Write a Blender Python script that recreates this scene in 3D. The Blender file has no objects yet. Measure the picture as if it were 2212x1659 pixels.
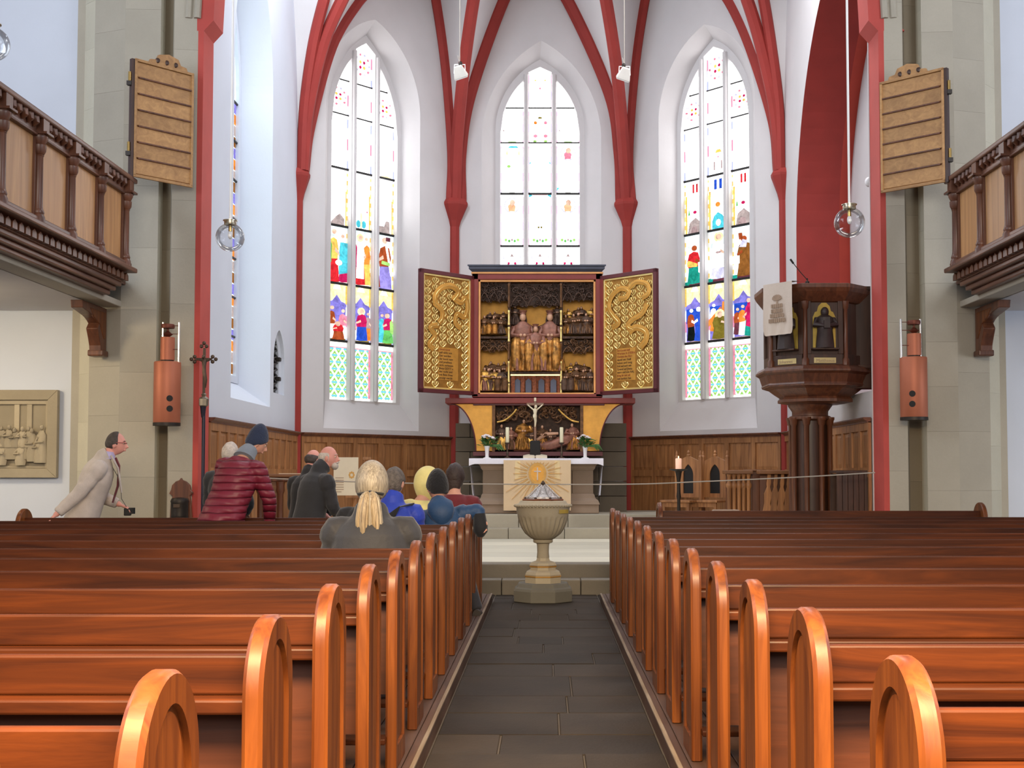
import bpy, bmesh, math, random
from math import pi, sin, cos, tan, radians, sqrt, asin, atan2
from mathutils import Vector, Matrix
random.seed(11)
V = Vector
sc = bpy.context.scene
COL = sc.collection
# ------------------------------------------------------------------ camera, world, lights, exposure
F, VX, HY, CAMZ, TH = 2700.0, 1180.0, 1025.0, 1.28, radians(2.78)
PY = HY - F * tan(TH)
cam_data = bpy.data.cameras.new('camera')
cam_data.sensor_width = 36.0
cam_data.lens = F / 2212 * 36
cam_data.shift_x = (1106 - VX) / 2212
cam_data.shift_y = (PY - 829.5) / 2212
cam_data.clip_end = 200
cam = bpy.data.objects.new('camera', cam_data)
cam.location = (0, 0, CAMZ)
cam.rotation_euler = (pi / 2 + TH, 0, 0)
COL.objects.link(cam)
sc.camera = cam
w = bpy.data.worlds.new('world')
sc.world = w
w.use_nodes = True
bg = w.node_tree.nodes['Background']
bg.inputs[0].default_value = (0.86, 0.90, 1.0, 1)
bg.inputs[1].default_value = 0.40
def area(name, loc, aim, sx, sy, power, col, spread=180):
    l = bpy.data.lights.new(name, 'AREA')
    l.shape = 'RECTANGLE'; l.size = sx; l.size_y = sy; l.energy = power; l.color = col; l.spread = radians(spread)
    o = bpy.data.objects.new(name, l)
    o.location = loc
    o.rotation_euler = (V(aim) - V(loc)).to_track_quat('-Z', 'Y').to_euler()
    COL.objects.link(o)
    return o
# daylight through the tall nave windows on either side, and the nave's hanging lamps over the rear pews
area('nave_window_light_left', (-8.9, 7.0, 5.6), (0, 11, 3.6), 6.0, 5.0, 640, (0.80, 0.89, 1.0))
area('nave_window_light_right', (8.9, 7.0, 5.6), (0, 11, 3.6), 6.0, 5.0, 640, (0.86, 0.92, 1.0))
area('west_fill_light', (0.0, -6.0, 5.6), (0, 14, 4.4), 7.0, 4.5, 760, (1.0, 0.95, 0.87))  # added fill from behind the camera for the piers' front faces
area('rear_lamp_light', (0.0, 0.6, 3.6), (0, 2.4, 0.4), 3.4, 1.2, 620, (1.0, 0.70, 0.36), 130)
area('chancel_window_light', (3.0, 16.0, 9.2), (0.5, 15.6, 0.0), 2.0, 3.0, 230, (0.97, 0.97, 1.0))
area('chancel_window_light_left', (-3.3, 16.2, 9.2), (0.5, 19.5, 2.0), 2.0, 3.0, 230, (0.86, 0.93, 1.0))
area('aisle_window_light_right', (8.9, 10.5, 2.0), (7.0, 14.2, 1.6), 2.0, 1.6, 90, (0.92, 0.95, 1.0))
area('aisle_window_light_left', (-8.9, 10.5, 2.0), (-7.0, 14.2, 1.6), 2.0, 1.6, 40, (1.0, 0.92, 0.80))
area('aisle_lamp_light', (-6.6, 12.0, 3.0), (-5.4, 14.3, 1.0), 0.5, 0.5, 34, (1.0, 0.80, 0.50))
sc.view_settings.view_transform = 'Standard'
sc.view_settings.look = 'None'
sc.view_settings.exposure = 0.16
sc.view_settings.gamma = 1.0
sc.view_settings.use_curve_mapping = False
sc.cycles.use_denoising = True
sc.cycles.adaptive_threshold = 0.015
sc.cycles.max_bounces = 6
sc.cycles.diffuse_bounces = 4
sc.cycles.glossy_bounces = 3
sc.cycles.transmission_bounces = 6
sc.cycles.transparent_max_bounces = 8
sc.cycles.sample_clamp_indirect = 6.0

# ------------------------------------------------------------------ projection helpers (photograph pixel -> point in the church)
def ray(x, y):
    u = (x - VX) / F; v = (PY - y) / F
    return V((u, cos(TH) - v * sin(TH), sin(TH) + v * cos(TH)))
def at(x, y, Y):
    d = ray(x, y); s = Y / d.y
    return V((d.x * s, Y, CAMZ + d.z * s))
def onplane(x, y, P, d):
    """point where the sight line meets the upright plane through P along horizontal d"""
    r = ray(x, y); n = V((-d[1], d[0], 0))
    s = (V((P[0], P[1], 0)) - V((0, 0, 0))).dot(n) / r.dot(n)
    return V((r.x * s, r.y * s, CAMZ + r.z * s))
def px(x, Y, y=700): return at(x, y, Y).x
def pz(y, Y): return at(VX, y, Y).z

# ------------------------------------------------------------------ materials
def lin(c):
    c = c / 255.0
    return c / 12.92 if c <= 0.04045 else ((c + 0.055) / 1.055) ** 2.4
def S(r, g, b): return (lin(r), lin(g), lin(b))
class NT:
    def __init__(s, name):
        s.m = bpy.data.materials.new(name); s.m.use_nodes = True
        s.t = s.m.node_tree; s.n = s.t.nodes
        s.b = s.n['Principled BSDF']; s.out = s.n['Material Output']
    def new(s, typ, **kw):
        n = s.n.new(typ)
        for k, v in kw.items(): setattr(n, k, v)
        return n
    def link(s, a, b): s.t.links.new(a, b)
    def put(s, sock, v):
        if isinstance(v, bpy.types.NodeSocket): s.link(v, sock)
        else: sock.default_value = v
    def math(s, op, a, b=0.0, c=0.0):
        n = s.new('ShaderNodeMath', operation=op)
        s.put(n.inputs[0], a); s.put(n.inputs[1], b)
        if op in ('MULTIPLY_ADD', 'COMPARE', 'WRAP'): s.put(n.inputs[2], c)
        return n.outputs[0]
    def mix(s, f, a, b):
        n = s.new('ShaderNodeMix', data_type='RGBA')
        s.put(n.inputs[0], f)
        s.put(n.inputs[6], (*a, 1) if isinstance(a, tuple) else a)
        s.put(n.inputs[7], (*b, 1) if isinstance(b, tuple) else b)
        return n.outputs[2]
    def coords(s, scale=(1, 1, 1), kind='Object', rnd=True):
        tc = s.new('ShaderNodeTexCoord'); mp = s.new('ShaderNodeMapping')
        mp.inputs['Scale'].default_value = scale
        if rnd:
            oi = s.new('ShaderNodeObjectInfo')
            ad = s.new('ShaderNodeVectorMath', operation='ADD')
            mu = s.new('ShaderNodeMath', operation='MULTIPLY'); mu.inputs[1].default_value = 37.0
            s.link(oi.outputs['Random'], mu.inputs[0])
            s.link(tc.outputs[kind], ad.inputs[0]); s.link(mu.outputs[0], ad.inputs[1])
            s.link(ad.outputs[0], mp.inputs[0])
        else: s.link(tc.outputs[kind], mp.inputs[0])
        return mp.outputs[0]
    def noise(s, vec, scale=5, detail=4, rough=0.55, dist=0.0):
        n = s.new('ShaderNodeTexNoise')
        n.inputs['Scale'].default_value = scale; n.inputs['Detail'].default_value = detail
        n.inputs['Roughness'].default_value = rough; n.inputs['Distortion'].default_value = dist
        s.link(vec, n.inputs['Vector'])
        return n.outputs['Fac']
    def ramp(s, f, *stops):
        n = s.new('ShaderNodeValToRGB'); e = n.color_ramp.elements
        while len(e) < len(stops): e.new(0.5)
        for k, (p, c) in enumerate(stops):
            e[k].position = p; e[k].color = (*c, 1)
        s.link(f, n.inputs[0])
        return n.outputs[0]
    def bump(s, h, strength=0.3, dist=0.02):
        n = s.new('ShaderNodeBump'); n.inputs['Strength'].default_value = strength; n.inputs['Distance'].default_value = dist
        s.link(h, n.inputs['Height']); s.link(n.outputs[0], s.b.inputs['Normal'])
def pbr(name, c, rough=0.6, metal=0.0, var=0.12, scale=6.0, bump=0.0, bscale=None, coat=0.0, sheen=0.0):
    t = NT(name); vec = t.coords()
    f = t.noise(vec, scale, 5)
    lo = tuple(max(0, x * (1 - var * 1.6)) for x in c); hi = tuple(min(1, x * (1 + var)) for x in c)
    t.link(t.ramp(f, (0.3, lo), (0.7, hi)), t.b.inputs['Base Color'])
    t.b.inputs['Roughness'].default_value = rough; t.b.inputs['Metallic'].default_value = metal
    t.b.inputs['Coat Weight'].default_value = coat; t.b.inputs['Coat Roughness'].default_value = 0.25
    t.b.inputs['Sheen Weight'].default_value = sheen
    if bump: t.bump(t.noise(vec, bscale or scale * 4, 4), bump, 0.02)
    return t.m
def wood(name, lo, hi, axis=0, rough=0.4, coat=0.3, fine=14.0, bump=0.08, spec=0.5):
    t = NT(name); s3 = [fine, fine, fine]; s3[axis] = fine * 0.07
    vec = t.coords(tuple(s3))
    f = t.noise(vec, 1.0, 6, 0.6, 1.2)
    s4 = [2.2, 2.2, 2.2]; s4[axis] = 0.35
    g = t.noise(t.coords(tuple(s4)), 1.0, 3, 0.5, 0.6)
    col = t.ramp(f, (0.30, lo), (0.5, tuple((a + b) / 2 for a, b in zip(lo, hi))), (0.68, hi))
    dark = tuple(x * 0.62 for x in lo)
    rf = t.new('ShaderNodeMapRange'); rf.inputs[1].default_value = 0.58; rf.inputs[2].default_value = 0.78; rf.inputs[4].default_value = 0.55
    t.link(g, rf.inputs[0])
    col = t.mix(rf.outputs[0], col, dark)
    oi = t.new('ShaderNodeObjectInfo')
    hsv = t.new('ShaderNodeHueSaturation'); t.link(col, hsv.inputs['Color'])
    t.link(t.math('MULTIPLY_ADD', oi.outputs['Random'], 0.22, 0.89), hsv.inputs['Value'])
    t.link(hsv.outputs[0], t.b.inputs['Base Color'])
    t.b.inputs['Roughness'].default_value = rough
    t.b.inputs['Coat Weight'].default_value = coat; t.b.inputs['Coat Roughness'].default_value = 0.22; t.b.inputs['Specular IOR Level'].default_value = spec
    if bump: t.bump(f, bump, 0.01)
    return t.m
def stone(name, c, var=0.16, rough=0.85, bump=0.25, big=0.9, tint=None, vr=0.26, spec=0.5):
    t = NT(name); vec = t.coords()
    f = t.noise(vec, big, 5, 0.6); g = t.noise(vec, 38, 4, 0.7)
    lo = tuple(x * (1 - var * 1.7) for x in c); hi = tuple(min(1, x * (1 + var)) for x in c)
    if tint: lo = tuple(a * b for a, b in zip(lo, tint))
    col = t.ramp(f, (0.32, lo), (0.66, hi))
    col = t.mix(t.math('MULTIPLY', g, 0.25), col, tuple(x * 0.6 for x in c))
    oi = t.new('ShaderNodeObjectInfo')
    hsv = t.new('ShaderNodeHueSaturation'); t.link(col, hsv.inputs['Color'])
    t.link(t.math('MULTIPLY_ADD', oi.outputs['Random'], vr, 1 - vr / 2), hsv.inputs['Value'])
    t.link(hsv.outputs[0], t.b.inputs['Base Color'])
    t.b.inputs['Roughness'].default_value = rough; t.b.inputs['Specular IOR Level'].default_value = spec
    t.bump(g, bump, 0.01)
    return t.m
def glow(name, c, strength=1.0, var=0.18, scale=9.0):
    """stained glass lit by the daylight behind it"""
    t = NT(name); f = t.noise(t.coords(), scale, 3, 0.6, 0.8)
    em = t.new('ShaderNodeEmission')
    lo = tuple(x * (1 - 2 * var) for x in c); hi = tuple(x * (1 + var) for x in c)
    t.link(t.ramp(f, (0.3, lo), (0.65, hi)), em.inputs[0]); em.inputs[1].default_value = strength
    t.link(em.outputs[0], t.out.inputs[0])
    return t.m
M = {}
M['white_wall'] = pbr('white_plaster', S(206, 203, 204), 0.9, var=0.03, scale=1.2, bump=0.05, bscale=30)
M['daylit_wall'] = pbr('daylit_white_plaster', S(210, 216, 228), 0.9, var=0.02, scale=1.2, bump=0.05, bscale=30)  # white plaster with the windows' bluish daylight put into its colour
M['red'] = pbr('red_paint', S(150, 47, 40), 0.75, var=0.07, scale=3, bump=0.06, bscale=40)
M['red_lit'] = pbr('window_lit_red_paint', S(186, 68, 52), 0.75, var=0.05, scale=3)  # the recess red with window light on the chamfer put into it
M['pier'] = stone('grey_pier_stone', S(178, 171, 156), 0.06, bump=0.18, vr=0.05)
M['pier_shaded'] = stone('shaded_groove_stone', S(126, 114, 94), 0.06, vr=0.04)  # pier stone with the shade of the groove put into its colour
M['pier_lit'] = stone('window_lit_pier_stone', S(206, 200, 180), 0.05, vr=0.05)  # pier stone with the side windows' light put into its colour
M['slab'] = stone('worn_slab_stone', S(56, 48, 40), 0.22, rough=0.6, vr=0.5, spec=0.14, bump=0.18, big=1.6, tint=(0.96, 0.97, 1.03))
M['joint'] = stone('pale_mortar', S(84, 76, 68), 0.1)
M['step'] = stone('sandstone_step', S(172, 165, 148), 0.12, rough=0.7)
M['step_dark'] = stone('dark_sandstone_step', S(128, 120, 106), 0.14, rough=0.75)
M['chancel_floor'] = stone('pale_limestone_floor', S(228, 224, 204), 0.05, rough=0.55, bump=0.08)
M['altar_stone'] = stone('altar_sandstone', S(150, 130, 112), 0.12)
M['block_stone'] = stone('grey_brick_stone', S(104, 96, 84), 0.12)
M['font_stone'] = stone('font_sandstone', S(178, 166, 142), 0.10)
M['font_base'] = stone('font_base_stone', S(128, 124, 112), 0.12)
M['relief'] = stone('relief_stone', S(178, 164, 138), 0.10, bump=0.3)
M['pew_x'] = wood('varnished_pine_lengthwise', S(46, 19, 8), S(86, 41, 14), 0, 0.44, 0.04, spec=0.22)
M['pew_z'] = wood('varnished_pine_upright', S(78, 36, 14), S(130, 72, 28), 2, 0.42, 0.10, spec=0.3)
M['pew_shaded'] = wood('shaded_pew_board', S(62, 28, 14), S(88, 44, 22), 0, 0.5, 0.1)  # shade under the book ledge put into the back panel's colour
M['platform'] = wood('platform_plank', S(64, 42, 32), S(92, 64, 48), 1, 0.6, 0.05)
M['edge'] = wood('worn_platform_edge', S(120, 100, 82), S(164, 146, 124), 1, 0.6, 0.05)
M['oak'] = wood('oak_panelling', S(120, 78, 46), S(178, 124, 76), 2, 0.5, 0.12)
M['oak_x'] = wood('oak_panelling_rail', S(100, 62, 36), S(150, 102, 62), 0, 0.5, 0.12)
M['oak_y'] = wood('oak_gallery_lengthwise', S(78, 46, 34), S(128, 84, 62), 1, 0.45, 0.2)
M['oak_dark'] = wood('dark_carved_oak', S(74, 40, 26), S(118, 70, 44), 2, 0.45, 0.2)
M['oak_black'] = wood('blackened_oak', S(48, 28, 20), S(78, 48, 34), 2, 0.5, 0.15)
M['gallery_panel'] = wood('honey_gallery_panel', S(164, 116, 70), S(200, 150, 96), 2, 0.5, 0.1, fine=7)
M['board'] = wood('hymn_board_oak', S(164, 120, 74), S(196, 150, 96), 0, 0.55, 0.05)
M['copper'] = pbr('copper', S(182, 108, 80), 0.52, 0.35, var=0.05, scale=3)
M['copper_dark'] = pbr('dark_copper', S(110, 58, 44), 0.5, 0.5, var=0.05)
M['steel'] = pbr('bright_steel', S(205, 205, 208), 0.25, 1.0, var=0.02)
M['nickel'] = pbr('aged_nickel', S(196, 186, 164), 0.28, 1.0, var=0.05)
M['red_jamb'] = pbr('lighter_red_paint', S(186, 74, 66), 0.75, var=0.06, scale=3)  # lighter red than on shafts and ribs
M['brass'] = pbr('brass', S(190, 160, 100), 0.25, 1.0, var=0.05)
M['black'] = pbr('black_matt', S(22, 20, 20), 0.7, var=0.1)
M['iron'] = pbr('dark_iron', S(52, 46, 42), 0.5, 0.6, var=0.15, scale=12)
M['bronze'] = pbr('dark_bronze', S(86, 70, 58), 0.45, 0.5, var=0.2, scale=14)
M['navy_metal'] = pbr('navy_staff', S(34, 30, 48), 0.4, 0.2, var=0.1)
M['pewter'] = pbr('pewter', S(140, 132, 118), 0.35, 0.7, var=0.1, scale=10)
M['silver'] = pbr('embossed_silver', S(186, 180, 176), 0.4, 0.8, var=0.15, scale=25, bump=0.5, bscale=40)
M['gold'] = pbr('gold_leaf', S(222, 176, 92), 0.36, 0.7, var=0.30, scale=16, bump=0.12, bscale=30)  # dark noise puts the shade of carved recesses into the gold
M['gold_flat'] = pbr('matt_gold_panel', S(214, 158, 72), 0.5, 0.45, var=0.10, scale=7, bump=0.1, bscale=26)
M['gold_deep'] = pbr('deep_gold_ground', S(178, 130, 62), 0.42, 0.6, var=0.2, scale=10)
M['gold_robe'] = pbr('shaded_gilt_robe', S(180, 126, 60), 0.38, 0.6, var=0.5, scale=12, bump=0.2, bscale=30)  # brown patches put the shading of the robes into the gilt
M['gold_bright'] = pbr('bright_gold_edge', S(252, 226, 150), 0.28, 0.8, var=0.05)
M['carved'] = pbr('aged_gilt_carving', S(112, 78, 50), 0.42, 0.4, var=0.35, scale=14, bump=0.4, bscale=60)
M['carved_dark'] = pbr('dark_carving', S(76, 54, 42), 0.5, 0.3, var=0.35, scale=16, bump=0.4, bscale=60)
M['robe_rose'] = pbr('rose_painted_robe', S(150, 100, 82), 0.5, 0.15, var=0.25, scale=16)
M['robe_brown'] = pbr('brown_painted_robe', S(96, 72, 58), 0.5, 0.15, var=0.25, scale=16)
M['flesh_paint'] = pbr('painted_flesh', S(206, 160, 130), 0.5, var=0.08)
M['frame_red'] = pbr('retable_red_frame', S(128, 46, 42), 0.5, var=0.08, scale=4)
M['frame_maroon'] = pbr('retable_maroon', S(92, 36, 42), 0.5, var=0.08, scale=4)
M['frame_gold'] = pbr('retable_gilt_moulding', S(196, 140, 86), 0.4, 0.5, var=0.1)
M['cornice_blue'] = pbr('retable_blue_black_cornice', S(62, 66, 82), 0.5, var=0.1, scale=5)
M['niche_blue'] = pbr('retable_grey_blue_niche', S(92, 96, 112), 0.6, var=0.1)
M['tracery_red'] = pbr('red_gold_fretwork', S(150, 84, 52), 0.45, 0.35, var=0.35, scale=30, bump=0.6, bscale=60)
M['linen'] = pbr('white_linen', S(236, 234, 244), 0.9, var=0.03, scale=3, bump=0.15, bscale=18)
M['cream_cloth'] = pbr('cream_parament', S(222, 196, 160), 0.9, var=0.04, scale=3, bump=0.1, bscale=60)
M['pale_cloth'] = pbr('pale_parament', S(214, 200, 188), 0.9, var=0.04, scale=4, bump=0.2, bscale=22)
M['embroid'] = pbr('gold_embroidery', S(214, 164, 86), 0.7, 0.1, var=0.1)
M['embroid_pale'] = pbr('pale_embroidery', S(232, 208, 160), 0.8, var=0.05)
M['embroid_brown'] = pbr('brown_embroidery', S(166, 142, 122), 0.85, var=0.1)
M['ivory'] = pbr('ivory', S(232, 220, 190), 0.5, var=0.05)
M['wax'] = pbr('candle_wax', S(238, 232, 200), 0.6, var=0.03)
M['porcelain'] = pbr('white_porcelain', S(240, 238, 240), 0.3, var=0.02, coat=0.4)
M['leaf'] = pbr('green_leaf', S(66, 108, 48), 0.6, var=0.3, scale=20)
M['petal'] = pbr('white_petal', S(244, 234, 238), 0.7, var=0.06, scale=20)
M['paper'] = pbr('paper', S(226, 214, 190), 0.9, var=0.03)
M['plate_cream'] = pbr('cream_name_plate', S(214, 196, 140), 0.6, var=0.1)
M['gold_niche'] = pbr('gilded_niche', S(190, 162, 74), 0.5, 0.35, var=0.15, scale=6)
M['figure_dark'] = pbr('dark_wood_figure', S(58, 46, 46), 0.5, var=0.2, scale=10)
M['ink'] = pbr('dark_ink', S(70, 44, 30), 0.8, var=0.1)
M['ink_red'] = pbr('red_ink', S(150, 62, 34), 0.8, var=0.1)
M['spot_white'] = pbr('white_lamp_housing', S(226, 222, 214), 0.5, var=0.03)
M['cord_grey'] = pbr('grey_cord', S(168, 160, 150), 0.6, var=0.05)
M['cord_white'] = pbr('white_cord', S(244, 242, 240), 0.4, var=0.02)
M['skin'] = pbr('skin', S(214, 158, 136), 0.55, var=0.08, scale=10)
M['skin_pink'] = pbr('ruddy_skin', S(222, 156, 142), 0.55, var=0.08, scale=10)
def glass_mat():
    t = NT('clear_glass'); t.n.remove(t.b)
    fr = t.new('ShaderNodeFresnel'); fr.inputs[0].default_value = 1.45
    tr = t.new('ShaderNodeBsdfTransparent'); tr.inputs[0].default_value = (0.93, 0.94, 0.95, 1)
    gl = t.new('ShaderNodeBsdfGlossy'); gl.inputs['Roughness'].default_value = 0.04
    mx = t.new('ShaderNodeMixShader')
    t.link(t.math('MINIMUM', t.math('MULTIPLY', fr.outputs[0], 0.9), 0.7), mx.inputs[0])
    t.link(tr.outputs[0], mx.inputs[1]); t.link(gl.outputs[0], mx.inputs[2]); t.link(mx.outputs[0], t.out.inputs[0])
    return t.m
M['glass'] = glass_mat()

# ------------------------------------------------------------------ mesh building
class MB:
    def __init__(s): s.v = []; s.f = []; s.m = []; s.s = []; s.uv = {}
    def add(s, vs, fs, m=0, smooth=False):
        o = len(s.v); s.v += [tuple(p) for p in vs]
        for f in fs:
            s.f.append([i + o for i in f]); s.m.append(m); s.s.append(smooth)
        return s
    def box(s, c, d, R=None, m=0):
        x, y, z = (k / 2 for k in d); c = V(c)
        vs = [V((a * x, b * y, e * z)) for a in (-1, 1) for b in (-1, 1) for e in (-1, 1)]
        if R is not None: vs = [R @ p for p in vs]
        return s.add([c + p for p in vs], [(0, 1, 3, 2), (4, 6, 7, 5), (0, 4, 5, 1), (2, 3, 7, 6), (0, 2, 6, 4), (1, 5, 7, 3)], m)
    def box2(s, a, b, m=0):
        a, b = V(a), V(b)
        return s.box((a + b) / 2, [abs(q) for q in (b - a)], None, m)
    def prism(s, poly, ax, a, b, m=0, smooth=False):
        mk = {'x': lambda p, t: (t, p[0], p[1]), 'y': lambda p, t: (p[0], t, p[1]), 'z': lambda p, t: (p[0], p[1], t)}[ax]
        n = len(poly)
        vs = [mk(p, a) for p in poly] + [mk(p, b) for p in poly]
        s.add(vs, [list(range(n)), list(range(2 * n - 1, n - 1, -1))], m)
        o = len(s.v) - 2 * n
        for i in range(n):
            j = (i + 1) % n
            s.f.append([o + i, o + j, o + n + j, o + n + i]); s.m.append(m); s.s.append(smooth)
        return s
    def rings(s, rings, m=0, smooth=True, caps=True, closed=True):
        n = len(rings[0]); vs = [p for r in rings for p in r]; fs = []
        for i in range(len(rings) - 1):
            for j in range(n if closed else n - 1):
                k = (j + 1) % n
                fs.append((i * n + j, i * n + k, (i + 1) * n + k, (i + 1) * n + j))
        s.add(vs, fs, m, smooth)
        if caps:
            o = len(s.v) - len(vs)
            s.f += [[o + j for j in range(n)], [o + (len(rings) - 1) * n + j for j in reversed(range(n))]]
            s.m += [m, m]; s.s += [False, False]
        return s
    def lathe(s, prof, c=(0, 0, 0), n=24, m=0, smooth=True, sx=1.0, sy=1.0, wob=None, rot=0.0, caps=True):
        c = V(c); rg = []
        for r, z in prof:
            rg.append([c + V((sx * r * (1 + (wob(a, z) if wob else 0)) * cos(a), sy * r * (1 + (wob(a, z) if wob else 0)) * sin(a), z)) for a in [rot + 2 * pi * k / n for k in range(n)]])
        return s.rings(rg, m, smooth, caps)
    def etube(s, pts, rad, right=(1, 0, 0), n=12, m=0, caps=True, smooth=True, wob=None):
        pts = [V(p) for p in pts]; rg = []; right = V(right)
        if not isinstance(rad, (list, tuple)): rad = [rad] * len(pts)
        for i, p in enumerate(pts):
            t = (pts[min(i + 1, len(pts) - 1)] - pts[max(i - 1, 0)]).normalized()
            a = right - t * right.dot(t)
            if a.length < 1e-3: a = t.orthogonal()
            a.normalize(); b = t.cross(a)
            rx, ry = rad[i] if isinstance(rad[i], (list, tuple)) else (rad[i], rad[i])
            rg.append([p + a * rx * cos(q) * (1 + (wob(q, i) if wob else 0)) + b * ry * sin(q) * (1 + (wob(q, i) if wob else 0)) for q in [2 * pi * k / n for k in range(n)]])
        return s.rings(rg, m, smooth, caps)
    def ball(s, c, r, n=12, m=0, R=None, fn=None):
        c = V(c); r = r if isinstance(r, (list, tuple)) else (r, r, r); k = max(6, n * 2 // 3); rg = []
        for i in range(k + 1):
            th = -pi / 2 + pi * i / k
            row = []
            for j in range(n):
                d = V((cos(th) * cos(2 * pi * j / n), cos(th) * sin(2 * pi * j / n), sin(th)))
                q = fn(d) if fn else V((d.x * r[0], d.y * r[1], d.z * r[2]))
                row.append(c + (R @ q if R is not None else q))
            rg.append(row)
        return s.rings(rg, m, True, False)
    def build(s, name, mats, parent=None, bevel=0.0, local=False, seg=2):
        me = bpy.data.meshes.new(name)
        vs = s.v
        if parent is not None and not local:
            q = V((0, 0, 0)); p = parent
            while p is not None: q += p.location; p = p.parent
            vs = [(a[0] - q.x, a[1] - q.y, a[2] - q.z) for a in vs]
        me.from_pydata(vs, [], s.f)
        mats = mats if isinstance(mats, (list, tuple)) else [mats]
        for mm in mats: me.materials.append(M[mm] if isinstance(mm, str) else mm)
        me.polygons.foreach_set('material_index', s.m)
        me.polygons.foreach_set('use_smooth', s.s)
        bm = bmesh.new(); bm.from_mesh(me)
        bmesh.ops.remove_doubles(bm, verts=bm.verts, dist=1e-6)
        bmesh.ops.recalc_face_normals(bm, faces=bm.faces)
        if bevel:
            ed = [e for e in bm.edges if len(e.link_faces) == 2 and e.calc_face_angle(0) > 0.6]
            bmesh.ops.bevel(bm, geom=ed, offset=bevel, segments=seg, affect='EDGES', clamp_overlap=True, profile=0.5)
        bm.to_mesh(me); bm.free()
        if any(s.s): me.set_sharp_from_angle(angle=radians(42))
        return link(name, me, parent)
def link(name, me, parent=None):
    o = bpy.data.objects.new(name, me); COL.objects.link(o)
    if parent is not None: o.parent = parent
    return o
def thing(name, label, cat, loc=(0, 0, 0), group=None, rz=0.0):
    o = bpy.data.objects.new(name, None); COL.objects.link(o)
    o.location = loc; o.rotation_euler = (0, 0, rz); o.empty_display_size = 0.1
    tag(o, label, cat, group); return o
def tag(o, label=None, cat=None, group=None, kind=None):
    for k, v in (('label', label), ('category', cat), ('group', group), ('kind', kind)):
        if v: o[k] = v
    return o
def setting(name, loc=(0, 0, 0)):
    o = bpy.data.objects.new(name, None); COL.objects.link(o); o.location = loc; o['kind'] = 'structure'; return o
def dup(o, parent=None, top=True):
    c = o.copy(); COL.objects.link(c)
    c.parent = parent
    for ch in list(o.children): dup(ch, c, False)
    return c
def spline(pts, n=12):
    """Catmull-Rom through the points"""
    pts = [V(p) for p in pts]; q = [pts[0] * 2 - pts[1]] + pts + [pts[-1] * 2 - pts[-2]]; out = []
    for i in range(1, len(q) - 2):
        for k in range(n):
            t = k / n; a, b, c, d = q[i - 1:i + 3]
            out.append(0.5 * ((2 * b) + (c - a) * t + (2 * a - 5 * b + 4 * c - d) * t * t + (3 * b - a - 3 * c + d) * t ** 3))
    out.append(pts[-1]); return out
# ------------------------------------------------------------------ levels
PT = 0.08                                   # pew platform
S1Y, S2Y = 13.42, 13.72                     # two nave steps
Z1 = pz(1252, S1Y); Z2 = pz(1218, S2Y)
S3Y = 19.05; Z3 = pz(1141, S3Y); S4Y = S3Y + 0.32; Z4 = pz(1111, S4Y)
# ------------------------------------------------------------------ floor of stone slabs
floor = MB().box2((-9, -1, -0.2), (9, 24, -0.010)).build('floor', 'joint'); tag(floor, kind='structure')
y = 3.6; k = 0
while y < S1Y - 0.02:
    d = min(random.uniform(0.42, 0.72), S1Y - y)
    if S1Y - y - d < 0.3: d = S1Y - y
    cuts = [-0.54] + sorted(random.uniform(-0.36, 0.36) for _ in range(random.choice((1, 1, 2)))) + [0.54]
    if len(cuts) == 4 and cuts[2] - cuts[1] < 0.25: cuts.pop(1)
    for a, b in zip(cuts, cuts[1:]):
        h = random.uniform(-0.004, 0.002)
        MB().box2((a + 0.004, y + 0.004, -0.05), (b - 0.004, y + d - 0.004, h)).build('slab', 'slab', floor, bevel=0.004, seg=1)
    y += d
for sx in (-1, 1):                           # transverse strip before the steps and aisle floors
    MB().box2((sx * 0.55, 12.75, -0.05), (sx * 8.8, S1Y - 0.004, 0.0)).build('slab', 'slab', floor, bevel=0.004, seg=1)
# ------------------------------------------------------------------ pew platforms
for sx, nm in ((-1, 'trim_1'), (1, 'trim_2')):
    t = setting(nm)
    xx = 0.60
    while xx < 6.4:
        MB().box2((sx * xx, 0.4, -0.03), (sx * (xx + 0.195), 12.72, PT - 0.004)).build('plank', 'platform', t, bevel=0.003, seg=1)
        xx += 0.2
    MB().box2((sx * 0.545, 0.4, -0.03), (sx * 0.598, 12.72, PT - 0.006)).build('edge_board', 'platform', t, bevel=0.004, seg=1)
    MB().box2((sx * 0.543, 0.4, PT - 0.014), (sx * 0.563, 12.72, PT + 0.002)).build('worn_nosing', 'edge', t, bevel=0.004, seg=1)
# ------------------------------------------------------------------ steps and chancel floor
def step(nm, y0, y1, z0, z1, x0, x1, mat, nb, cover=True):
    t = setting(nm)
    cuts = [x0 + (x1 - x0) * k / nb + (random.uniform(-0.15, 0.15) if 0 < k < nb else 0) for k in range(nb + 1)]
    for a, b in zip(cuts, cuts[1:]):
        MB().box2((a + 0.003, y0 + random.uniform(0, 0.008), z0), (b - 0.003, y1, z1 - random.uniform(0, 0.004))).build('stone_block', mat, t, bevel=0.012)
    return t
step('trim_3', S1Y, S2Y + 0.05, -0.03, Z1, -3.75, 3.65, 'step_dark', 7)
step('trim_4', S2Y, S2Y + 0.34, -0.03, Z2, -3.75, 3.65, 'step_dark', 6)
chf = setting('floor_chancel')
for iy in range(6):
    ya = S2Y + 0.345 + iy * (S3Y - S2Y - 0.35) / 6; yb = S2Y + 0.345 + (iy + 1) * (S3Y - S2Y - 0.35) / 6
    for ix in range(8):
        MB().box2((-4.1 + ix * 1.02 + 0.002, ya + 0.002, -0.05), (-4.1 + (ix + 1) * 1.02 - 0.002, yb - 0.002, Z2 - 0.002 - random.uniform(0, 0.001))).build('floor_stone', 'chancel_floor', chf)
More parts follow.
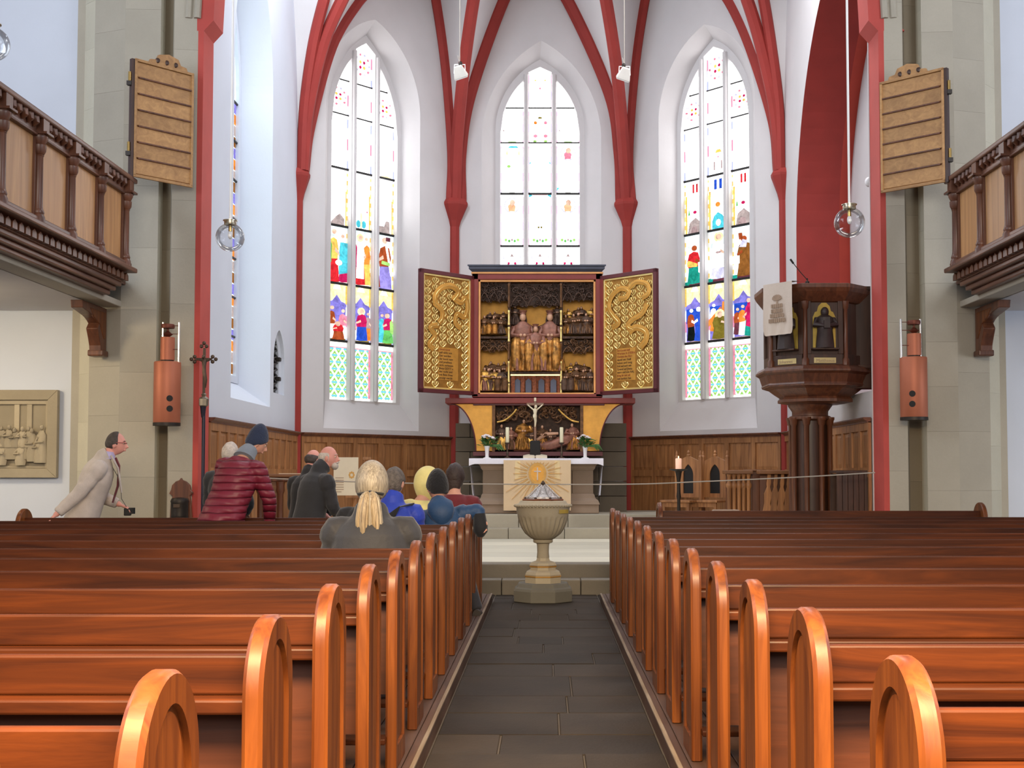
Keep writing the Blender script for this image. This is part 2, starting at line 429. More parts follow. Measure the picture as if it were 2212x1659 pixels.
MB().box2((-4.3, S3Y + 0.2, -0.05), (4.3, 23.0, Z2 - 0.01)).build('floor_stone', 'chancel_floor', chf)
AXC = px(1165, 20)                           # altar axis
step('trim_5', S3Y, S4Y + 0.05, Z2 - 0.02, Z3, AXC - 2.2, AXC + 2.2, 'step', 5)
t6 = step('trim_6', S4Y, S4Y + 0.5, Z3 - 0.2, Z4, AXC - 2.0, AXC + 2.0, 'step', 5)
MB().box2((AXC - 2.0, S4Y + 0.5, Z2 - 0.02), (AXC + 2.0, 21.6, Z4 - 0.003)).build('stone_block', 'step', t6)
MB().box2((AXC - 2.2, S4Y + 0.05, Z2 - 0.02), (AXC + 2.2, 21.6, Z3 - 0.2)).build('stone_block', 'step', t6)

# ------------------------------------------------------------------ piers of the chancel arch
PTOP = 9.6
PZ = at(430, 60, 13.9).z                     # where the arch starts to curve
def pier(nm, pts, side, joints):
    t = setting(nm)
    cols = []
    xy = [(px(x, Y), Y) for x, Y, _ in pts]
    for i in range(len(pts) - 1):
        mat = pts[i][2]
        (xa, ya), (xb, yb) = xy[i], xy[i + 1]
        z = 0.0; courses = []
        while z < PTOP:
            h = random.choice(joints); courses.append((z, min(z + h, PTOP))); z += h
        for za, zb in courses:
            d = V((xb - xa, yb - ya)).normalized(); nn = V((-d.y, d.x)) * (1 if side < 0 else -1)
            if nn.y < 0: nn = -nn
            g = 0.0007; r = random.uniform(0.0, 0.0012)
            poly = [(xa + nn.x * r, ya + nn.y * r), (xb + nn.x * r, yb + nn.y * r), (xb + nn.x * r, max(ya, yb) + 0.2), (xa + nn.x * r, max(ya, yb) + 0.2)]
            MB().prism(poly, 'z', za + g, zb - g).build('stone_block', mat, t)
    return t
pier('wall_pier_left', [(430, 13.95, 'pier'), (367, 13.90, 'pier'), (365, 14.05, 'pier_shaded'), (345, 14.08, 'pier_lit'), (338, 13.92, 'pier'), (260, 13.90, 'pier'), (194, 14.06, 'pier_lit'), (162, 14.30, 'white_wall')][:8], -1, (0.55, 0.62, 0.7))
pier('wall_pier_right', [(1907, 13.95, 'pier'), (1958, 13.90, 'pier_shaded'), (1961, 14.06, 'pier_shaded'), (1987, 14.08, 'pier_lit'), (1999, 13.92, 'pier'), (2068, 13.90, 'pier'), (2136, 14.02, 'pier_lit'), (2166, 14.30, 'white_wall')][:8], 1, (0.5, 0.6, 0.66))
# solid cores behind the facing stones, red jambs and the chancel arch
XL, XR = px(430, 13.95), px(1907, 13.95)
core = MB()
core.box2((XL - 0.02, 14.22, 0), (px(162, 14.3), 14.42, PTOP)); core.box2((XR + 0.02, 14.22, 0), (px(2166, 14.3), 14.42, PTOP))
tag(core.build('wall_chancel_arch_core', 'pier'), kind='structure')
arch = setting('trim_7')
def archcurve(x0, sgn, n=14):                # pointed chancel arch rising from a corbel
    half = (XR - XL) / 2 - 0.12; R = half * 1.45; o = []
    for k in range(n + 1):
        a = k / n * math.acos((R - half) / R)
        o.append((x0 + sgn * (0.12 + R - R * cos(a)), PZ + 0.12 + R * sin(a)))
    return o
for x0, sg, jl in ((XL, 1, 'left'), (XR, -1, 'right')):
    j = MB(); j.box2((x0 - sg * 0.05, 13.94, 0), (x0 + sg * 0.012, 14.36, PZ - 0.02))
    j.build('jamb', 'red_jamb', arch)
    c = [(x0, PZ - 0.02), (x0 + sg * 0.012, PZ - 0.02), (x0 + sg * 0.12, PZ + 0.10)] + archcurve(x0, sg)
    back = [(x - sg * 0.30, z) for x, z in reversed(c[1:])]
    MB().prism([(p, q) for p, q in c] + [(back[0][0], back[0][1] + 0.3)] + back[1:], 'y', 13.94, 14.36).build('arch_band', 'red_jamb', arch)
    up = archcurve(x0 - sg * 0.09, sg)
    poly = [(x0 - sg * 0.2, PZ + 0.1)] + up + [(up[-1][0], 11.2), (x0 - sg * 3.5, 11.2), (x0 - sg * 3.5, PTOP - 0.2), (x0 - sg * 0.2, PTOP - 0.2)]
    MB().prism(poly, 'y', 14.0, 14.3).build('arch_wall', 'pier', arch)
    for q in (0.0, 0.10):                    # stopped roll mouldings on the grey order
        MB().etube([V((x - sg * (0.16 + q), 13.93, z)) for x, z in archcurve(x0 - sg * 0.02, sg)], 0.04, (0, 1, 0), 8).build('moulding', 'pier', arch)
# ------------------------------------------------------------------ end walls of the aisles
for nm, xa, xb in (('wall_left', px(166, 14.3), -9.2), ('wall_right', px(2160, 14.3), 9.2)):
    tag(MB().box2((xa, 14.3, 0), (xb, 14.6, 11)).build(nm, 'daylit_wall'), kind='structure')
for nm, sx in (('wall_left_aisle', -1), ('wall_right_aisle', 1)):
    tag(MB().box2((sx * 9.2, 3.0, 0), (sx * 9.5, 14.6, 11)).build(nm, 'daylit_wall'), kind='structure')

tag(MB().box2((-9.5, -3.0, 10.4), (9.5, 14.0, 10.6)).build('ceiling_nave', 'white_wall'), kind='structure')
# ------------------------------------------------------------------ windows, walls of the chancel and apse
APY = 22.05
V1, V1r = V((px(980, APY), APY, 0)), V((px(1357, APY), APY, 0))
V2, V2r = V((px(641, 19.5), 19.5, 0)), V((px(1697, 19.5), 19.5, 0))
WALLX_L, WALLX_R = V2.x, V2r.x
WTOP = 11.3
def arch_loop(u0, u1, zb, zs, zt, n=20):
    w_ = (u1 - u0) / 2; h = zt - zs; R = (w_ * w_ + h * h) / (2 * w_); ph = asin(min(1, h / R))
    L = [(u0, zb), (u1, zb)]
    L += [(u1 - R + R * cos(ph * k / n), zs + R * sin(ph * k / n)) for k in range(n + 1)]
    L += [(u0 + R - R * cos(ph * k / n), zs + R * sin(ph * k / n)) for k in range(n - 1, -1, -1)]
    return L
def arch_z(u, u0, u1, zs, zt):
    w_ = (u1 - u0) / 2; h = zt - zs; R = (w_ * w_ + h * h) / (2 * w_)
    d = u - u0 if u < (u0 + u1) / 2 else u1 - u
    return zs + sqrt(max(0, R * R - (R - d) ** 2))
def plane_pt(P, d, nrm, u, z, depth=0.0):
    return V((P.x + d.x * u + nrm.x * depth, P.y + d.y * u + nrm.y * depth, z))
def holed(P, d, nrm, outer, holes, t0, t1, lined=True):
    """flat slab with openings, from depth t0 to t1"""
    bm = bmesh.new(); eds = []
    for loop in [outer] + holes:
        vs = [bm.verts.new((u, z, 0)) for u, z in loop]
        for a, b in zip(vs, vs[1:] + vs[:1]): eds.append(bm.edges.new((a, b)))
    bmesh.ops.triangle_fill(bm, use_beauty=True, use_dissolve=False, edges=eds, normal=(0, 0, 1))
    mb = MB(); bm.verts.index_update(); bm.verts.ensure_lookup_table()
    fl = [(v.co.x, v.co.y) for v in bm.verts]; fs = [[v.index for v in f.verts] for f in bm.faces]; bm.free()
    for t in (t0, t1): mb.add([plane_pt(P, d, nrm, u, z, t) for u, z in fl], fs)
    for loop in [outer] + (holes if lined else []):
        mb.rings([[plane_pt(P, d, nrm, u, z, t) for u, z in loop] for t in (t0, t1)], 0, False, False)
    return mb
def plate(P, d, nrm, poly, t0, t1, name, mat, parent):
    """thin pane with u,z as its UV"""
    n = len(poly)
    if n < 3: return None
    mb = MB()
    mb.add([plane_pt(P, d, nrm, u, z, t0) for u, z in poly] + [plane_pt(P, d, nrm, u, z, t1) for u, z in poly],
           [list(range(n)), list(range(2 * n - 1, n - 1, -1))] + [(i, (i + 1) % n, n + (i + 1) % n, n + i) for i in range(n)])
    me = bpy.data.meshes.new(name); me.from_pydata(mb.v, [], mb.f); me.materials.append(M[mat])
    uv = me.uv_layers.new(name='uv')
    for l in me.loops: uv.data[l.index].uv = poly[l.vertex_index % n]
    return link(name, me, parent)
def clip(poly, zlo, zhi):
    for lim, keep in ((zlo, 1), (zhi, -1)):
        out = []
        for a, b in zip(poly, poly[1:] + poly[:1]):
            ia, ib = (a[1] - lim) * keep >= 0, (b[1] - lim) * keep >= 0
            if ia: out.append(a)
            if ia != ib:
                t = (lim - a[1]) / (b[1] - a[1]); out.append((a[0] + (b[0] - a[0]) * t, lim))
        poly = out
        if len(poly) < 3: return []
    return poly
# stained glass colours
GC = dict(peach=((1.0, 0.50, 0.28), 1.25), white=((1, 1, 1), 5.0), pale=((1.0, 0.98, 0.90), 2.2), ice=((0.80, 0.95, 0.97), 1.5), red=((0.80, 0.03, 0.04), 1.0), crimson=((0.72, 0.02, 0.14), 0.95),
          orange=((1.0, 0.30, 0.05), 1.05), rust=((0.52, 0.10, 0.03), 0.9), gold=((1.0, 0.62, 0.13), 1.15), yellow=((1.0, 0.86, 0.42), 1.5), cyan=((0.10, 0.66, 0.80), 1.1),
          blue=((0.03, 0.10, 0.66), 1.0), violet=((0.28, 0.24, 0.78), 1.0), purple=((0.36, 0.30, 0.80), 1.1), green=((0.16, 0.60, 0.14), 1.0), teal=((0.02, 0.42, 0.32), 0.9),
          dark=((0.05, 0.05, 0.10), 0.5), black=((0.02, 0.03, 0.03), 0.4), olive=((0.26, 0.20, 0.03), 0.9), flesh=((0.98, 0.62, 0.46), 1.1), mauve=((0.60, 0.42, 0.42), 0.9), pink=((0.95, 0.30, 0.42), 1.1),
          brown=((0.34, 0.13, 0.03), 0.9), lilac=((0.72, 0.70, 0.96), 1.2), plum=((0.22, 0.06, 0.09), 0.8), stoneg=((0.62, 0.50, 0.48), 0.9), lime=((0.42, 0.78, 0.20), 1.1))
for k, (c, s_) in GC.items(): M['g_' + k] = glow('glass_' + k, c, s_, 0.0 if k == 'white' else 0.2)
def lattice_glass():
    t = NT('glass_diamond_lattice'); tc = t.new('ShaderNodeTexCoord'); sp = t.new('ShaderNodeSeparateXYZ'); t.link(tc.outputs['UV'], sp.inputs[0])
    u = t.math('DIVIDE', sp.outputs[0], 0.165); v = t.math('DIVIDE', sp.outputs[1], 0.225)
    def tri(x):
        f = t.math('FRACT', x); return t.math('MINIMUM', f, t.math('SUBTRACT', 1.0, f))
    a = tri(t.math('ADD', u, v)); b = tri(t.math('SUBTRACT', u, v)); m = t.math('MINIMUM', a, b)
    col = t.mix(t.math('GREATER_THAN', m, 0.145), S(250, 248, 240), S(140, 194, 92))
    dot = t.math('GREATER_THAN', t.math('ADD', a, b), 0.74)
    col = t.mix(dot, col, S(214, 236, 190))
    vv = tri(t.math('MULTIPLY', v, 2.0))
    band = t.math('MULTIPLY', t.math('LESS_THAN', vv, 0.13), t.math('GREATER_THAN', m, 0.11))
    col = t.mix(band, col, S(110, 200, 220))
    em = t.new('ShaderNodeEmission'); t.link(col, em.inputs[0]); em.inputs[1].default_value = 1.25; t.link(em.outputs[0], t.out.inputs[0])
    return t.m
M['g_lattice'] = lattice_glass()
def border_glass(name, cols, step_):
    t = NT(name); tc = t.new('ShaderNodeTexCoord'); sp = t.new('ShaderNodeSeparateXYZ'); t.link(tc.outputs['UV'], sp.inputs[0])
    f = t.math('FRACT', t.math('DIVIDE', sp.outputs[1], step_))
    n = t.new('ShaderNodeValToRGB'); n.color_ramp.interpolation = 'CONSTANT'; e = n.color_ramp.elements
    while len(e) < len(cols): e.new(0.5)
    for k, c in enumerate(cols): e[k].position = k / len(cols); e[k].color = (*c, 1)
    t.link(f, n.inputs[0]); em = t.new('ShaderNodeEmission'); t.link(n.outputs[0], em.inputs[0]); em.inputs[1].default_value = 1.3; t.link(em.outputs[0], t.out.inputs[0])
    return t.m
M['g_border'] = border_glass('glass_border_red_blue', [(0.75, 0.25, 0.4), (1, 1, 1), (0.45, 0.5, 1.0), (0.85, 0.86, 1.0)], 0.75)
M['g_border_gold'] = border_glass('glass_border_gold', [(1, 0.75, 0.25), (1, 0.9, 0.6), (0.9, 0.5, 0.12), (1, 0.95, 0.8)], 0.3)
M['g_border_pink'] = border_glass('glass_border_pink', [(1, 0.55, 0.75), (1, 0.8, 0.9), (0.7, 0.6, 1.0), (1, 0.7, 0.8)], 0.6)

def robe(cx, z0, z1, wb, wt, lean=0.0):
    h = z1 - z0
    return [(cx - wb / 2, z0), (cx - wb * 0.1, z0 - 0.012), (cx + wb / 2, z0), (cx + wb * 0.46 + lean * 0.4, z0 + h * 0.4), (cx + wt / 2 + lean, z1 - h * 0.10), (cx + wt * 0.22 + lean, z1),
            (cx - wt * 0.22 + lean, z1), (cx - wt / 2 + lean, z1 - h * 0.10), (cx - wb * 0.40 + lean * 0.4, z0 + h * 0.45)]
def blob(cx, cz, rx, rz, n=9): return [(cx + rx * cos(2 * pi * k / n), cz + rz * sin(2 * pi * k / n)) for k in range(n)]
def figure_pieces(cx, z0, z1, w_, lower, upper, skin='flesh', cloak=None, halo=None, side=1, asp=0.4):
    h = z1 - z0; hr = w_ * 0.19; hz = hr * asp
    P_ = []
    if halo: P_.append((halo, blob(cx + 0.02 * side, z1 - hz, hr * 1.7, hz * 1.7)))
    P_.append((lower, robe(cx, z0, z0 + h * 0.52, w_, w_ * 0.72)))
    P_.append((upper, [(cx - w_ * 0.40, z0 + h * 0.42), (cx + w_ * 0.36, z0 + h * 0.44), (cx + w_ * 0.44, z0 + h * 0.62), (cx + w_ * 0.30, z0 + h * 0.80), (cx, z0 + h * 0.84), (cx - w_ * 0.34, z0 + h * 0.78), (cx - w_ * 0.46, z0 + h * 0.60)]))
    if cloak: P_.append((cloak, [(cx - side * w_ * 0.48, z0 + h * 0.30), (cx - side * w_ * 0.20, z0 + h * 0.36), (cx - side * w_ * 0.16, z0 + h * 0.70), (cx - side * w_ * 0.34, z0 + h * 0.80), (cx - side * w_ * 0.50, z0 + h * 0.62)]))
    P_.append((skin, [(cx + side * w_ * 0.1, z0 + h * 0.58), (cx + side * w_ * 0.46, z0 + h * 0.52), (cx + side * w_ * 0.50, z0 + h * 0.57), (cx + side * w_ * 0.16, z0 + h * 0.65)]))
    P_.append((skin, blob(cx + 0.03 * side, z1 - hz, hr, hz)))
    return P_
FP = figure_pieces
def window(nm, P, d, nrm, depth, gu0, gu1, zb, zs, zt, ou0, ou1, ozb, ozs, ozt, bars, wall_mat, scenes, lip=0.09, gold=True, hide=False):
    """splayed reveal, stone frame of three lancets, bars, panes and leaded figures; depth measured along nrm (outwards)"""
    t = setting(nm)
    ol = arch_loop(ou0, ou1, ozb, ozs, ozt); gl = arch_loop(gu0, gu1, zb, zs, zt); G = depth
    gf = arch_loop(gu0 - lip, gu1 + lip, zb - lip * 0.4, zs, zt + lip * 1.3)
    rv = MB(); rv.rings([[plane_pt(P, d, nrm, u, z, 0) for u, z in ol], [plane_pt(P, d, nrm, u, z, G - 0.10) for u, z in gf]], 0, True, False)
    rv.build('reveal', wall_mat, t)
    wd = (gu1 - gu0); mw = wd * 0.062; lw = (wd - 2 * mw) / 3; lanc = []
    for k in range(3):
        a = gu0 + k * (lw + mw); b = a + lw
        if k == 1:
            m_ = (a + b) / 2; sh = arch_z(a, gu0, gu1, zs, zt) + 0.02
            lanc.append([(a, zb), (b, zb), (b, sh), (m_, zt - 0.02), (a, sh)])
        else:
            top = [(a + (b - a) * q / 8, arch_z(a + (b - a) * q / 8, gu0, gu1, zs, zt) - 0.05) for q in range(9)]
            lanc.append([(a, zb), (b, zb)] + top[::-1])
    fr = holed(P, d, nrm, gf, lanc, G - 0.10, G + 0.06); fr.build('window_frame', 'white_wall', t)
    for k, (a_) in enumerate((gu0 + lw, gu0 + 2 * lw + mw)):
        mm = MB(); c0 = plane_pt(P, d, nrm, a_ + mw / 2, zb, G - 0.12); c1 = plane_pt(P, d, nrm, a_ + mw / 2, lanc[1][2][1] - 0.05, G - 0.12)
        mm.etube([c0, c1], mw * 0.42, (d.x, d.y, 0), 8); mm.build('mullion', 'white_wall', t)
    zz = [zb] + bars
    for k in range(3):
        L = lanc[k]; a, b = L[0][0], L[1][0]
        for r in range(len(zz)):
            lo, hi = zz[r], zz[r + 1] if r + 1 < len(zz) else zt + 1
            kind, pcs = scenes(k, r)
            pl = clip(L, lo, hi)
            if not pl: continue
            plate(P, d, nrm, pl, G, G + 0.02, 'pane', 'g_' + kind, t)
            hi2 = min(hi, max(q[1] for q in pl))
            if r > 0:
                bar = MB(); c0 = plane_pt(P, d, nrm, a, lo, G - 0.015); c1 = plane_pt(P, d, nrm, b, lo, G - 0.015)
                bar.etube([c0, c1], 0.022 if r < len(zz) - 2 else 0.014, (0, 0, 1), 6); bar.build('glazing_bar', 'black', t)
            for i, (col, pg) in enumerate(pcs):
                q = clip([(a + (b - a) * min(1, max(0, u)), lo + (hi2 - lo) * min(1, max(0, z))) for u, z in pg], lo, hi2)
                plate(P, d, nrm, q, G - 0.003 - 0.0015 * i, G, 'glass_piece', 'g_' + col, t)
            if r != 0 and not (kind == 'white' and r == 99):
                for e in ((a, a + 0.022), (b - 0.022, b)):
                    q = clip([(e[0], lo), (e[1], lo), (e[1], hi2 - 0.06), (e[0], hi2 - 0.06)], lo, hi2)
                    if hi >= zt and k != 1: continue
                    plate(P, d, nrm, q, G - 0.005, G, 'glass_border', 'g_border_gold' if (gold and r in (2, 3)) else ('g_border' if gold else 'g_border_pink'), t)
    return ol, t
NONE = []
def ornament(c1='crimson', c2='gold'):
    o = []
    for k in range(4): o.append((c2 if k % 2 else c1, blob(0.5 + 0.14 * cos(pi / 2 * k + pi / 4), 0.5 + 0.09 * sin(pi / 2 * k + pi / 4), 0.07, 0.045, 6)))
    for k in range(10): o.append(('pink' if k % 2 else 'lilac', blob(0.5 + 0.36 * cos(pi / 5 * k), 0.5 + 0.25 * sin(pi / 5 * k), 0.06, 0.035, 5)))
    return o
def canopy(z0):
    return [('violet', [(0.02, z0), (0.98, z0), (0.98, z0 + 0.06), (0.72, z0 + 0.09), (0.5, z0 + 0.2), (0.28, z0 + 0.09), (0.02, z0 + 0.06)]),
            ('yellow', [(0, 1), (0, z0 + 0.07), (0.08, z0 + 0.07), (0.28, z0 + 0.10), (0.5, z0 + 0.21), (0.72, z0 + 0.10), (0.92, z0 + 0.07), (1, z0 + 0.07), (1, 1)]),
            ('gold', [(0, z0 + 0.05), (0.07, z0 + 0.05), (0.07, 0.97), (0, 0.97)]), ('gold', [(0.93, z0 + 0.05), (1, z0 + 0.05), (1, 0.97), (0.93, 0.97)]),
            ('pale', [(0.3, 0.90), (0.7, 0.90), (0.6, 0.98), (0.4, 0.98)])]
def scenes_left(k, r):
    if r == 0: return 'lattice', [('pale', [(0, 0), (1, 0), (1, 0.045), (0, 0.045)]), ('pale', [(0, 0.9), (1, 0.9), (1, 1), (0, 1)]), ('pink', [(0, 0.885), (1, 0.885), (1, 0.9), (0, 0.9)])] + ([('pink', [(0.93, 0.05), (1, 0.05), (1, 0.88), (0.93, 0.88)])] if k else [])
    if r == 1:
        base = [('olive', [(0, 0), (1, 0), (1, 0.05), (0, 0.03)])] + canopy(0.60)
        base = [('violet', [(0, 0.3), (1, 0.3), (1, 0.66), (0, 0.66)])] + base
        if k == 0: return 'lilac', base + FP(0.78, 0.05, 0.56, 0.40, 'pale', 'pink') + FP(0.22, 0.05, 0.6, 0.42, 'pale', 'rust', cloak='yellow') + FP(0.55, 0.03, 0.34, 0.60, 'rust', 'red', side=-1)
        if k == 1: return 'lilac', base + FP(0.14, 0.06, 0.42, 0.30, 'pale', 'pink') + FP(0.86, 0.06, 0.55, 0.32, 'orange', 'mauve') + FP(0.54, 0.05, 0.60, 0.56, 'blue', 'crimson', halo='yellow', side=-1)
        return 'lilac', base + FP(0.14, 0.06, 0.52, 0.32, 'teal', 'rust') + FP(0.38, 0.06, 0.56, 0.34, 'cyan', 'cyan') + FP(0.70, 0.05, 0.58, 0.56, 'green', 'crimson', cloak='lime', side=-1)
    if r == 2:
        top = [('ice', [(0, 0.80), (1, 0.80), (1, 1), (0, 1)])]
        fl = [('mauve', [(0, 0), (1, 0), (1, 0.03), (0, 0.03)])]
        if k == 0: return 'pale', fl + top + FP(0.80, 0.04, 0.86, 0.44, 'crimson', 'cyan', side=-1) + [('cyan', [(0.58, 0.16), (1.0, 0.2), (1.0, 0.72), (0.66, 0.72), (0.6, 0.4)])] + FP(0.30, 0.03, 0.93, 0.56, 'red', 'gold', cloak='green') + [('pale', blob(0.56, 0.36, 0.17, 0.05))]
        if k == 1: return 'pale', fl + top + [('orange', [(0.02, 0.1), (0.2, 0.1), (0.2, 0.72), (0.04, 0.72)])] + FP(0.80, 0.05, 0.88, 0.40, 'gold', 'orange', side=-1) + FP(0.42, 0.04, 0.90, 0.56, 'red', 'white', cloak='crimson', halo='yellow') + [('white', [(0.24, 0.14), (0.62, 0.14), (0.60, 0.72), (0.28, 0.72)])]
        return 'ice', fl + top + FP(0.56, 0.03, 0.94, 0.72, 'purple', 'rust', side=-1, skin='flesh') + [('rust', [(0.04, 0.04), (0.30, 0.04), (0.22, 0.30), (0.06, 0.34)]), ('white', [(0.56, 0.80), (0.66, 0.80), (0.92, 0.30), (0.86, 0.26)]), ('plum', [(0.58, 0.88), (0.82, 0.88), (0.82, 0.95), (0.6, 0.95)]), ('lime', [(0.36, 0.46), (0.80, 0.44), (0.80, 0.5), (0.38, 0.52)])]
    if r == 3:
        s_ = [('gold', [(0.90, 0), (1, 0), (1, 0.62), (0.90, 0.62)])]
        if k == 1: return 'white', s_ + [('cyan', blob(0.36, 0.10, 0.12, 0.07)), ('cyan', blob(0.64, 0.10, 0.12, 0.07)), ('yellow', [(0.46, 0.02), (0.54, 0.02), (0.54, 0.3), (0.46, 0.3)]), ('pink', blob(0.2, 0.33, 0.04, 0.02, 5)), ('pink', blob(0.8, 0.33, 0.04, 0.02, 5))]
        return 'white', s_ + [('stoneg', [(0.12, 0.0), (0.86, 0.0), (0.84, 0.14), (0.62, 0.22), (0.42, 0.16), (0.2, 0.06)] if k == 0 else [(0.05, 0), (0.82, 0), (0.78, 0.24), (0.6, 0.24), (0.5, 0.14), (0.1, 0.14)]), ('yellow', [(0, 0), (0.08, 0), (0.08, 0.24), (0, 0.24)])]
    if r == 4: return 'white', [('yellow', [(0.3, 0.0), (0.9, 0.0), (0.9, 0.03), (0.6, 0.06), (0.3, 0.03)])] if k == 2 else NONE
    if r in (5, 6): return 'white', (ornament() if (r == 6 and k == 1) or (r == 5 and k != 1) else NONE)
    return 'white', NONE
def scenes_right(k, r):
    if r == 0:
        s_ = scenes_left(0, 0)[1] + [('pink', [(0, 0.05), (0.07, 0.05), (0.07, 0.88), (0, 0.88)])]
        return 'lattice', s_
    if r == 1:
        base = [('mauve', [(0, 0), (1, 0), (1, 0.05), (0, 0.03)]), ('blue', [(0, 0.35), (1, 0.35), (1, 0.66), (0, 0.66)])] + canopy(0.60)
        if k == 0: return 'violet', base + FP(0.30, 0.05, 0.60, 0.40, 'black', 'rust', skin='white') + FP(0.74, 0.04, 0.62, 0.52, 'blue', 'blue', skin='white', cloak='pink', side=-1)
        if k == 1: return 'violet', base + FP(0.24, 0.18, 0.64, 0.34, 'orange', 'pale', skin='white') + [('orange', [(0.02, 0.26), (0.60, 0.52), (0.62, 0.58), (0.02, 0.36)]), ('orange', [(0.66, 0.5), (0.72, 0.66), (0.80, 0.66), (0.80, 0.48)])] + FP(0.56, 0.04, 0.50, 0.74, 'olive', 'olive', halo='yellow')
        return 'violet', base + FP(0.20, 0.08, 0.52, 0.34, 'plum', 'rust') + FP(0.46, 0.06, 0.56, 0.36, 'ice', 'orange') + FP(0.82, 0.04, 0.66, 0.48, 'teal', 'crimson', side=-1) + [('crimson', [(0.66, 0.2), (0.98, 0.16), (0.98, 0.6), (0.74, 0.58)])]
    if r == 2:
        fl = [('plum', [(0, 0), (1, 0), (1, 0.09), (0, 0.09)]), ('teal', [(0.0, 0.02), (0.2, 0.02), (0.25, 0.09), (0.0, 0.09)])]
        sky = [('ice', [(0, 0.9), (1, 0.9), (1, 1), (0, 1)])]
        if k == 0: return 'ice', sky + fl + FP(0.46, 0.05, 0.78, 0.70, 'teal', 'red', skin='rust') + [('gold', [(0.14, 0.38), (0.62, 0.36), (0.66, 0.42), (0.2, 0.5), (0.12, 0.46)]), ('white', [(0.72, 0.25), (0.98, 0.2), (0.98, 0.45), (0.7, 0.44)])]
        if k == 1: return 'ice', sky + fl + FP(0.5, 0.08, 0.92, 0.74, 'lilac', 'white', halo='yellow') + [('white', [(0.0, 0.28), (1.0, 0.28), (1.0, 0.44), (0.0, 0.44)]), ('mauve', blob(0.52, 0.57, 0.16, 0.025, 6))]
        return 'ice', sky + fl + FP(0.58, 0.06, 0.80, 0.74, 'brown', 'brown', side=-1, skin='rust') + [('lilac', [(0.34, 0.60), (0.66, 0.58), (0.72, 0.70), (0.5, 0.74)]), ('white', [(0.0, 0.30), (0.34, 0.30), (0.34, 0.44), (0.0, 0.44)]), ('rust', [(0.34, 0.74), (0.5, 0.74), (0.46, 0.86), (0.30, 0.86)])]
    if r == 3:
        s_ = [('gold', [(0.0, 0), (0.13, 0), (0.13, 0.72), (0.0, 0.72)]), ('yellow', [(0.88, 0), (1, 0), (1, 0.6), (0.88, 0.6)]), ('pale', [(0.13, 0.3), (0.88, 0.3), (0.88, 0.62), (0.13, 0.62)])]
        if k == 1: return 'white', s_ + [('cyan', [(0.2, 0), (0.86, 0), (0.86, 0.16), (0.72, 0.26), (0.5, 0.32), (0.3, 0.26), (0.2, 0.16)]), ('white', blob(0.52, 0.13, 0.12, 0.06)), ('blue', [(0.32, 0.74), (0.44, 0.74), (0.44, 0.92), (0.32, 0.92)]), ('blue', [(0.58, 0.74), (0.70, 0.74), (0.70, 0.92), (0.58, 0.92)]), ('orange', blob(0.5, 0.46, 0.12, 0.045))]
        return 'white', s_ + [('stoneg', [(0.15, 0), (0.88, 0), (0.84, 0.2), (0.56, 0.30), (0.26, 0.22)]), ('mauve', [(0.3, 0.02), (0.7, 0.02), (0.62, 0.14), (0.4, 0.14)]), ('red', [(0.42, 0.76), (0.50, 0.76), (0.50, 0.92), (0.42, 0.92)]), ('red', [(0.60, 0.76), (0.68, 0.76), (0.68, 0.92), (0.60, 0.92)]), ('crimson', blob(0.54, 0.40, 0.09, 0.03)), ('green', [(0.2, 0.36), (0.28, 0.36), (0.24, 0.46)])]
    if r == 4: return 'white', [('gold', [(0.36, 0.42), (0.7, 0.42), (0.62, 0.48), (0.44, 0.48)]), ('pink', blob(0.52, 0.34, 0.05, 0.02, 5)), ('mauve', [(0.3, 0.1), (0.36, 0.1), (0.36, 0.26), (0.3, 0.26)]), ('mauve', [(0.66, 0.1), (0.72, 0.1), (0.72, 0.26), (0.66, 0.26)])] if k == 1 else NONE
    return 'white', (ornament() if (r == 6 and k == 1) or (r == 5 and k != 1) else NONE)
def medal(cz, c1, c2):
    return [('lilac', blob(0.5, cz, 0.34, 0.15, 14)), ('white', blob(0.5, cz, 0.30, 0.13, 14)), (c1, [(0.36, cz - 0.12), (0.62, cz - 0.12), (0.66, cz - 0.02), (0.5, cz + 0.06), (0.32, cz - 0.01)]), (c2, blob(0.52, cz + 0.05, 0.12, 0.06, 7))]
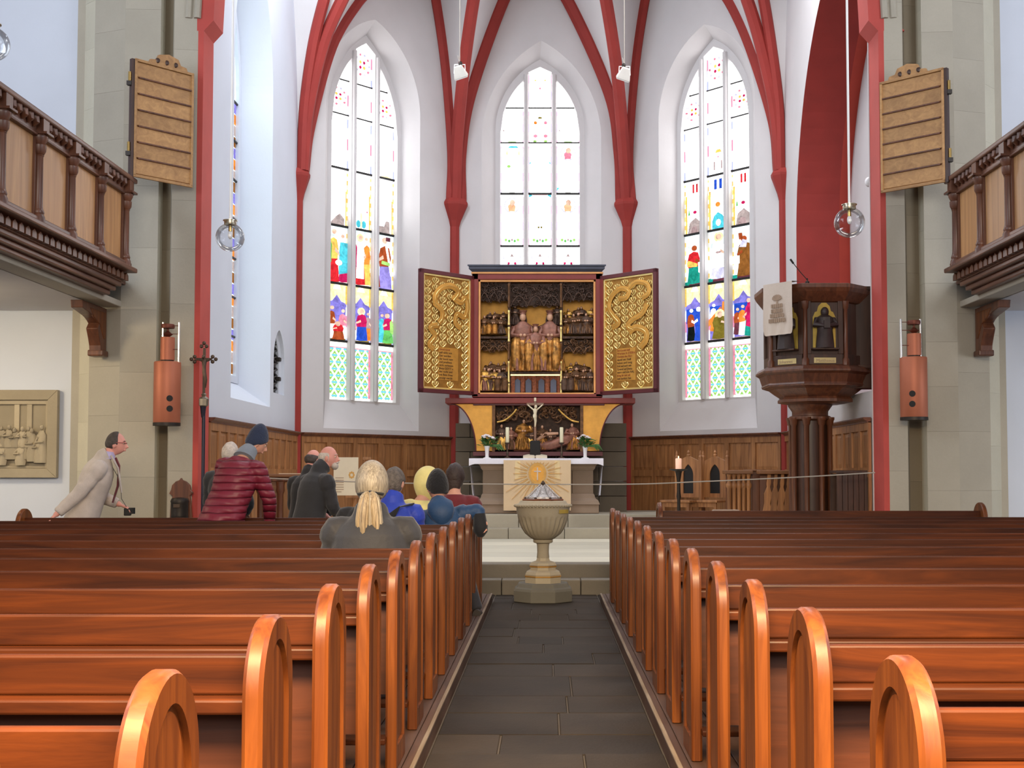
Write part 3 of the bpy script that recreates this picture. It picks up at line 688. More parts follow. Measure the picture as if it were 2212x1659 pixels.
def scenes_mid(k, r):
    if r == 0: return 'white', [('lime', [(0.12, 0.3), (0.36, 0.45), (0.36, 0.15)]), ('green', [(0.14, 0.3), (0.28, 0.40), (0.40, 0.30), (0.28, 0.2)]), ('green', [(0.60, 0.3), (0.72, 0.40), (0.86, 0.30), (0.72, 0.2)]), ('lime', [(0.88, 0.3), (0.64, 0.45), (0.64, 0.15)]), ('crimson', blob(0.36, 0.44, 0.06, 0.05, 5)), ('crimson', blob(0.64, 0.44, 0.06, 0.05, 5)), ('crimson', blob(0.36, 0.16, 0.06, 0.05, 5)), ('crimson', blob(0.64, 0.16, 0.06, 0.05, 5)), ('mauve', [(0.42, 0.66), (0.5, 0.76), (0.58, 0.66)]), ('lilac', [(0.1, 0.6), (0.2, 0.56), (0.14, 0.72)]), ('lilac', [(0.9, 0.6), (0.8, 0.56), (0.86, 0.72)])]
    fl = [('lime', blob(0.24, 0.12, 0.07, 0.03, 6)), ('green', blob(0.38, 0.10, 0.06, 0.03, 6)), ('green', blob(0.62, 0.10, 0.06, 0.03, 6)), ('lime', blob(0.76, 0.12, 0.07, 0.03, 6)), ('mauve', blob(0.5, 0.12, 0.05, 0.025, 6)), ('pink', [(0, 0.0), (1, 0.0), (1, 0.018), (0, 0.018)])]
    if r == 1: return 'white', fl + (medal(0.78, 'peach', 'flesh') if k != 1 else [('olive', blob(0.44, 0.36, 0.05, 0.02, 6)), ('olive', blob(0.56, 0.36, 0.05, 0.02, 6)), ('cyan', [(0.02, 0.93), (0.2, 0.97), (0.02, 0.99)]), ('cyan', [(0.98, 0.93), (0.8, 0.97), (0.98, 0.99)]), ('red', [(0.2, 0.975), (0.8, 0.975), (0.8, 1), (0.2, 1)])])
    if r == 2:
        if k == 2: return 'white', medal(0.80, 'pink', 'flesh') + [('olive', [(0.3, 0), (0.7, 0), (0.6, 0.03), (0.4, 0.03)]), ('cyan', [(0.02, 0.06), (0.14, 0.12), (0.02, 0.12)])]
        if k == 0: return 'white', [('cyan', [(0.3, 0.90), (0.8, 0.90), (0.7, 0.94), (0.4, 0.94)]), ('yellow', blob(0.28, 0.80, 0.04, 0.05, 6)), ('yellow', blob(0.80, 0.80, 0.04, 0.05, 6)), ('lime', blob(0.36, 0.54, 0.09, 0.03, 6)), ('olive', [(0.3, 0), (0.7, 0), (0.6, 0.03), (0.4, 0.03)])]
        return 'white', [('cyan', [(0.02, 0.56), (0.14, 0.62), (0.02, 0.62)]), ('cyan', [(0.98, 0.56), (0.86, 0.62), (0.98, 0.62)]), ('red', [(0.2, 0), (0.8, 0), (0.8, 0.025), (0.2, 0.025)])]
    if r == 3: return 'white', ([('pink', blob(0.3, 0.2, 0.10, 0.05, 7)), ('pink', blob(0.74, 0.2, 0.10, 0.05, 7)), ('lime', blob(0.28, 0.05, 0.09, 0.035, 6)), ('lime', blob(0.74, 0.05, 0.09, 0.035, 6)), ('orange', blob(0.3, 0.58, 0.08, 0.05, 7)), ('pink', blob(0.74, 0.58, 0.08, 0.05, 7)), ('olive', blob(0.5, 0.72, 0.1, 0.03, 6))] if k == 1 else [('lime', [(0.28, 0.01), (0.72, 0.01), (0.64, 0.05), (0.36, 0.05)]), ('mauve', [(0.1, 0.33), (0.22, 0.36), (0.1, 0.38)])])
    return 'white', ([('pink', blob(0.5, 0.5, 0.06, 0.03, 5)), ('gold', blob(0.3, 0.7, 0.05, 0.02, 5)), ('gold', blob(0.72, 0.7, 0.05, 0.02, 5))] if k == 1 else NONE)

# central facet
ex, ey = V((1, 0, 0)), V((0, 1, 0))
GD = 0.42; GY = APY + GD
gu0, gu1 = px(1081, GY, 500), px(1252, GY, 500)
zC = lambda y: at(1166, y, GY).z
Pc = V((0, APY, 0))
ou = (px(1040, APY, 500), px(1299, APY, 500))
olC, wC = window('window_1', Pc, ex, ey, GD, gu0, gu1, zC(598), zC(285), zC(146), ou[0], ou[1], zC(640), at(1166, 300, APY).z, at(1166, 88, APY).z,
                 [zC(532), zC(419), zC(309), zC(234)], 'white_wall', scenes_mid, gold=False)
tag(holed(Pc, ex, ey, [(V1.x - 0.1, 0), (V1r.x + 0.1, 0), (V1r.x + 0.1, WTOP), (V1.x - 0.1, WTOP)], [olC], 0, 0.12, False).build('wall_apse', 'white_wall'), kind='structure')
# side facets
def facet(A, B, sgn, glass_px, outer_px, ys, zrow, nmw, nmwall, scenes):
    d = (A - B).normalized() if sgn < 0 else (B - A).normalized()    # u runs left to right
    O = B if sgn < 0 else A
    L_ = (A - B).length
    nrm = V((-d.y, d.x, 0))
    if nrm.y < 0: nrm = -nrm
    Dp = 0.50
    Og = O + nrm * Dp
    U = lambda p, base: (p - V((base.x, base.y, p.z))).dot(d)
    g0 = U(onplane(glass_px[0], 700, Og, d), Og); g1 = U(onplane(glass_px[1], 700, Og, d), Og)
    um = (g0 + g1) / 2
    zg = lambda x, y: onplane(x, y, Og, d).z
    zw = lambda x, y: onplane(x, y, O, d).z
    oE = U(onplane(outer_px, 600, O, d), O)
    half = abs(oE - um)
    zb, zs, zt = zg(*ys[0]), zg(*ys[1]), zg(*ys[2])
    bars = [zg(zrow[0], q) for q in zrow[1]]
    nE = U(onplane(glass_px[0] - 5 if sgn < 0 else glass_px[1] + 5, 700, O, d), O)
    lo, hi = (max(0.10, nE), um + half) if sgn < 0 else (um - half, min(L_ - 0.10, nE))
    ol, t = window(nmw, O, d, nrm, Dp, g0, g1, zb, zs, zt, lo, hi, zw(*ys[3]), zw(*ys[4]), zw(*ys[5]), bars, 'white_wall', scenes)
    wl = holed(O, d, nrm, [(-0.1, 0), (L_ + 0.1, 0), (L_ + 0.1, WTOP), (-0.1, WTOP)], [ol], 0, 0.12, False).build(nmwall, 'white_wall'); tag(wl, kind='structure')
    return O, d, nrm, L_
FL = facet(V1, V2, -1, (705, 848), 906, [(727, 864), (727, 262), (778, 92), (860, 930), (890, 250), (790, 35)], (727, [736, 612, 487, 362, 244, 169]), 'window_2', 'wall_apse_left', scenes_left)
FR = facet(V1r, V2r, 1, (1481, 1629), 1424, [(1604, 858), (1604, 250), (1546, 102), (1470, 930), (1440, 260), (1530, 50)], (1600, [731, 603, 487, 366, 250, 176]), 'window_3', 'wall_apse_right', scenes_right)

# left wall of the chancel with its deep window and the small lattice opening
dL, nL = V((0, 1, 0)), V((-1, 0, 0))
PL = V((WALLX_L, 0, 0))
y0, y1 = onplane(500, 700, PL, dL).y, onplane(585, 700, PL, dL).y
zw_ = lambda x, y: onplane(x, y, PL, dL).z
og = arch_loop(y0, y1, zw_(585, 880), 6.6, 8.6)
ys0, ys1 = y0 + 0.22, y1 - 0.10
t = setting('window_4')
gl = arch_loop(ys0, ys1, zw_(585, 880) + 0.32, 6.6, 8.4)
rv = MB(); rv.rings([[plane_pt(PL, dL, nL, u, z, 0) for u, z in og], [plane_pt(PL, dL, nL, u, z, 0.45) for u, z in gl]], 0, False, False); rv.build('reveal', 'daylit_wall', t)
gl2 = arch_loop(ys0 + 0.12, ys1 - 0.12, zw_(585, 880) + 0.42, 6.6, 8.25)
holed(PL, dL, nL, gl, [gl2], 0.43, 0.51).build('window_frame', 'daylit_wall', t)
plate(PL, dL, nL, gl2, 0.482, 0.50, 'pane', 'g_ice', t)
for k in range(7):
    zz = zw_(585, 880) + 0.42 + 0.55 * (k + 1)
    MB().etube([plane_pt(PL, dL, nL, ys0 + 0.12, zz, 0.462), plane_pt(PL, dL, nL, ys1 - 0.12, zz, 0.462)], 0.018, (0, 0, 1), 6).build('glazing_bar', 'iron', t)
for k in range(24):
    zz = zw_(585, 880) + 0.45 + 0.16 * k
    plate(PL, dL, nL, [(ys1 - 0.20, zz), (ys1 - 0.125, zz), (ys1 - 0.125, zz + 0.14), (ys1 - 0.20, zz + 0.14)], 0.475, 0.482, 'glass_piece', 'g_' + ('brown', 'stoneg', 'orange', 'violet')[k % 4], t)
n0, n1 = onplane(591, 800, PL, dL).y, onplane(614, 800, PL, dL).y
nl = arch_loop(n0, n1, zw_(602, 851), zw_(602, 782), zw_(602, 712), 8)
ni = arch_loop(n0 + 0.07, n1 - 0.07, zw_(602, 851), zw_(602, 782), zw_(602, 720), 8)
t = setting('window_5')
rv = MB(); rv.rings([[plane_pt(PL, dL, nL, u, z, 0) for u, z in nl], [plane_pt(PL, dL, nL, u, z, 0.05) for u, z in nl], [plane_pt(PL, dL, nL, u, z, 0.07) for u, z in ni], [plane_pt(PL, dL, nL, u, z, 0.30) for u, z in ni]], 0, False, False)
rv.build('reveal', 'daylit_wall', t)
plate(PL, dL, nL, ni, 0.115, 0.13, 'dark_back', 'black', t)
za, zb_ = ni[0][1], ni[len(ni) // 2][1]
for k in range(9):
    a = za + (zb_ - za) * k / 9
    for s_ in (1, -1):
        q = MB(); u0_, u1_ = (n0 + 0.08, n1 - 0.08) if s_ > 0 else (n1 - 0.08, n0 + 0.08)
        q.etube([plane_pt(PL, dL, nL, u0_, a, 0.095), plane_pt(PL, dL, nL, u1_, a + (zb_ - za) / 9 * 1.0, 0.095)], 0.016, (1, 0, 0), 6); q.build('lattice_bar', 'iron', t)
for zz in (za + 0.28 * (zb_ - za), za + 0.62 * (zb_ - za)):
    MB().box(plane_pt(PL, dL, nL, n1 - 0.09, zz, 0.07), (0.07, 0.10, 0.06)).build('iron_clamp', 'iron', t, bevel=0.01)
tag(holed(PL, dL, nL, [(14.36, 0), (V2.y + 0.02, 0), (V2.y + 0.02, WTOP), (14.36, WTOP)], [og, nl], 0, 0.12, False).build('wall_chancel_left', 'daylit_wall'), kind='structure')

# right wall of the chancel with the tall red arched recess
dR, nR = V((0, 1, 0)), V((1, 0, 0)); PR = V((WALLX_R, 0, 0))
ye = onplane(1721, 600, PR, dR).y; ya = 13.86; zb_ = 2.25
rz = lambda x, y: onplane(x, y, PR, dR).z
h_ = 3.3; zs_ = 4.75
rl = arch_loop(ya, ye, zb_, zs_, zs_ + h_, 18)
rl = [(max(u, 14.37), z) for u, z in rl]
rl2 = arch_loop(ya + 0.02, ye + 0.10, zb_, zs_, zs_ + h_ + 0.02, 18)
rl2 = [(max(u, 14.37), z) for u, z in rl2]
rlh = [p for i, p in enumerate([(max(u, 14.38), z) for u, z in rl]) if True]
rlh = [p for i, p in enumerate(rlh) if not (p[0] <= 14.3801 and 0 < i and rlh[i - 1][0] <= 14.3801 and rlh[(i + 1) % len(rlh)][0] <= 14.3801)]
t = setting('trim_8')
X1_ = px(1815, ye) - WALLX_R; X2_ = px(1838, ye + 0.1) - WALLX_R
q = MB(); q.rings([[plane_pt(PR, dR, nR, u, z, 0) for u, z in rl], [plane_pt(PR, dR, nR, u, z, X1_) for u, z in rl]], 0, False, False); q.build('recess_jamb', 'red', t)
q = MB(); q.rings([[plane_pt(PR, dR, nR, u, z, X1_) for u, z in rl], [plane_pt(PR, dR, nR, u, z, X2_) for u, z in rl2]], 0, False, False); q.build('recess_chamfer', 'red_lit', t)
q = MB(); q.rings([[plane_pt(PR, dR, nR, u, z, X2_) for u, z in rl2]] + [[plane_pt(PR, dR, nR, u, z, X2_ + 0.02) for u, z in rl2]], 0, False, True); q.build('recess_back', 'white_wall', t)
tag(holed(PR, dR, nR, [(14.36, 0), (V2r.y + 0.02, 0), (V2r.y + 0.02, WTOP), (14.36, WTOP)], [rlh], 0, 0.12, False).build('wall_chancel_right', 'white_wall'), kind='structure')
# ------------------------------------------------------------------ red shafts, capitals, ribs and the vault
vault = setting('ceiling')
BOSS = V((AXC, 17.4, 10.6))
ins = 0.03
bund = {}
def shaft(nm, P, inward, capx, capy, wpx):
    t = setting(nm); Y = P.y - 0.06
    zc = at(capx, capy, Y).z
    r = wpx / F * Y / 2
    c = P + inward * 0.02
    MB().lathe([(r, 0.3), (r, zc - 0.42)], (c.x, c.y, 0), 8, rot=pi / 8).build('shaft', 'red', t)
    MB().lathe([(r, zc - 0.44), (r * 1.35, zc - 0.33), (r * 2.7, zc - 0.06), (r * 2.75, zc - 0.02), (r * 2.2, zc + 0.05), (r * 1.9, zc + 0.06)], (c.x, c.y, 0), 8, rot=pi / 8, smooth=False).build('capital', 'red', t)
    return c, zc + 0.03
def inw(P): return (V((AXC, 17.5, 0)) - V((P.x, P.y, 0))).normalized()
SH = {}
SH['a'] = shaft('trim_9', V1, inw(V1), 978, 437, 23)
SH['b'] = shaft('trim_10', V1r, inw(V1r), 1356, 437, 23)
SH['c'] = shaft('trim_11', V2, inw(V2), 653, 372, 18)
SH['d'] = shaft('trim_12', V2r, inw(V2r), 1684, 372, 20)
def rib(key, pts, Q, wpx, apex):
    """rib starting on shaft key, seen through pixel points pts, lying in the upright plane from the shaft towards Q"""
    c, z = SH[key]
    d = (V((Q.x, Q.y, 0)) - V((c.x, c.y, 0))).normalized()
    P3 = [V((c.x, c.y, z)) + d * 0.07] + [onplane(x, y, c, d) for x, y in pts]
    e = P3[-1] - P3[-2]; P3.append(P3[-1] + V((e.x * 0.8, e.y * 0.8, e.z * 0.5)))
    a = V(apex); a.z = max(a.z, P3[-1].z + 0.4); f = P3[-1].lerp(a, 0.35); f.z += (a.z - P3[-1].z) * 0.25
    P3 += [f, a]
    sp = spline(P3, 8)
    r = wpx / F * c.y / 2
    rr = V((d.y, -d.x, 0))
    q = MB(); q.etube(sp, [(r, r * 1.25)] * len(sp), rr, 8, smooth=False)
    q.build('rib', 'red', vault)
    return sp
m_in = lambda P, k=0.4: P + inw(P) * k
R_aC = rib('a', [(990, 330), (1012, 200), (1083, 0)], V((AXC, APY - 0.12, 0)), 29, (AXC, APY - 0.1, 9.95))
R_bC = rib('b', [(1343, 330), (1321, 200), (1231, 0)], V((AXC, APY - 0.12, 0)), 29, (AXC, APY - 0.1, 9.95))
R_aB = rib('a', [(988, 300), (1002, 150), (1023, 0)], BOSS, 27, BOSS)
R_bB = rib('b', [(1346, 300), (1332, 150), (1309, 0)], BOSS, 27, BOSS)
mL = (V1 + V2) / 2 + inw((V1 + V2) / 2) * 0.1; mR = (V1r + V2r) / 2 + inw((V1r + V2r) / 2) * 0.1
R_aA = rib('a', [(978, 330), (965, 150), (944, 0)], V2 + inw(V2) * 0.12, 26, (mL.x, mL.y, 9.95))
R_bA = rib('b', [(1356, 330), (1369, 150), (1391, 0)], V2r + inw(V2r) * 0.12, 26, (mR.x, mR.y, 9.95))
R_cA = rib('c', [(668, 270), (715, 100), (774, 0)], V1 + inw(V1) * 0.12, 25, (mL.x, mL.y, 9.95))
R_dA = rib('d', [(1672, 260), (1622, 100), (1576, 0)], V1r + inw(V1r) * 0.12, 25, (mR.x, mR.y, 9.95))
R_cB = rib('c', [(665, 240), (697, 100), (739, 0)], BOSS, 24, BOSS)
R_dB = rib('d', [(1674, 240), (1644, 100), (1614, 0)], BOSS, 24, BOSS)
BOSS2 = V((AXC, 15.4, 10.6))
R_cD = rib('c', [(658, 230), (676, 100), (700, 0)], BOSS2, 23, BOSS2)
R_dD = rib('d', [(1682, 230), (1666, 100), (1650, 0)], BOSS2, 23, BOSS2)
def web(A, B, mat='white_wall'):
    q = MB(); n = len(A); off = V((0, 0, 0.04))
    q.rings([[p + off for p in A], [(a + b) / 2 + off + V((0, 0, 0.10)) * (i / n) for i, (a, b) in enumerate(zip(A, B))], [p + off for p in B]], 0, True, False, closed=False)
    q.build('vault_web', mat, vault)
for A, B in ((R_aC, R_aB), (R_aB, R_aA), (R_bC, R_bB), (R_bB, R_bA), (R_cA, R_cB), (R_dA, R_dB), (R_cB, R_cD), (R_dB, R_dD)): web(A, B)
for key, A in (('c', R_cD), ('d', R_dD)):
    c, z = SH[key]; sg = -1 if key == 'c' else 1
    B = [V(((WALLX_L if sg < 0 else WALLX_R), p.y - 0.0, p.z)) for p in A]
    web(A, B)
MB().box2((WALLX_L - 1, 14.0, 11.3), (WALLX_R + 1, 23.5, 11.4)).build('vault_back', 'white_wall', vault)
# ------------------------------------------------------------------ oak wainscot of the chancel
def wainscot(nm, P, d, nrm, u0, u1, z0, ztop, pitch, mat='oak'):
    t = setting(nm)
    k = max(1, round((u1 - u0) / pitch)); pw = (u1 - u0) / k
    zsplit, zp1, zl1, zl0 = 1.31, ztop - 0.15, 1.25, z0 + 0.22
    holes = []
    for i in range(k):
        a, b = u0 + i * pw + 0.045, u0 + (i + 1) * pw - 0.045
        for lo, hi in ((zsplit + 0.05, zp1), (zl0, zl1)):
            holes.append([(a, lo), (b, lo), (b, hi), (a, hi)])
            mb = MB(); q = [(a, lo), (b, lo), (b, hi), (a, hi)]; r = 0.05
            q2 = [(a + r, lo + r), (b - r, lo + r), (b - r, hi - r), (a + r, hi - r)]
            mb.rings([[plane_pt(P, d, nrm, *p, -0.016) for p in q], [plane_pt(P, d, nrm, *p, -0.019) for p in q], [plane_pt(P, d, nrm, *p, -0.028) for p in q2]], 0, False, True)
            mb.build('panel', mat, t)
    holed(P, d, nrm, [(u0, z0), (u1, z0), (u1, ztop - 0.05), (u0, ztop - 0.05)], holes, -0.045, -0.012).build('panel_frame', mat, t)
    mb = MB()
    prof = [(-0.012, ztop - 0.06), (-0.055, ztop - 0.06), (-0.055, ztop - 0.045), (-0.085, ztop - 0.03), (-0.10, ztop - 0.015), (-0.10, ztop), (-0.012, ztop)]
    mb.rings([[plane_pt(P, d, nrm, u0, z, dp) for dp, z in prof], [plane_pt(P, d, nrm, u1, z, dp) for dp, z in prof]], 0, False, True)
    mb.build('cornice', 'oak_dark', t)
    return t
WT = 1.94
wainscot('trim_13', PL, dL, nL, 14.38, V2.y - 0.03, Z2, WT, 0.43)
wainscot('trim_14', FL[0], FL[1], FL[2], 0.09, FL[3] - 0.10, Z2, WT, 0.50)
wainscot('trim_15', FR[0], FR[1], FR[2], 0.10, FR[3] - 0.09, Z2, WT, 0.50)
wainscot('trim_16', PR, dR, nR, 14.38, V2r.y - 0.03, Z2, WT, 0.43)

# ------------------------------------------------------------------ pews
P13, BT, LT = 0.81, 0.875, 0.785            # spacing, top of back, top of book ledge (absolute heights)
def arch_panel(hw, h, r, n=26):
    return [(-hw, 0), (hw, 0)] + [(hw * cos(pi * k / n), h - r + r * sin(pi * k / n)) for k in range(n + 1)]
def pew_proto(sx, length, label, both=True):
    t = thing('church_pew', label, 'pew')
    EH, HW, TH_ = 0.96 - PT, 0.165, 0.045
    rel = lambda z: z - PT
    a, b = sx * (TH_ - 0.005), sx * (length - TH_ + 0.005)
    MB().box2((a, 0, rel(LT)), (b, 0.026, rel(BT))).build('back_board', 'pew_x', t, bevel=0.006)
    MB().box2((a, -0.055, rel(LT - 0.034)), (b, 0.02, rel(LT))).build('book_ledge', 'pew_x', t, bevel=0.006)
    MB().box2((a, 0.028, rel(0.36)), (b, 0.046, rel(LT - 0.03))).build('back_panel', 'pew_shaded', t)
    MB().box2((a, 0.046, rel(0.43)), (b, 0.34, rel(0.465))).build('seat', 'pew_x', t, bevel=0.008)
    MB().box2((a, -0.17, rel(0.19)), (b, -0.07, rel(0.215))).build('foot_rail', 'pew_x', t, bevel=0.005)
    for e in ((0, 1) if both else (0,)):
        X = 0 if e == 0 else sx * (length - TH_)
        face = X if e == 0 else X + sx * TH_
        inn = sx if e == 0 else -sx
        out = arch_panel(HW, EH, HW); rec = [(p * 0.70, 0.09 + (q) * 0.0 if q == 0 else q - 0.055) for p, q in out]
        mb = MB()
        yo = 0.045
        n = len(out)
        L0 = [V((face, y + yo, z)) for y, z in out]; R0 = [V((face, y + yo, z)) for y, z in rec]
        R1 = [V((face + inn * 0.012, y + yo, z)) for y, z in rec]; B0 = [V((face + inn * TH_, y + yo, z)) for y, z in out]
        # chamfered outer arris
        def inset(P_, k, x): return [V((x, yo + (p.y - yo) * k, (p.z - EH / 2) * (1 - (1 - k) * 0.32) + EH / 2 if p.z > 0.01 else 0)) for p in P_]
        c = 0.009
        mb.rings([R1, R0, inset(L0, 0.95, face), inset(L0, 1.0, face + inn * c), inset(B0, 1.0, face + inn * (TH_ - c)), inset(B0, 0.95, face + inn * TH_)], 0, True, True)
        pe = mb.build('pew_end', 'pew_z', t)
        me = MB(); s_ = 0.94
        P2 = [V((face + inn * 0.0125, y * s_ + yo, 0.09 + (z - 0.09) * 0.985)) for y, z in rec]; P3 = [V((face + inn * 0.007, y * 0.80 + yo, 0.12 + (z - 0.09) * 0.94)) for y, z in rec]
        me.rings([P2, P3], 0, False, True); me.build('arch_panel', 'pew_z', pe)
    return t
ordn = ['frontmost', 'second', 'third', 'fourth', 'fifth', 'sixth', 'seventh', 'eighth', 'ninth', 'tenth', 'eleventh', 'twelfth', 'thirteenth', 'fourteenth']
LEFTP, RIGHTP = [], []
pl_ = pew_proto(-1, 4.32, '')
pr_ = pew_proto(1, 4.85, '')
for n in range(13, -1, -1):
    for sd in (-1, 1):
        proto = pl_ if sd < 0 else pr_
        o = proto if n == 13 else dup(proto)
        D = P13 * (n + (1.55 if sd < 0 else 1.75)) - 0.045
        o.location = (sd * 0.61, D, PT)
        side = 'left' if sd < 0 else 'right'
        i = 13 - n
        if n == 0:
            o['label'] = 'nearest varnished pine pew at the bottom %s corner, only its end showing' % side
            if sd < 0: o.scale = (1, 1, 1.09); o.location.y += 0.03
        else: o['label'] = 'varnished pine pew %s of the aisle, %s row counted from the altar steps' % (side, ordn[i])
        o['group'] = 'pews %s of the aisle' % side
        (LEFTP if sd < 0 else RIGHTP).append(o)
fb = pew_proto(1, px(2128, 12.75, 1100) - px(1421, 12.75, 1100), 'short dark bench standing alone in front of the right-hand pews')
fb.location = (px(1421, 12.75, 1100), 12.78, 0.115)
tag(fb, group=None)

# ------------------------------------------------------------------ side galleries
def gallery(sg, X0, label):
    YA, YE = 6.8, 13.42
    t = thing('gallery', label, 'balcony', (X0, YE, 3.2))
    def rail(name, x0, x1, z0, z1, mat, ye=YE, bev=0.01):
        MB().box2((X0 + sg * x0, YA, z0), (X0 + sg * x1, ye, z1)).build(name, mat, t, bevel=bev)
    # here +x0 is towards the aisle wall (outwards), negative towards the nave
    rail('handrail', -0.075, 0.10, 4.425, 4.48, 'oak_y', YE + 0.02, 0.015)
    rail('frieze_rail', 0.0, 0.05, 4.29, 4.43, 'oak_y')
    rail('moulding', -0.02, 0.05, 4.270, 4.295, 'oak_y')
    rail('sill', -0.085, 0.08, 3.455, 3.505, 'oak_y', YE + 0.03, 0.012)
    rail('sill_step', -0.03, 0.05, 3.505, 3.56, 'oak_y')
    rail('dentil_band', 0.05, 0.16, 3.35, 3.46, 'oak_dark', YE - 0.02)
    rail('cornice', 0.06, 0.26, 3.30, 3.352, 'oak_y', YE - 0.04, 0.014)
    rail('cornice', 0.11, 0.30, 3.25, 3.302, 'oak_y', YE - 0.07, 0.014)
    rail('cornice', 0.16, 0.34, 3.20, 3.252, 'oak_y', YE - 0.10, 0.014)
    rail('beam', 0.24, 0.46, 3.15, 3.22, 'pier', 14.2)
    MB().box2((X0 + sg * 0.5, YA, 3.16), (X0 + sg * 4.6, 14.28, 3.22)).build('soffit', 'white_wall', t)
    MB().box2((X0 + sg * 0.2, YA, 3.40), (X0 + sg * 4.6, 14.28, 3.44)).build('deck', 'oak_y', t)
    # posts and panels
    ys = [13.28 - 0.765 * k for k in range(9)]
    for k, y in enumerate(ys):
        p = MB(); c = (X0, y, 0)
        p.lathe([(0.048, 3.62), (0.043, 3.66), (0.042, 3.70), (0.040, 4.10), (0.046, 4.11), (0.040, 4.12)], c, 12)
        p.lathe([(0.064, 3.50), (0.064, 3.56), (0.052, 3.585), (0.058, 3.60), (0.048, 3.63)], c, 12)
        p.lathe([(0.046, 4.12), (0.062, 4.15), (0.066, 4.20), (0.054, 4.21), (0.078, 4.26), (0.078, 4.28)], c, 10, smooth=False)
        p.box((X0, y, 4.355), (0.13, 0.13, 0.15)); p.box((X0 - sg * 0.02, y, 4.30), (0.16, 0.16, 0.02))
        p.build('post', 'oak_dark', t)
        if k < len(ys) - 1:
            b, a = y - 0.085, ys[k + 1] + 0.085
            MB().box2((X0 + sg * 0.02, a, 3.56), (X0 + sg * 0.035, b, 4.27)).build('panel', 'gallery_panel', t)
            for q in ((a - 0.03, a), (b, b + 0.03)): MB().box2((X0, q[0], 3.56), (X0 + sg * 0.04, q[1], 4.27)).build('panel_stile', 'oak_dark', t)
            for m in range(5):                # scalloped frieze drops
                yy = a + (b - a) * (m + 0.5) / 5
                MB().etube([V((X0 - sg * 0.012, yy, 4.42)), V((X0 - sg * 0.022, yy, 4.37)), V((X0 - sg * 0.005, yy, 4.335))], [0.045, 0.040, 0.012], (0, 1, 0), 8).build('scallop', 'oak_dark', t)
    y = YE - 0.06
    while y > 8.3:                            # dentils
        z_ = MB(); z_.prism([(y - 0.05, 3.365), (y + 0.05, 3.365), (y + 0.045, 3.42), (y, 3.448), (y - 0.045, 3.42)], 'x', X0 + sg * 0.055, X0 + sg * 0.0)
        z_.build('dentil', 'oak_dark', t); y -= 0.135
    # bracket against the pier
    bx = X0 + sg * 0.40
    q = [(13.90, 2.80), (13.90, 3.13), (13.16, 3.13), (13.18, 3.05)]
    q += [(13.33 + 0.42 * sin(pi / 2 * k / 8), 3.02 - 0.18 * (1 - cos(pi / 2 * k / 8))) for k in range(9)][1:6]
    q += [(13.62, 2.88), (13.68, 2.78), (13.72, 2.70), (13.73, 2.62)]
    q = [(13.90, 2.60)] + q[1:]
    b = MB(); b.prism(q, 'x', bx, bx + sg * 0.13); br = b.build('bracket', 'oak_dark', t, bevel=0.008)
    MB().prism([(13.86, 2.78), (13.86, 3.08), (13.36, 3.08), (13.50, 2.99), (13.68, 2.93), (13.80, 2.78)], 'x', bx - sg * 0.006, bx + sg * 0.02).build('bracket_panel', 'pew_z', br, bevel=0.012)
    MB().box((bx + sg * 0.065, 13.82, 2.62), (0.17, 0.19, 0.07)).build('bracket_foot', 'oak_dark', br, bevel=0.015)
    return t
gallery(-1, px(283, 13.4, 480) - 0.02, 'carved oak gallery with honey panels jutting in at the upper left')
gallery(1, px(2053, 13.4, 480) + 0.02, 'carved oak gallery with honey panels jutting in at the upper right')

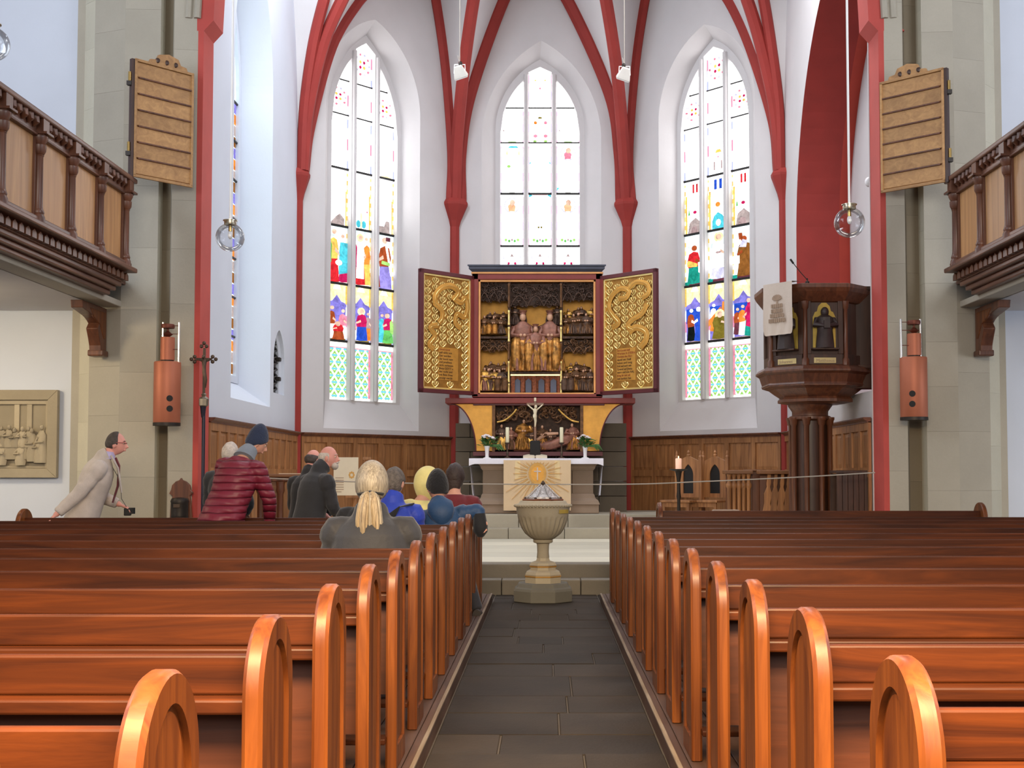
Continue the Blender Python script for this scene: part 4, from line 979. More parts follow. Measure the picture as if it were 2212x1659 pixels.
# ------------------------------------------------------------------ hymn boards on the piers
def hymn_board(sg, near, far, ytop, ybot, label):
    A, B = at(near, ytop[0], 13.30), at(far, ytop[1], 13.83)
    d = (B - A); d.z = 0; L_ = d.length; d.normalize(); n = V((d.y, -d.x, 0))
    if n.y > 0: n = -n
    zt = A.z; zb = at(near, ybot, 13.30).z
    t = thing('hymn_board', label, 'hymn board', (A.x, A.y, zb), 'hymn boards on the piers')
    P_ = lambda u, z, o=0.0: V((A.x + d.x * u + n.x * o, A.y + d.y * u + n.y * o, z))
    def slab(name, u0, u1, z0, z1, o0, o1, mat):
        MB().rings([[P_(u0, z0, o), P_(u1, z0, o), P_(u1, z1, o), P_(u0, z1, o)] for o in (o0, o1)], 0, False, True).build(name, mat, t, bevel=0.004)
    h = (zt - zb)
    slab('backboard', 0, L_, zb, zt, -0.03, 0.0, 'board')
    for k in range(7):
        slab('board_plank', 0.02, L_ - 0.02, zb + 0.02 + (h - 0.04) * k / 7 + 0.012, zb + 0.02 + (h - 0.04) * (k + 1) / 7 - 0.004, 0.0, 0.012, 'board')
        if k: slab('number_ledge', 0.05, L_ - 0.03, zb + 0.02 + (h - 0.04) * k / 7 - 0.006, zb + 0.02 + (h - 0.04) * k / 7 + 0.012, 0.0, 0.03, 'oak_dark')
    for u0, u1, z0, z1 in ((0, 0.028, zb, zt), (L_ - 0.028, L_, zb, zt), (0, L_, zb - 0.01, zb + 0.02), (0, L_, zt - 0.02, zt + 0.01)):
        slab('frame_strip', u0, u1, z0, z1, 0.0, 0.028, 'board')
    cm = MB(); u = L_ / 2 + 0.05
    prof = [(-0.24, 0), (0.24, 0), (0.22, 0.05), (0.15, 0.06), (0.12, 0.12), (0.0, 0.15), (-0.12, 0.12), (-0.15, 0.06), (-0.22, 0.05)]
    cm.rings([[P_(u + a, zt + b, o) for a, b in prof] for o in (-0.02, 0.012)], 0, False, True); cm.build('carved_crest', 'board', t)
    for a in (-0.14, -0.03, 0.08): MB().ball(P_(u + a, zt + 0.05, 0.012), (0.03, 0.012, 0.03), 8).build('crest_piercing', 'oak_black', t)
    MB().rings([[P_(-0.035, z, o) for o in (-0.03, 0.02)] + [P_(0.0, z, o) for o in (0.02, -0.03)] for z in (zb - 0.01, zt)], 0, False, True).build('hinge_stile', 'oak_black', t)
    for z in (zb + h * 0.24, zb + h * 0.84):
        MB().lathe([(0.017, z - 0.055), (0.017, z + 0.055)], P_(-0.05, 0, 0.0), 8).build('hinge_pin', 'brass', t)
        MB().box(P_(-0.05, z - 0.07, 0), (0.05, 0.05, 0.045)).build('hinge_knuckle', 'iron', t)
hymn_board(-1, 290, 417, (128, 160), 380, 'empty wooden hymn board hinged to the left pier, above the gallery end')
hymn_board(1, 2040, 1902, (148, 172), 392, 'empty wooden hymn board hinged to the right pier, above the gallery end')

# ------------------------------------------------------------------ copper loudspeakers on the piers
def speaker(cx, y_top, y_bot, hw, uy, uhw, rodpx, rod_top, label, hx):
    Y = 13.66; s_ = Y / F
    c = at(cx, 850, Y); zt, zb = at(cx, y_top, Y).z, at(cx, y_bot, Y).z
    t = thing('loudspeaker', label, 'loudspeaker', (c.x, Y, zb), 'copper loudspeakers on the piers')
    r = hw * s_
    MB().lathe([(r * 0.96, zb), (r, zb + 0.01), (r, zt - 0.012), (r * 0.97, zt)], (c.x, Y, 0), 32).build('lower_cylinder', 'copper', t)
    MB().lathe([(r * 1.02, zb - 0.03), (r * 1.02, zb + 0.004)], (c.x, Y, 0), 32).build('bottom_rim', 'iron', t)
    zu = at(cx, uy, Y).z; ru = uhw * s_; cu = at(cx + 1, 750, Y).x
    MB().lathe([(ru, zt + 0.02), (ru, zu)], (cu, Y, 0), 24).build('upper_cylinder', 'copper', t)
    MB().lathe([(ru * 0.9, zt - 0.01), (ru * 0.9, zt + 0.022)], (cu, Y, 0), 24).build('shadow_gap', 'iron', t)
    MB().lathe([(0.012, zu), (0.05, zu + 0.03), (0.055, zu + 0.035), (0.012, zu + 0.07), (0.01, zu + 0.10), (0.07, zu + 0.10), (0.075, zu + 0.12), (0.07, zu + 0.145), (0.01, zu + 0.15)], (cu, Y, 0), 16).build('horn', 'copper_dark', t)
    for x in rodpx:
        q = at(x, 720, Y - 0.03); ztp = at(x, rod_top, Y).z
        MB().lathe([(0.011, zt - 0.01), (0.011, ztp)], (q.x, Y - 0.03, 0), 8).build('steel_rod', 'steel', t)
    for z in (zu + 0.035, zu + 0.125, (zt + zu) / 2):
        a, b = at(rodpx[0], 720, Y - 0.03).x, at(rodpx[1], 720, Y - 0.03).x
        MB().etube([V((a, Y - 0.03, z)), V((b, Y - 0.03, z))], 0.004, (0, 0, 1), 6).build('cross_wire', 'copper_dark', t)
    for yy in hx[1]:
        p = at(hx[0], yy, Y); dx = p.x - c.x; dy = -sqrt(max(0, r * r - dx * dx))
        R = V((dx, dy, 0)).to_track_quat('Z', 'Y').to_matrix()
        m = MB(); m.lathe([(0.001, 0.004), (0.034, 0.004), (0.034, -0.004)], (0, 0, 0), 16)
        m.v = [tuple(R @ V(v) + V((c.x + dx, Y + dy, p.z))) for v in m.v]
        m.build('sound_port', 'black', t)
    MB().box2((c.x - 0.05, Y + r * 0.9, zb + 0.1), (c.x + 0.05, 13.895, zb + 0.25)).build('wall_bracket', 'iron', t)
speaker(361, 782, 914, 28.5, 729, 15, (352, 387), 697, 'copper cylinder loudspeaker with steel rods on the left pier', (374, (862, 884)))
speaker(1974, 772, 902, 29, 721, 15, (1946, 1988), 690, 'copper cylinder loudspeaker with steel rods on the right pier', (1963, (852, 874)))

# ------------------------------------------------------------------ glass globe pendants
def pendant(cx, cy, rpx, Y, label, top=(0, 0), cord='cord_white'):
    c = at(cx, cy, Y); r = rpx / F * Y
    t = thing('pendant_lamp', label, 'lamp', tuple(c), 'clear globe pendants')
    pf = [(r * cos(a), r * sin(a)) for a in [(-pi / 2 + 0.02) + (pi - 0.40) * k / 16 for k in range(17)]]
    MB().lathe([(x, z) for x, z in pf], c, 32, caps=False).build('glass_globe', 'glass', t)
    MB().lathe([(r * 0.40, r * 0.88), (r * 0.42, r * 0.92), (r * 0.42, r * 1.16), (r * 0.50, r * 1.17), (r * 0.50, r * 1.22), (r * 0.1, r * 1.26)], c, 24).build('nickel_cap', 'nickel', t)
    MB().lathe([(r * 0.12, r * 0.42), (r * 0.12, r * 0.9)], c, 12).build('lamp_holder', 'brass', t)
    MB().ball(c + V((0, 0, r * 0.18)), (r * 0.16, r * 0.16, r * 0.30), 12).build('bulb', 'porcelain', t)
    MB().etube([c + V((0, 0, r * 1.2)), c + V((0, 0, 7.5))], 0.010, (1, 0, 0), 6).build('cord', cord, t)
pendant(497, 513, 31, 10.6, 'clear glass globe lamp hanging before the left chancel wall')
pendant(1835, 481, 33, 10.2, 'clear glass globe lamp hanging before the red arch on the right')
pendant(-17, 95, 37, 9.4, 'clear glass globe lamp cut off by the upper left edge')
# small floodlights in the apse
def spot(cx, cy, flip, label):
    Y = 17.6; c = at(cx, cy, Y)
    t = thing('floodlight', label, 'floodlight', tuple(c), 'floodlights hanging in the apse')
    R = Matrix.Rotation(radians(28), 3, 'X') @ Matrix.Rotation(radians(-18 * flip), 3, 'Y')
    h = MB(); h.rings([[c + R @ V((a * w_, b * w_ * 0.7, z)) for a, b in ((-1, -1), (1, -1), (1, 1), (-1, 1))] for w_, z in ((0.055, 0.09), (0.075, 0.02), (0.095, -0.05), (0.10, -0.075))], 0, False, True)
    h.build('lamp_housing', 'spot_white', t, bevel=0.006)
    MB().box(c + R @ V((0, 0, -0.082)), (0.18, 0.13, 0.012), R).build('lamp_visor', 'cord_white', t)
    MB().ball(c + V((0.01 * flip, 0, 0.12)), (0.03, 0.03, 0.04), 8).build('swivel', 'iron', t)
    MB().etube([c + V((-0.08, 0, -0.02)), c + V((-0.075, 0, 0.11)), c + V((0.075, 0, 0.11)), c + V((0.08, 0, -0.02))], 0.008, (0, 1, 0), 6).build('yoke', 'cord_white', t)
    MB().etube([c + V((-0.03, 0, 0.24)), c + V((0, 0, 0.13))], 0.006, (0, 1, 0), 6).build('safety_cord', 'cord_grey', t)
    MB().etube([c + V((0, 0, 0.12)), c + V((0, 0, 3.6))], 0.007, (1, 0, 0), 6).build('cord', 'cord_grey', t)
spot(993, 156, 1, 'small white floodlight on a long cord before the left rib cluster')
spot(1349, 160, -1, 'small white floodlight on a long cord before the right rib cluster')
# rope across the chancel
xs = [(447, 1024), (600, 1034), (840, 1043), (1100, 1046), (1360, 1046), (1500, 1041), (1720, 1031), (1890, 1021)]
tag(MB().etube(spline([at(x, y, 14.0 if 447 < x < 1890 else 13.97) for x, y in xs], 5), 0.0075, (0, 1, 0), 6).build('barrier_rope', 'cord_grey'), 'thin pale rope stretched across the chancel between the two piers', 'rope')

# ------------------------------------------------------------------ stone relief on the left aisle wall
def plaque():
    Y = 14.28; W0, W1 = at(-118, 940, Y).x, at(128, 940, Y).x; z0, z1 = at(60, 1032, Y).z, at(60, 843, Y).z
    t = thing('stone_relief', 'grey stone relief of people around a table, framed, on the left wall', 'relief', ((W0 + W1) / 2, Y, z0))
    i0, i1, j0, j1 = W0 + 0.14, W1 - 0.115, z0 + 0.105, z1 - 0.115
    for q in (((W0, z0), (W1, z0), (i1, j0), (i0, j0)), ((W1, z0), (W1, z1), (i1, j1), (i1, j0)), ((W1, z1), (W0, z1), (i0, j1), (i1, j1)), ((W0, z1), (W0, z0), (i0, j0), (i0, j1))):
        MB().prism(list(q), 'y', Y - 0.07, Y).build('frame_stone', 'relief', t, bevel=0.006)
    MB().box2((i0, Y - 0.005, j0), (i1, Y + 0.01, j1)).build('relief_ground', 'relief', t)
    for a, b in ((i0, i0 + 0.03), (i1 - 0.03, i1)): MB().box2((a, Y - 0.045, j0), (b, Y, j1)).build('inner_moulding', 'relief', t, bevel=0.008)
    for a, b in ((j0, j0 + 0.03), (j1 - 0.05, j1)): MB().box2((i0, Y - 0.04, a), (i1, Y, b)).build('inner_moulding', 'relief', t, bevel=0.008)
    zm = j0 + (j1 - j0) * 0.46
    for x in (i0 + 0.12, (i0 + i1) / 2 - 0.16, (i0 + i1) / 2 + 0.16, i1 - 0.22): MB().box2((x - 0.03, Y - 0.03, zm), (x + 0.03, Y, j1 - 0.04)).build('pilaster', 'relief', t, bevel=0.006)
    tb = MB(); tb.box2((i0 + 0.20, Y - 0.07, j0 + 0.10), (i1 - 0.22, Y - 0.01, zm - 0.06)); tb.build('table', 'relief', t, bevel=0.01)
    def small(x, z, h, s_=1.0):
        m = MB()
        m.lathe([(0.05 * s_, 0), (0.055 * s_, h * 0.2), (0.042 * s_, h * 0.5), (0.05 * s_, h * 0.68), (0.02 * s_, h * 0.80)], (x, Y - 0.055, z), 10, sy=0.7, wob=lambda a, zz: 0.10 * sin(5 * a + zz * 30))
        m.ball((x + random.uniform(-0.01, 0.01), Y - 0.075, z + h * 0.88), (0.024, 0.024, 0.030), 8)
        m.etube([(x - 0.04, Y - 0.07, z + h * 0.66), (x - 0.055, Y - 0.10, z + h * 0.5), (x + random.uniform(-0.02, 0.05), Y - 0.115, z + h * 0.52)], [0.016, 0.014, 0.010], (0, 1, 0), 6)
        m.build('relief_figure', 'relief', t)
    for k in range(9):
        x = i0 + 0.22 + (i1 - i0 - 0.42) * k / 8
        small(x, zm - 0.12, 0.24 + random.uniform(-0.02, 0.02))
    for x, h in ((i1 - 0.17, 0.40), (i1 - 0.09, 0.34), (i1 - 0.06, 0.46), (i0 + 0.08, 0.42), (i0 + 0.15, 0.36)): small(x, j0 + 0.05 + random.uniform(0, 0.04), h, 1.15)
    for x in (i0 + 0.42, i1 - 0.30, i1 - 0.52): small(x, j0 + 0.035, 0.26, 1.1)
plaque()
# ------------------------------------------------------------------ altar
AY = 19.72
def X_(x, Y=AY, y=900): return at(x, y, Y).x
def altar():
    c = X_(1158); t = thing('altar', 'grey sandstone altar block under a white cloth in the centre of the apse', 'altar', (c, AY, Z4))
    a0, a1 = X_(1036), X_(1286)
    zt = at(1158, 992, AY).z
    zz = lambda y: at(1158, y, AY).z
    MB().box2((X_(1026), AY + 0.06, Z4), (X_(1294), AY + 0.9, zz(1090))).build('plinth', 'altar_stone', t, bevel=0.012)
    q = MB(); x0, x1 = X_(1042), X_(1282)
    q.rings([[V((x0 - e, AY + 0.14 - e, z)), V((x1 + e, AY + 0.14 - e, z)), V((x1 + e, AY + 0.85, z)), V((x0 - e, AY + 0.85, z))] for e, z in ((0.10, zz(1090)), (0.08, zz(1082)), (0.03, zz(1076)), (0.02, zz(1070)), (0.0, zz(1066)))], 0, False, True)
    q.build('base_moulding', 'altar_stone', t)
    for a, b in ((x0, X_(1094)), (X_(1094) + 0.004, X_(1236)), (X_(1236) + 0.004, x1)):
        MB().box2((a, AY + 0.14, zz(1066)), (b, AY + 0.85, zz(1016))).build('stone_block', 'altar_stone', t, bevel=0.006)
    q = MB()
    q.rings([[V((x0 - e, AY + 0.14 - e, z)), V((x1 + e, AY + 0.14 - e, z)), V((x1 + e, AY + 0.85, z)), V((x0 - e, AY + 0.85, z))] for e, z in ((0.0, zz(1016)), (0.03, zz(1011)), (0.03, zz(1008)), (0.08, zz(1000)), (0.11, zz(997)), (0.11, zt))], 0, False, True)
    q.build('mensa', 'altar_stone', t)
    return zt
AZ = altar()
def cloth():
    t = thing('altar_cloth', 'white linen cloth with long side falls covering the altar top', 'cloth', (X_(1158), AY, AZ))
    x0, x1 = X_(1015) - 0.01, X_(1303); n = 46; yb = AY + 0.86; yf = AY - 0.04
    rows = []
    for v, (yy, z) in enumerate(((yb, AZ + 0.012), (AY + 0.3, AZ + 0.014), (yf + 0.01, AZ + 0.014), (yf - 0.008, AZ + 0.004), (yf - 0.014, AZ - 0.035), (yf - 0.012, AZ - 0.075))):
        r = []
        for k in range(n + 1):
            u = k / n; fx = 0.004 * sin(u * 47) + 0.003 * sin(u * 23 + 1)
            e = abs(u - 0.5) * 2
            r.append(V((x0 + (x1 - x0) * u, yy - (fx if v > 3 else 0), z - (0.03 * max(0, e - 0.93) * 14 if v > 3 else 0))))
        rows.append(r)
    m = MB(); m.rings(rows, 0, True, False, closed=False); m.build('cloth_top', 'linen', t)
    for sg, xe in ((-1, x0), (1, x1)):
        rows = []; zb = at(1020, 1072, AY).z
        for k in range(13):
            f = k / 12; r = []
            for j in range(11):
                y = yf + (0.60) * j / 10
                r.append(V((xe - sg * (0.0 + 0.06 * f) + 0.012 * sin(j * 1.7 + f * 2) * f, y, AZ + 0.013 + (zb - AZ) * f + (0.015 * sin(j * 0.9) if k == 12 else 0))))
            rows.append(r)
        m = MB(); m.rings(rows, 0, True, False, closed=False); m.build('side_fall', 'linen', t)
cloth()
def parament():
    t = thing('antependium', 'cream hanging with a golden sunburst and cross on the altar front', 'cloth', (X_(1160), AY - 0.08, AZ))
    Y = AY - 0.075; x0, x1 = X_(1088, Y), X_(1233, Y); zt, zb = at(1160, 994, Y).z, at(1160, 1103, Y).z
    rows = [[V((x0 + (x1 - x0) * u / 24, Y + 0.004 * sin(u * 0.8) * (1 - v / 10) , zt + (zb - zt) * v / 10)) for u in range(25)] for v in range(11)]
    m = MB(); m.rings(rows, 0, True, False, closed=False); m.rings([[p + V((0, 0.008, 0)) for p in r] for r in rows], 0, True, False, closed=False); m.build('cloth', 'cream_cloth', t)
    c = at(1161, 1023, Y - 0.012)
    def rayquad(a, r0, r1, w0, w1, mat):
        d = V((cos(a), 0, sin(a))); n = V((-sin(a), 0, cos(a)))
        q = [c + d * r0 - n * w0, c + d * r0 + n * w0, c + d * r1 + n * w1, c + d * r1 - n * w1]
        MB().rings([[p for p in q], [p + V((0, 0.008, 0)) for p in q]], 0, False, True).build('sun_ray', mat, t)
    for k in range(48):
        a = 2 * pi * k / 48; r1 = (0.30 if k % 2 else 0.38) * (1.0 if sin(a) > -0.3 else 1.5)
        if sin(a) > 0.1: r1 = min(r1, (zt - 0.03 - c.z) / sin(a))
        if r1 > 0.18: rayquad(a, 0.17, r1, 0.006, 0.002, 'embroid_pale' if k % 2 else 'embroid')
    m = MB(); m.rings([[c + V((cos(2 * pi * k / 32) * r * 0.82, y, sin(2 * pi * k / 32) * r)) for k in range(32)] for r, y in ((0.17, 0.0), (0.17, -0.006), (0.125, -0.006), (0.125, 0.0))], 0, False, False); m.build('sun_ring', 'embroid', t)
    m = MB(); m.rings([[c + V((cos(2 * pi * k / 32) * r * 0.82, y, sin(2 * pi * k / 32) * r)) for k in range(32)] for r, y in ((0.125, -0.003), (0.02, -0.004))], 0, False, True); m.build('sun_disc', 'gold_flat', t)
    m = MB(); m.box(c + V((0, -0.010, -0.005)), (0.018, 0.008, 0.20)); m.build('cross_upright', 'pale_cloth', t); m = MB(); m.box(c + V((0, -0.010, 0.035)), (0.11, 0.0082, 0.018)); m.build('cross_arm', 'pale_cloth', t)
    for sg in (-1, 1): MB().box2((c.x + sg * 0.27, Y - 0.004, zt - 0.01), (c.x + sg * 0.35, Y + 0.003, zt - 0.30)).build('woven_stripe', 'embroid_pale', t)
parament()
TZ = AZ + 0.016
def vase(cx, label, seed):
    rnd = random.Random(seed); Y = AY + 0.16; c = V((X_(cx, Y, 970), Y, TZ)); s_ = Y / F
    t = thing('flower_vase', label, 'vase', tuple(c), 'flower vases on the altar')
    MB().lathe([(0.060, 0), (0.062, 0.008), (0.030, 0.02), (0.028, 0.06), (0.034, 0.14), (0.046, 0.195), (0.042, 0.198), (0.03, 0.15)], c, 20).build('vase', 'porcelain', t)
    for k in range(40):
        a = rnd.uniform(0, 2 * pi); r = rnd.uniform(0.02, 0.14); h = rnd.uniform(0.18, 0.32)
        p = c + V((r * cos(a), r * sin(a) * 0.7, h)); d = V((cos(a), sin(a), rnd.uniform(-0.1, 0.9))).normalized(); sd = d.cross(V((0, 0, 1))).normalized()
        m = MB(); L_ = rnd.uniform(0.06, 0.10)
        m.add([p - d * L_ * 0.4, p + sd * 0.028, p + d * L_, p - sd * 0.028, p + d * 0.02 + V((0, 0, 0.014))], [(0, 1, 4), (1, 2, 4), (2, 3, 4), (3, 0, 4)]); m.build('leaf', 'leaf', t)
    for k in range(14):
        a = rnd.uniform(0, 2 * pi); r = rnd.uniform(0.02, 0.125); z = 0.37 - r * 0.6 + rnd.uniform(-0.02, 0.02)
        p = c + V((r * cos(a), r * sin(a) * 0.7, z))
        MB().etube([c + V((0.02 * cos(a), 0.02 * sin(a), 0.18)), p], 0.004, (1, 0, 0), 5).build('stem', 'leaf', t)
        MB().lathe([(0.008, -0.012), (0.032, 0.0), (0.030, 0.010), (0.006, 0.020)], p, 10, wob=lambda q, zz: 0.18 * sin(5 * q)).build('blossom', 'petal', t)
    for k in range(3):
        a = rnd.uniform(-0.6, 0.6); p = c + V((0.05, -0.03, 0.2))
        MB().etube([p, p + V((0.10 + 0.03 * k, -0.02, 0.0)), p + V((0.15 + 0.04 * k, -0.03, -0.08))], [0.02, 0.03, 0.004], (0, 1, 0), 6).build('trailing_leaf', 'leaf', t)
vase(1052, 'white vase of white blooms on the left of the altar', 3)
vase(1264, 'white vase of white blooms on the right of the altar', 5)
def candle(cx, label):
    Y = AY + 0.2; c = V((X_(cx, Y, 970), Y, TZ))
    t = thing('altar_candle', label, 'candle', tuple(c), 'candles on the altar')
    zc = at(cx, 956, Y).z - TZ; ztop = at(cx, 923, Y).z - TZ
    MB().lathe([(0.05, 0), (0.052, 0.01), (0.02, 0.025), (0.012, 0.06), (0.024, 0.085), (0.012, 0.11), (0.014, zc - 0.03), (0.045, zc - 0.012), (0.046, zc)], c, 16).build('candlestick', 'bronze', t)
    MB().lathe([(0.028, zc), (0.030, zc + 0.004), (0.030, ztop - 0.01), (0.026, ztop)], c, 16).build('candle', 'wax', t)
    MB().etube([c + V((0, 0, ztop)), c + V((0, 0, ztop + 0.02))], 0.003, (1, 0, 0), 5).build('wick', 'black', t)
candle(1096, 'tall pale candle on a bronze stick, left of the altar crucifix')
candle(1213, 'tall pale candle on a bronze stick, right of the altar crucifix')
def altar_cross():
    Y = AY + 0.24; c = V((X_(1156, Y, 950), Y, TZ)); t = thing('altar_crucifix', 'small standing crucifix with ivory figure and black base on the altar', 'crucifix', tuple(c))
    z = lambda y: at(1156, y, Y).z
    MB().prism([(c.x - 0.085, TZ), (c.x + 0.085, TZ), (c.x + 0.08, z(960)), (c.x + 0.085, z(956)), (c.x + 0.07, z(952)), (c.x - 0.07, z(952)), (c.x - 0.085, z(956)), (c.x - 0.08, z(960))], 'y', Y - 0.07, Y + 0.07).build('base', 'black', t, bevel=0.008)
    MB().box2((c.x - 0.02, Y - 0.012, z(953)), (c.x + 0.02, Y + 0.012, z(866))).build('cross_upright', 'oak_dark', t, bevel=0.004)
    MB().box2((c.x - 0.14, Y - 0.011, z(876)), (c.x + 0.14, Y + 0.011, z(870))).build('cross_arm', 'oak_dark', t, bevel=0.004)
    MB().box((c.x, Y - 0.02, z(863)), (0.035, 0.01, 0.055)).build('title_plate', 'paper', t)
    fz = z(922)
    b = MB(); h = z(880) - fz
    b.etube([(c.x, Y - 0.035, fz), (c.x + 0.006, Y - 0.04, fz + h * 0.30), (c.x - 0.004, Y - 0.05, fz + h * 0.52), (c.x, Y - 0.045, fz + h * 0.70), (c.x, Y - 0.04, fz + h * 0.86), (c.x + 0.004, Y - 0.05, fz + h * 0.95)], [0.010, 0.020, 0.028, 0.026, 0.038, 0.014], (1, 0, 0), 10)
    for sg in (-1, 1): b.etube([(c.x + sg * 0.03, Y - 0.04, fz + h * 0.88), (c.x + sg * 0.075, Y - 0.04, fz + h * 1.0), (c.x + sg * 0.12, Y - 0.03, fz + h * 1.13)], [0.013, 0.011, 0.009], (0, 1, 0), 8)
    b.ball((c.x + 0.012, Y - 0.06, fz + h * 1.03), (0.022, 0.024, 0.03), 10)
    b.build('ivory_figure', 'ivory', t)
    m = MB(); m.lathe([(0.030, 0), (0.034, 0.03), (0.028, 0.055)], (c.x - 0.004, Y - 0.048, fz + h * 0.46), 10, wob=lambda a, zz: 0.12 * sin(4 * a)); m.build('loincloth', 'ivory', t)
altar_cross()
def bible():
    Y = AY + 0.08; c = V((X_(1156, Y, 983), Y, TZ)); t = thing('open_book', 'open book lying on the altar cloth before the crucifix', 'book', tuple(c))
    for sg in (-1, 1):
        m = MB(); pr = [(0.0, 0.0), (sg * 0.19, 0.0), (sg * 0.19, 0.022), (sg * 0.10, 0.038), (sg * 0.02, 0.034), (0.0, 0.02)]
        m.rings([[V((c.x + a, y, TZ + b + (0.03 if y > Y else 0))) for a, b in pr] for y in (Y - 0.06, Y + 0.18)], 0, False, True); m.build('page_block', 'paper', t)
    MB().box2((c.x - 0.004, Y - 0.075, TZ + 0.001), (c.x + 0.006, Y - 0.062, TZ + 0.03)).build('ribbon', 'ink', t)
bible()

# ------------------------------------------------------------------ winged retable
def lettering(txt, size, mat):
    cu = bpy.data.curves.new('lettering', 'FONT'); cu.body = txt; cu.size = size; cu.extrude = 0.001; cu.resolution_u = 3
    tmp = bpy.data.objects.new('lettering_curve', cu)
    me = bpy.data.meshes.new_from_object(tmp); bpy.data.objects.remove(tmp)
    me.materials.clear(); me.materials.append(M[mat]); return link('lettering', me)
RY = 20.22
def retable():
    cx = X_(1161, RY, 720); t = thing('winged_retable', 'gilded carved winged altarpiece in a red frame behind the altar', 'altarpiece', (cx, RY, AZ))
    x = lambda p: at(p, 720, RY).x
    z = lambda p: at(1160, p, RY).z
    def bx(name, x0, x1, z0, z1, y0, y1, mat, bev=0.006): return MB().box2((x(x0), y0, z(z0)), (x(x1), y1, z(z1))).build(name, mat, t, bevel=bev)
    # stone base and wall behind the altar
    for k in range(6):
        a, b = 984 + k * 62, 984 + (k + 1) * 62 - 1
        for r, (q0, q1) in enumerate(((1108, 1072), (1071, 1040), (1039, 1008), (1007, 976), (975, 945), (944, 914))):
            of = 30 if r % 2 else 0
            MB().box2((at(max(984, a - of), 900, 20.75).x + 0.003, 20.75, at(0, q0, 20.75).z), (at(min(1353, b - of + (60 if k == 5 and of else 0)), 900, 20.75).x, 21.55, at(0, q1, 20.75).z - 0.003)).build('stone_block', 'block_stone', t)
    # corpus frame
    bx('frame_side', 1020, 1033, 857, 590, RY - 0.02, RY + 0.42, 'frame_red'); bx('frame_side', 1287, 1301, 857, 590, RY - 0.02, RY + 0.42, 'frame_red')
    bx('frame_top', 1020, 1301, 604, 588, RY - 0.02, RY + 0.42, 'frame_red'); bx('frame_bottom', 1020, 1301, 858, 851, RY - 0.02, RY + 0.42, 'frame_red')
    for a, b, c, d in ((1033, 1038, 852, 604), (1282, 1287, 852, 604), (1033, 1287, 609, 604), (1033, 1287, 853, 848)): bx('gilt_moulding', a, b, c, d, RY + 0.0, RY + 0.05, 'frame_gold')
    bx('back_panel', 1026, 1295, 856, 596, RY + 0.36, RY + 0.40, 'gold_flat')
    m = MB(); q0, q1 = x(1010), x(1309)
    pr = [(0.0, z(590)), (0.02, z(590)), (0.09, z(582)), (0.09, z(577)), (0.11, z(576)), (0.11, z(573)), (0.0, z(573))]
    m.rings([[V((X__ + sg * o, Y_, zz)) for o, zz in pr] for X__, sg, Y_ in ()] or [[V((q0 + 0.11 - o, RY - 0.0 - o * 0.7, zz)) for o, zz in pr], [V((q1 - 0.11 + o, RY - 0.0 - o * 0.7, zz)) for o, zz in pr]], 0, False, True)
    m.build('cornice', 'cornice_blue', t)
    bx('cornice_core', 1020, 1301, 590, 574, RY - 0.0, RY + 0.42, 'cornice_blue')
    bx('cornice_fillet', 1018, 1303, 592, 588, RY - 0.035, RY + 0.3, 'frame_gold', 0.003)
    # interior partitions
    for p in (1100, 1213):
        bx('partition', p - 3, p + 3, 852, 607, RY + 0.04, RY + 0.36, 'carved_dark')
        for q0_, q1_ in ((852, 828), (826, 780), (776, 740), (738, 706), (702, 670), (664, 612)):
            MB().lathe([(0.020, z(q0_)), (0.024, z(q0_) + 0.02), (0.018, z(q0_) + 0.05), (0.018, z(q1_) - 0.04), (0.025, z(q1_) - 0.015), (0.02, z(q1_))], (x(p - 1), RY + 0.025, 0), 10).build('gilt_colonnette', 'gold_bright' if q0_ in (738, 852, 826) or q0_ == 702 else 'carved', t)
    for a, b in ((1036, 1098), (1215, 1285)):
        bx('shelf', a, b, 731, 726, RY + 0.03, RY + 0.36, 'carved_dark', 0.004)
    bx('shelf', 1103, 1211, 808, 803, RY + 0.01, RY + 0.36, 'carved_dark', 0.004)
    # fretwork below the central group
    bx('fret_ground', 1103, 1211, 850, 808, RY + 0.10, RY + 0.14, 'tracery_red', 0)
    for a in (1111, 1135, 1163, 1189):
        m = MB(); x0, x1 = x(a), x(a + 13); zz0, zz1 = z(849), z(822)
        m.prism([(x0, zz0), (x1, zz0), (x1, zz1), ((x0 + x1) / 2, zz1 + 0.04), (x0, zz1)], 'y', RY + 0.07, RY + 0.105); m.build('blind_niche', 'niche_blue', t, bevel=0.004)
    for a in (1104, 1125, 1150, 1178, 1204): bx('fret_pier', a, a + 8, 850, 808, RY + 0.05, RY + 0.1, 'tracery_red', 0.004)
    bx('gilt_line', 1103, 1211, 811, 808, RY + 0.04, RY + 0.1, 'gold_bright', 0)
    # carved figures
    rnd = random.Random(4)
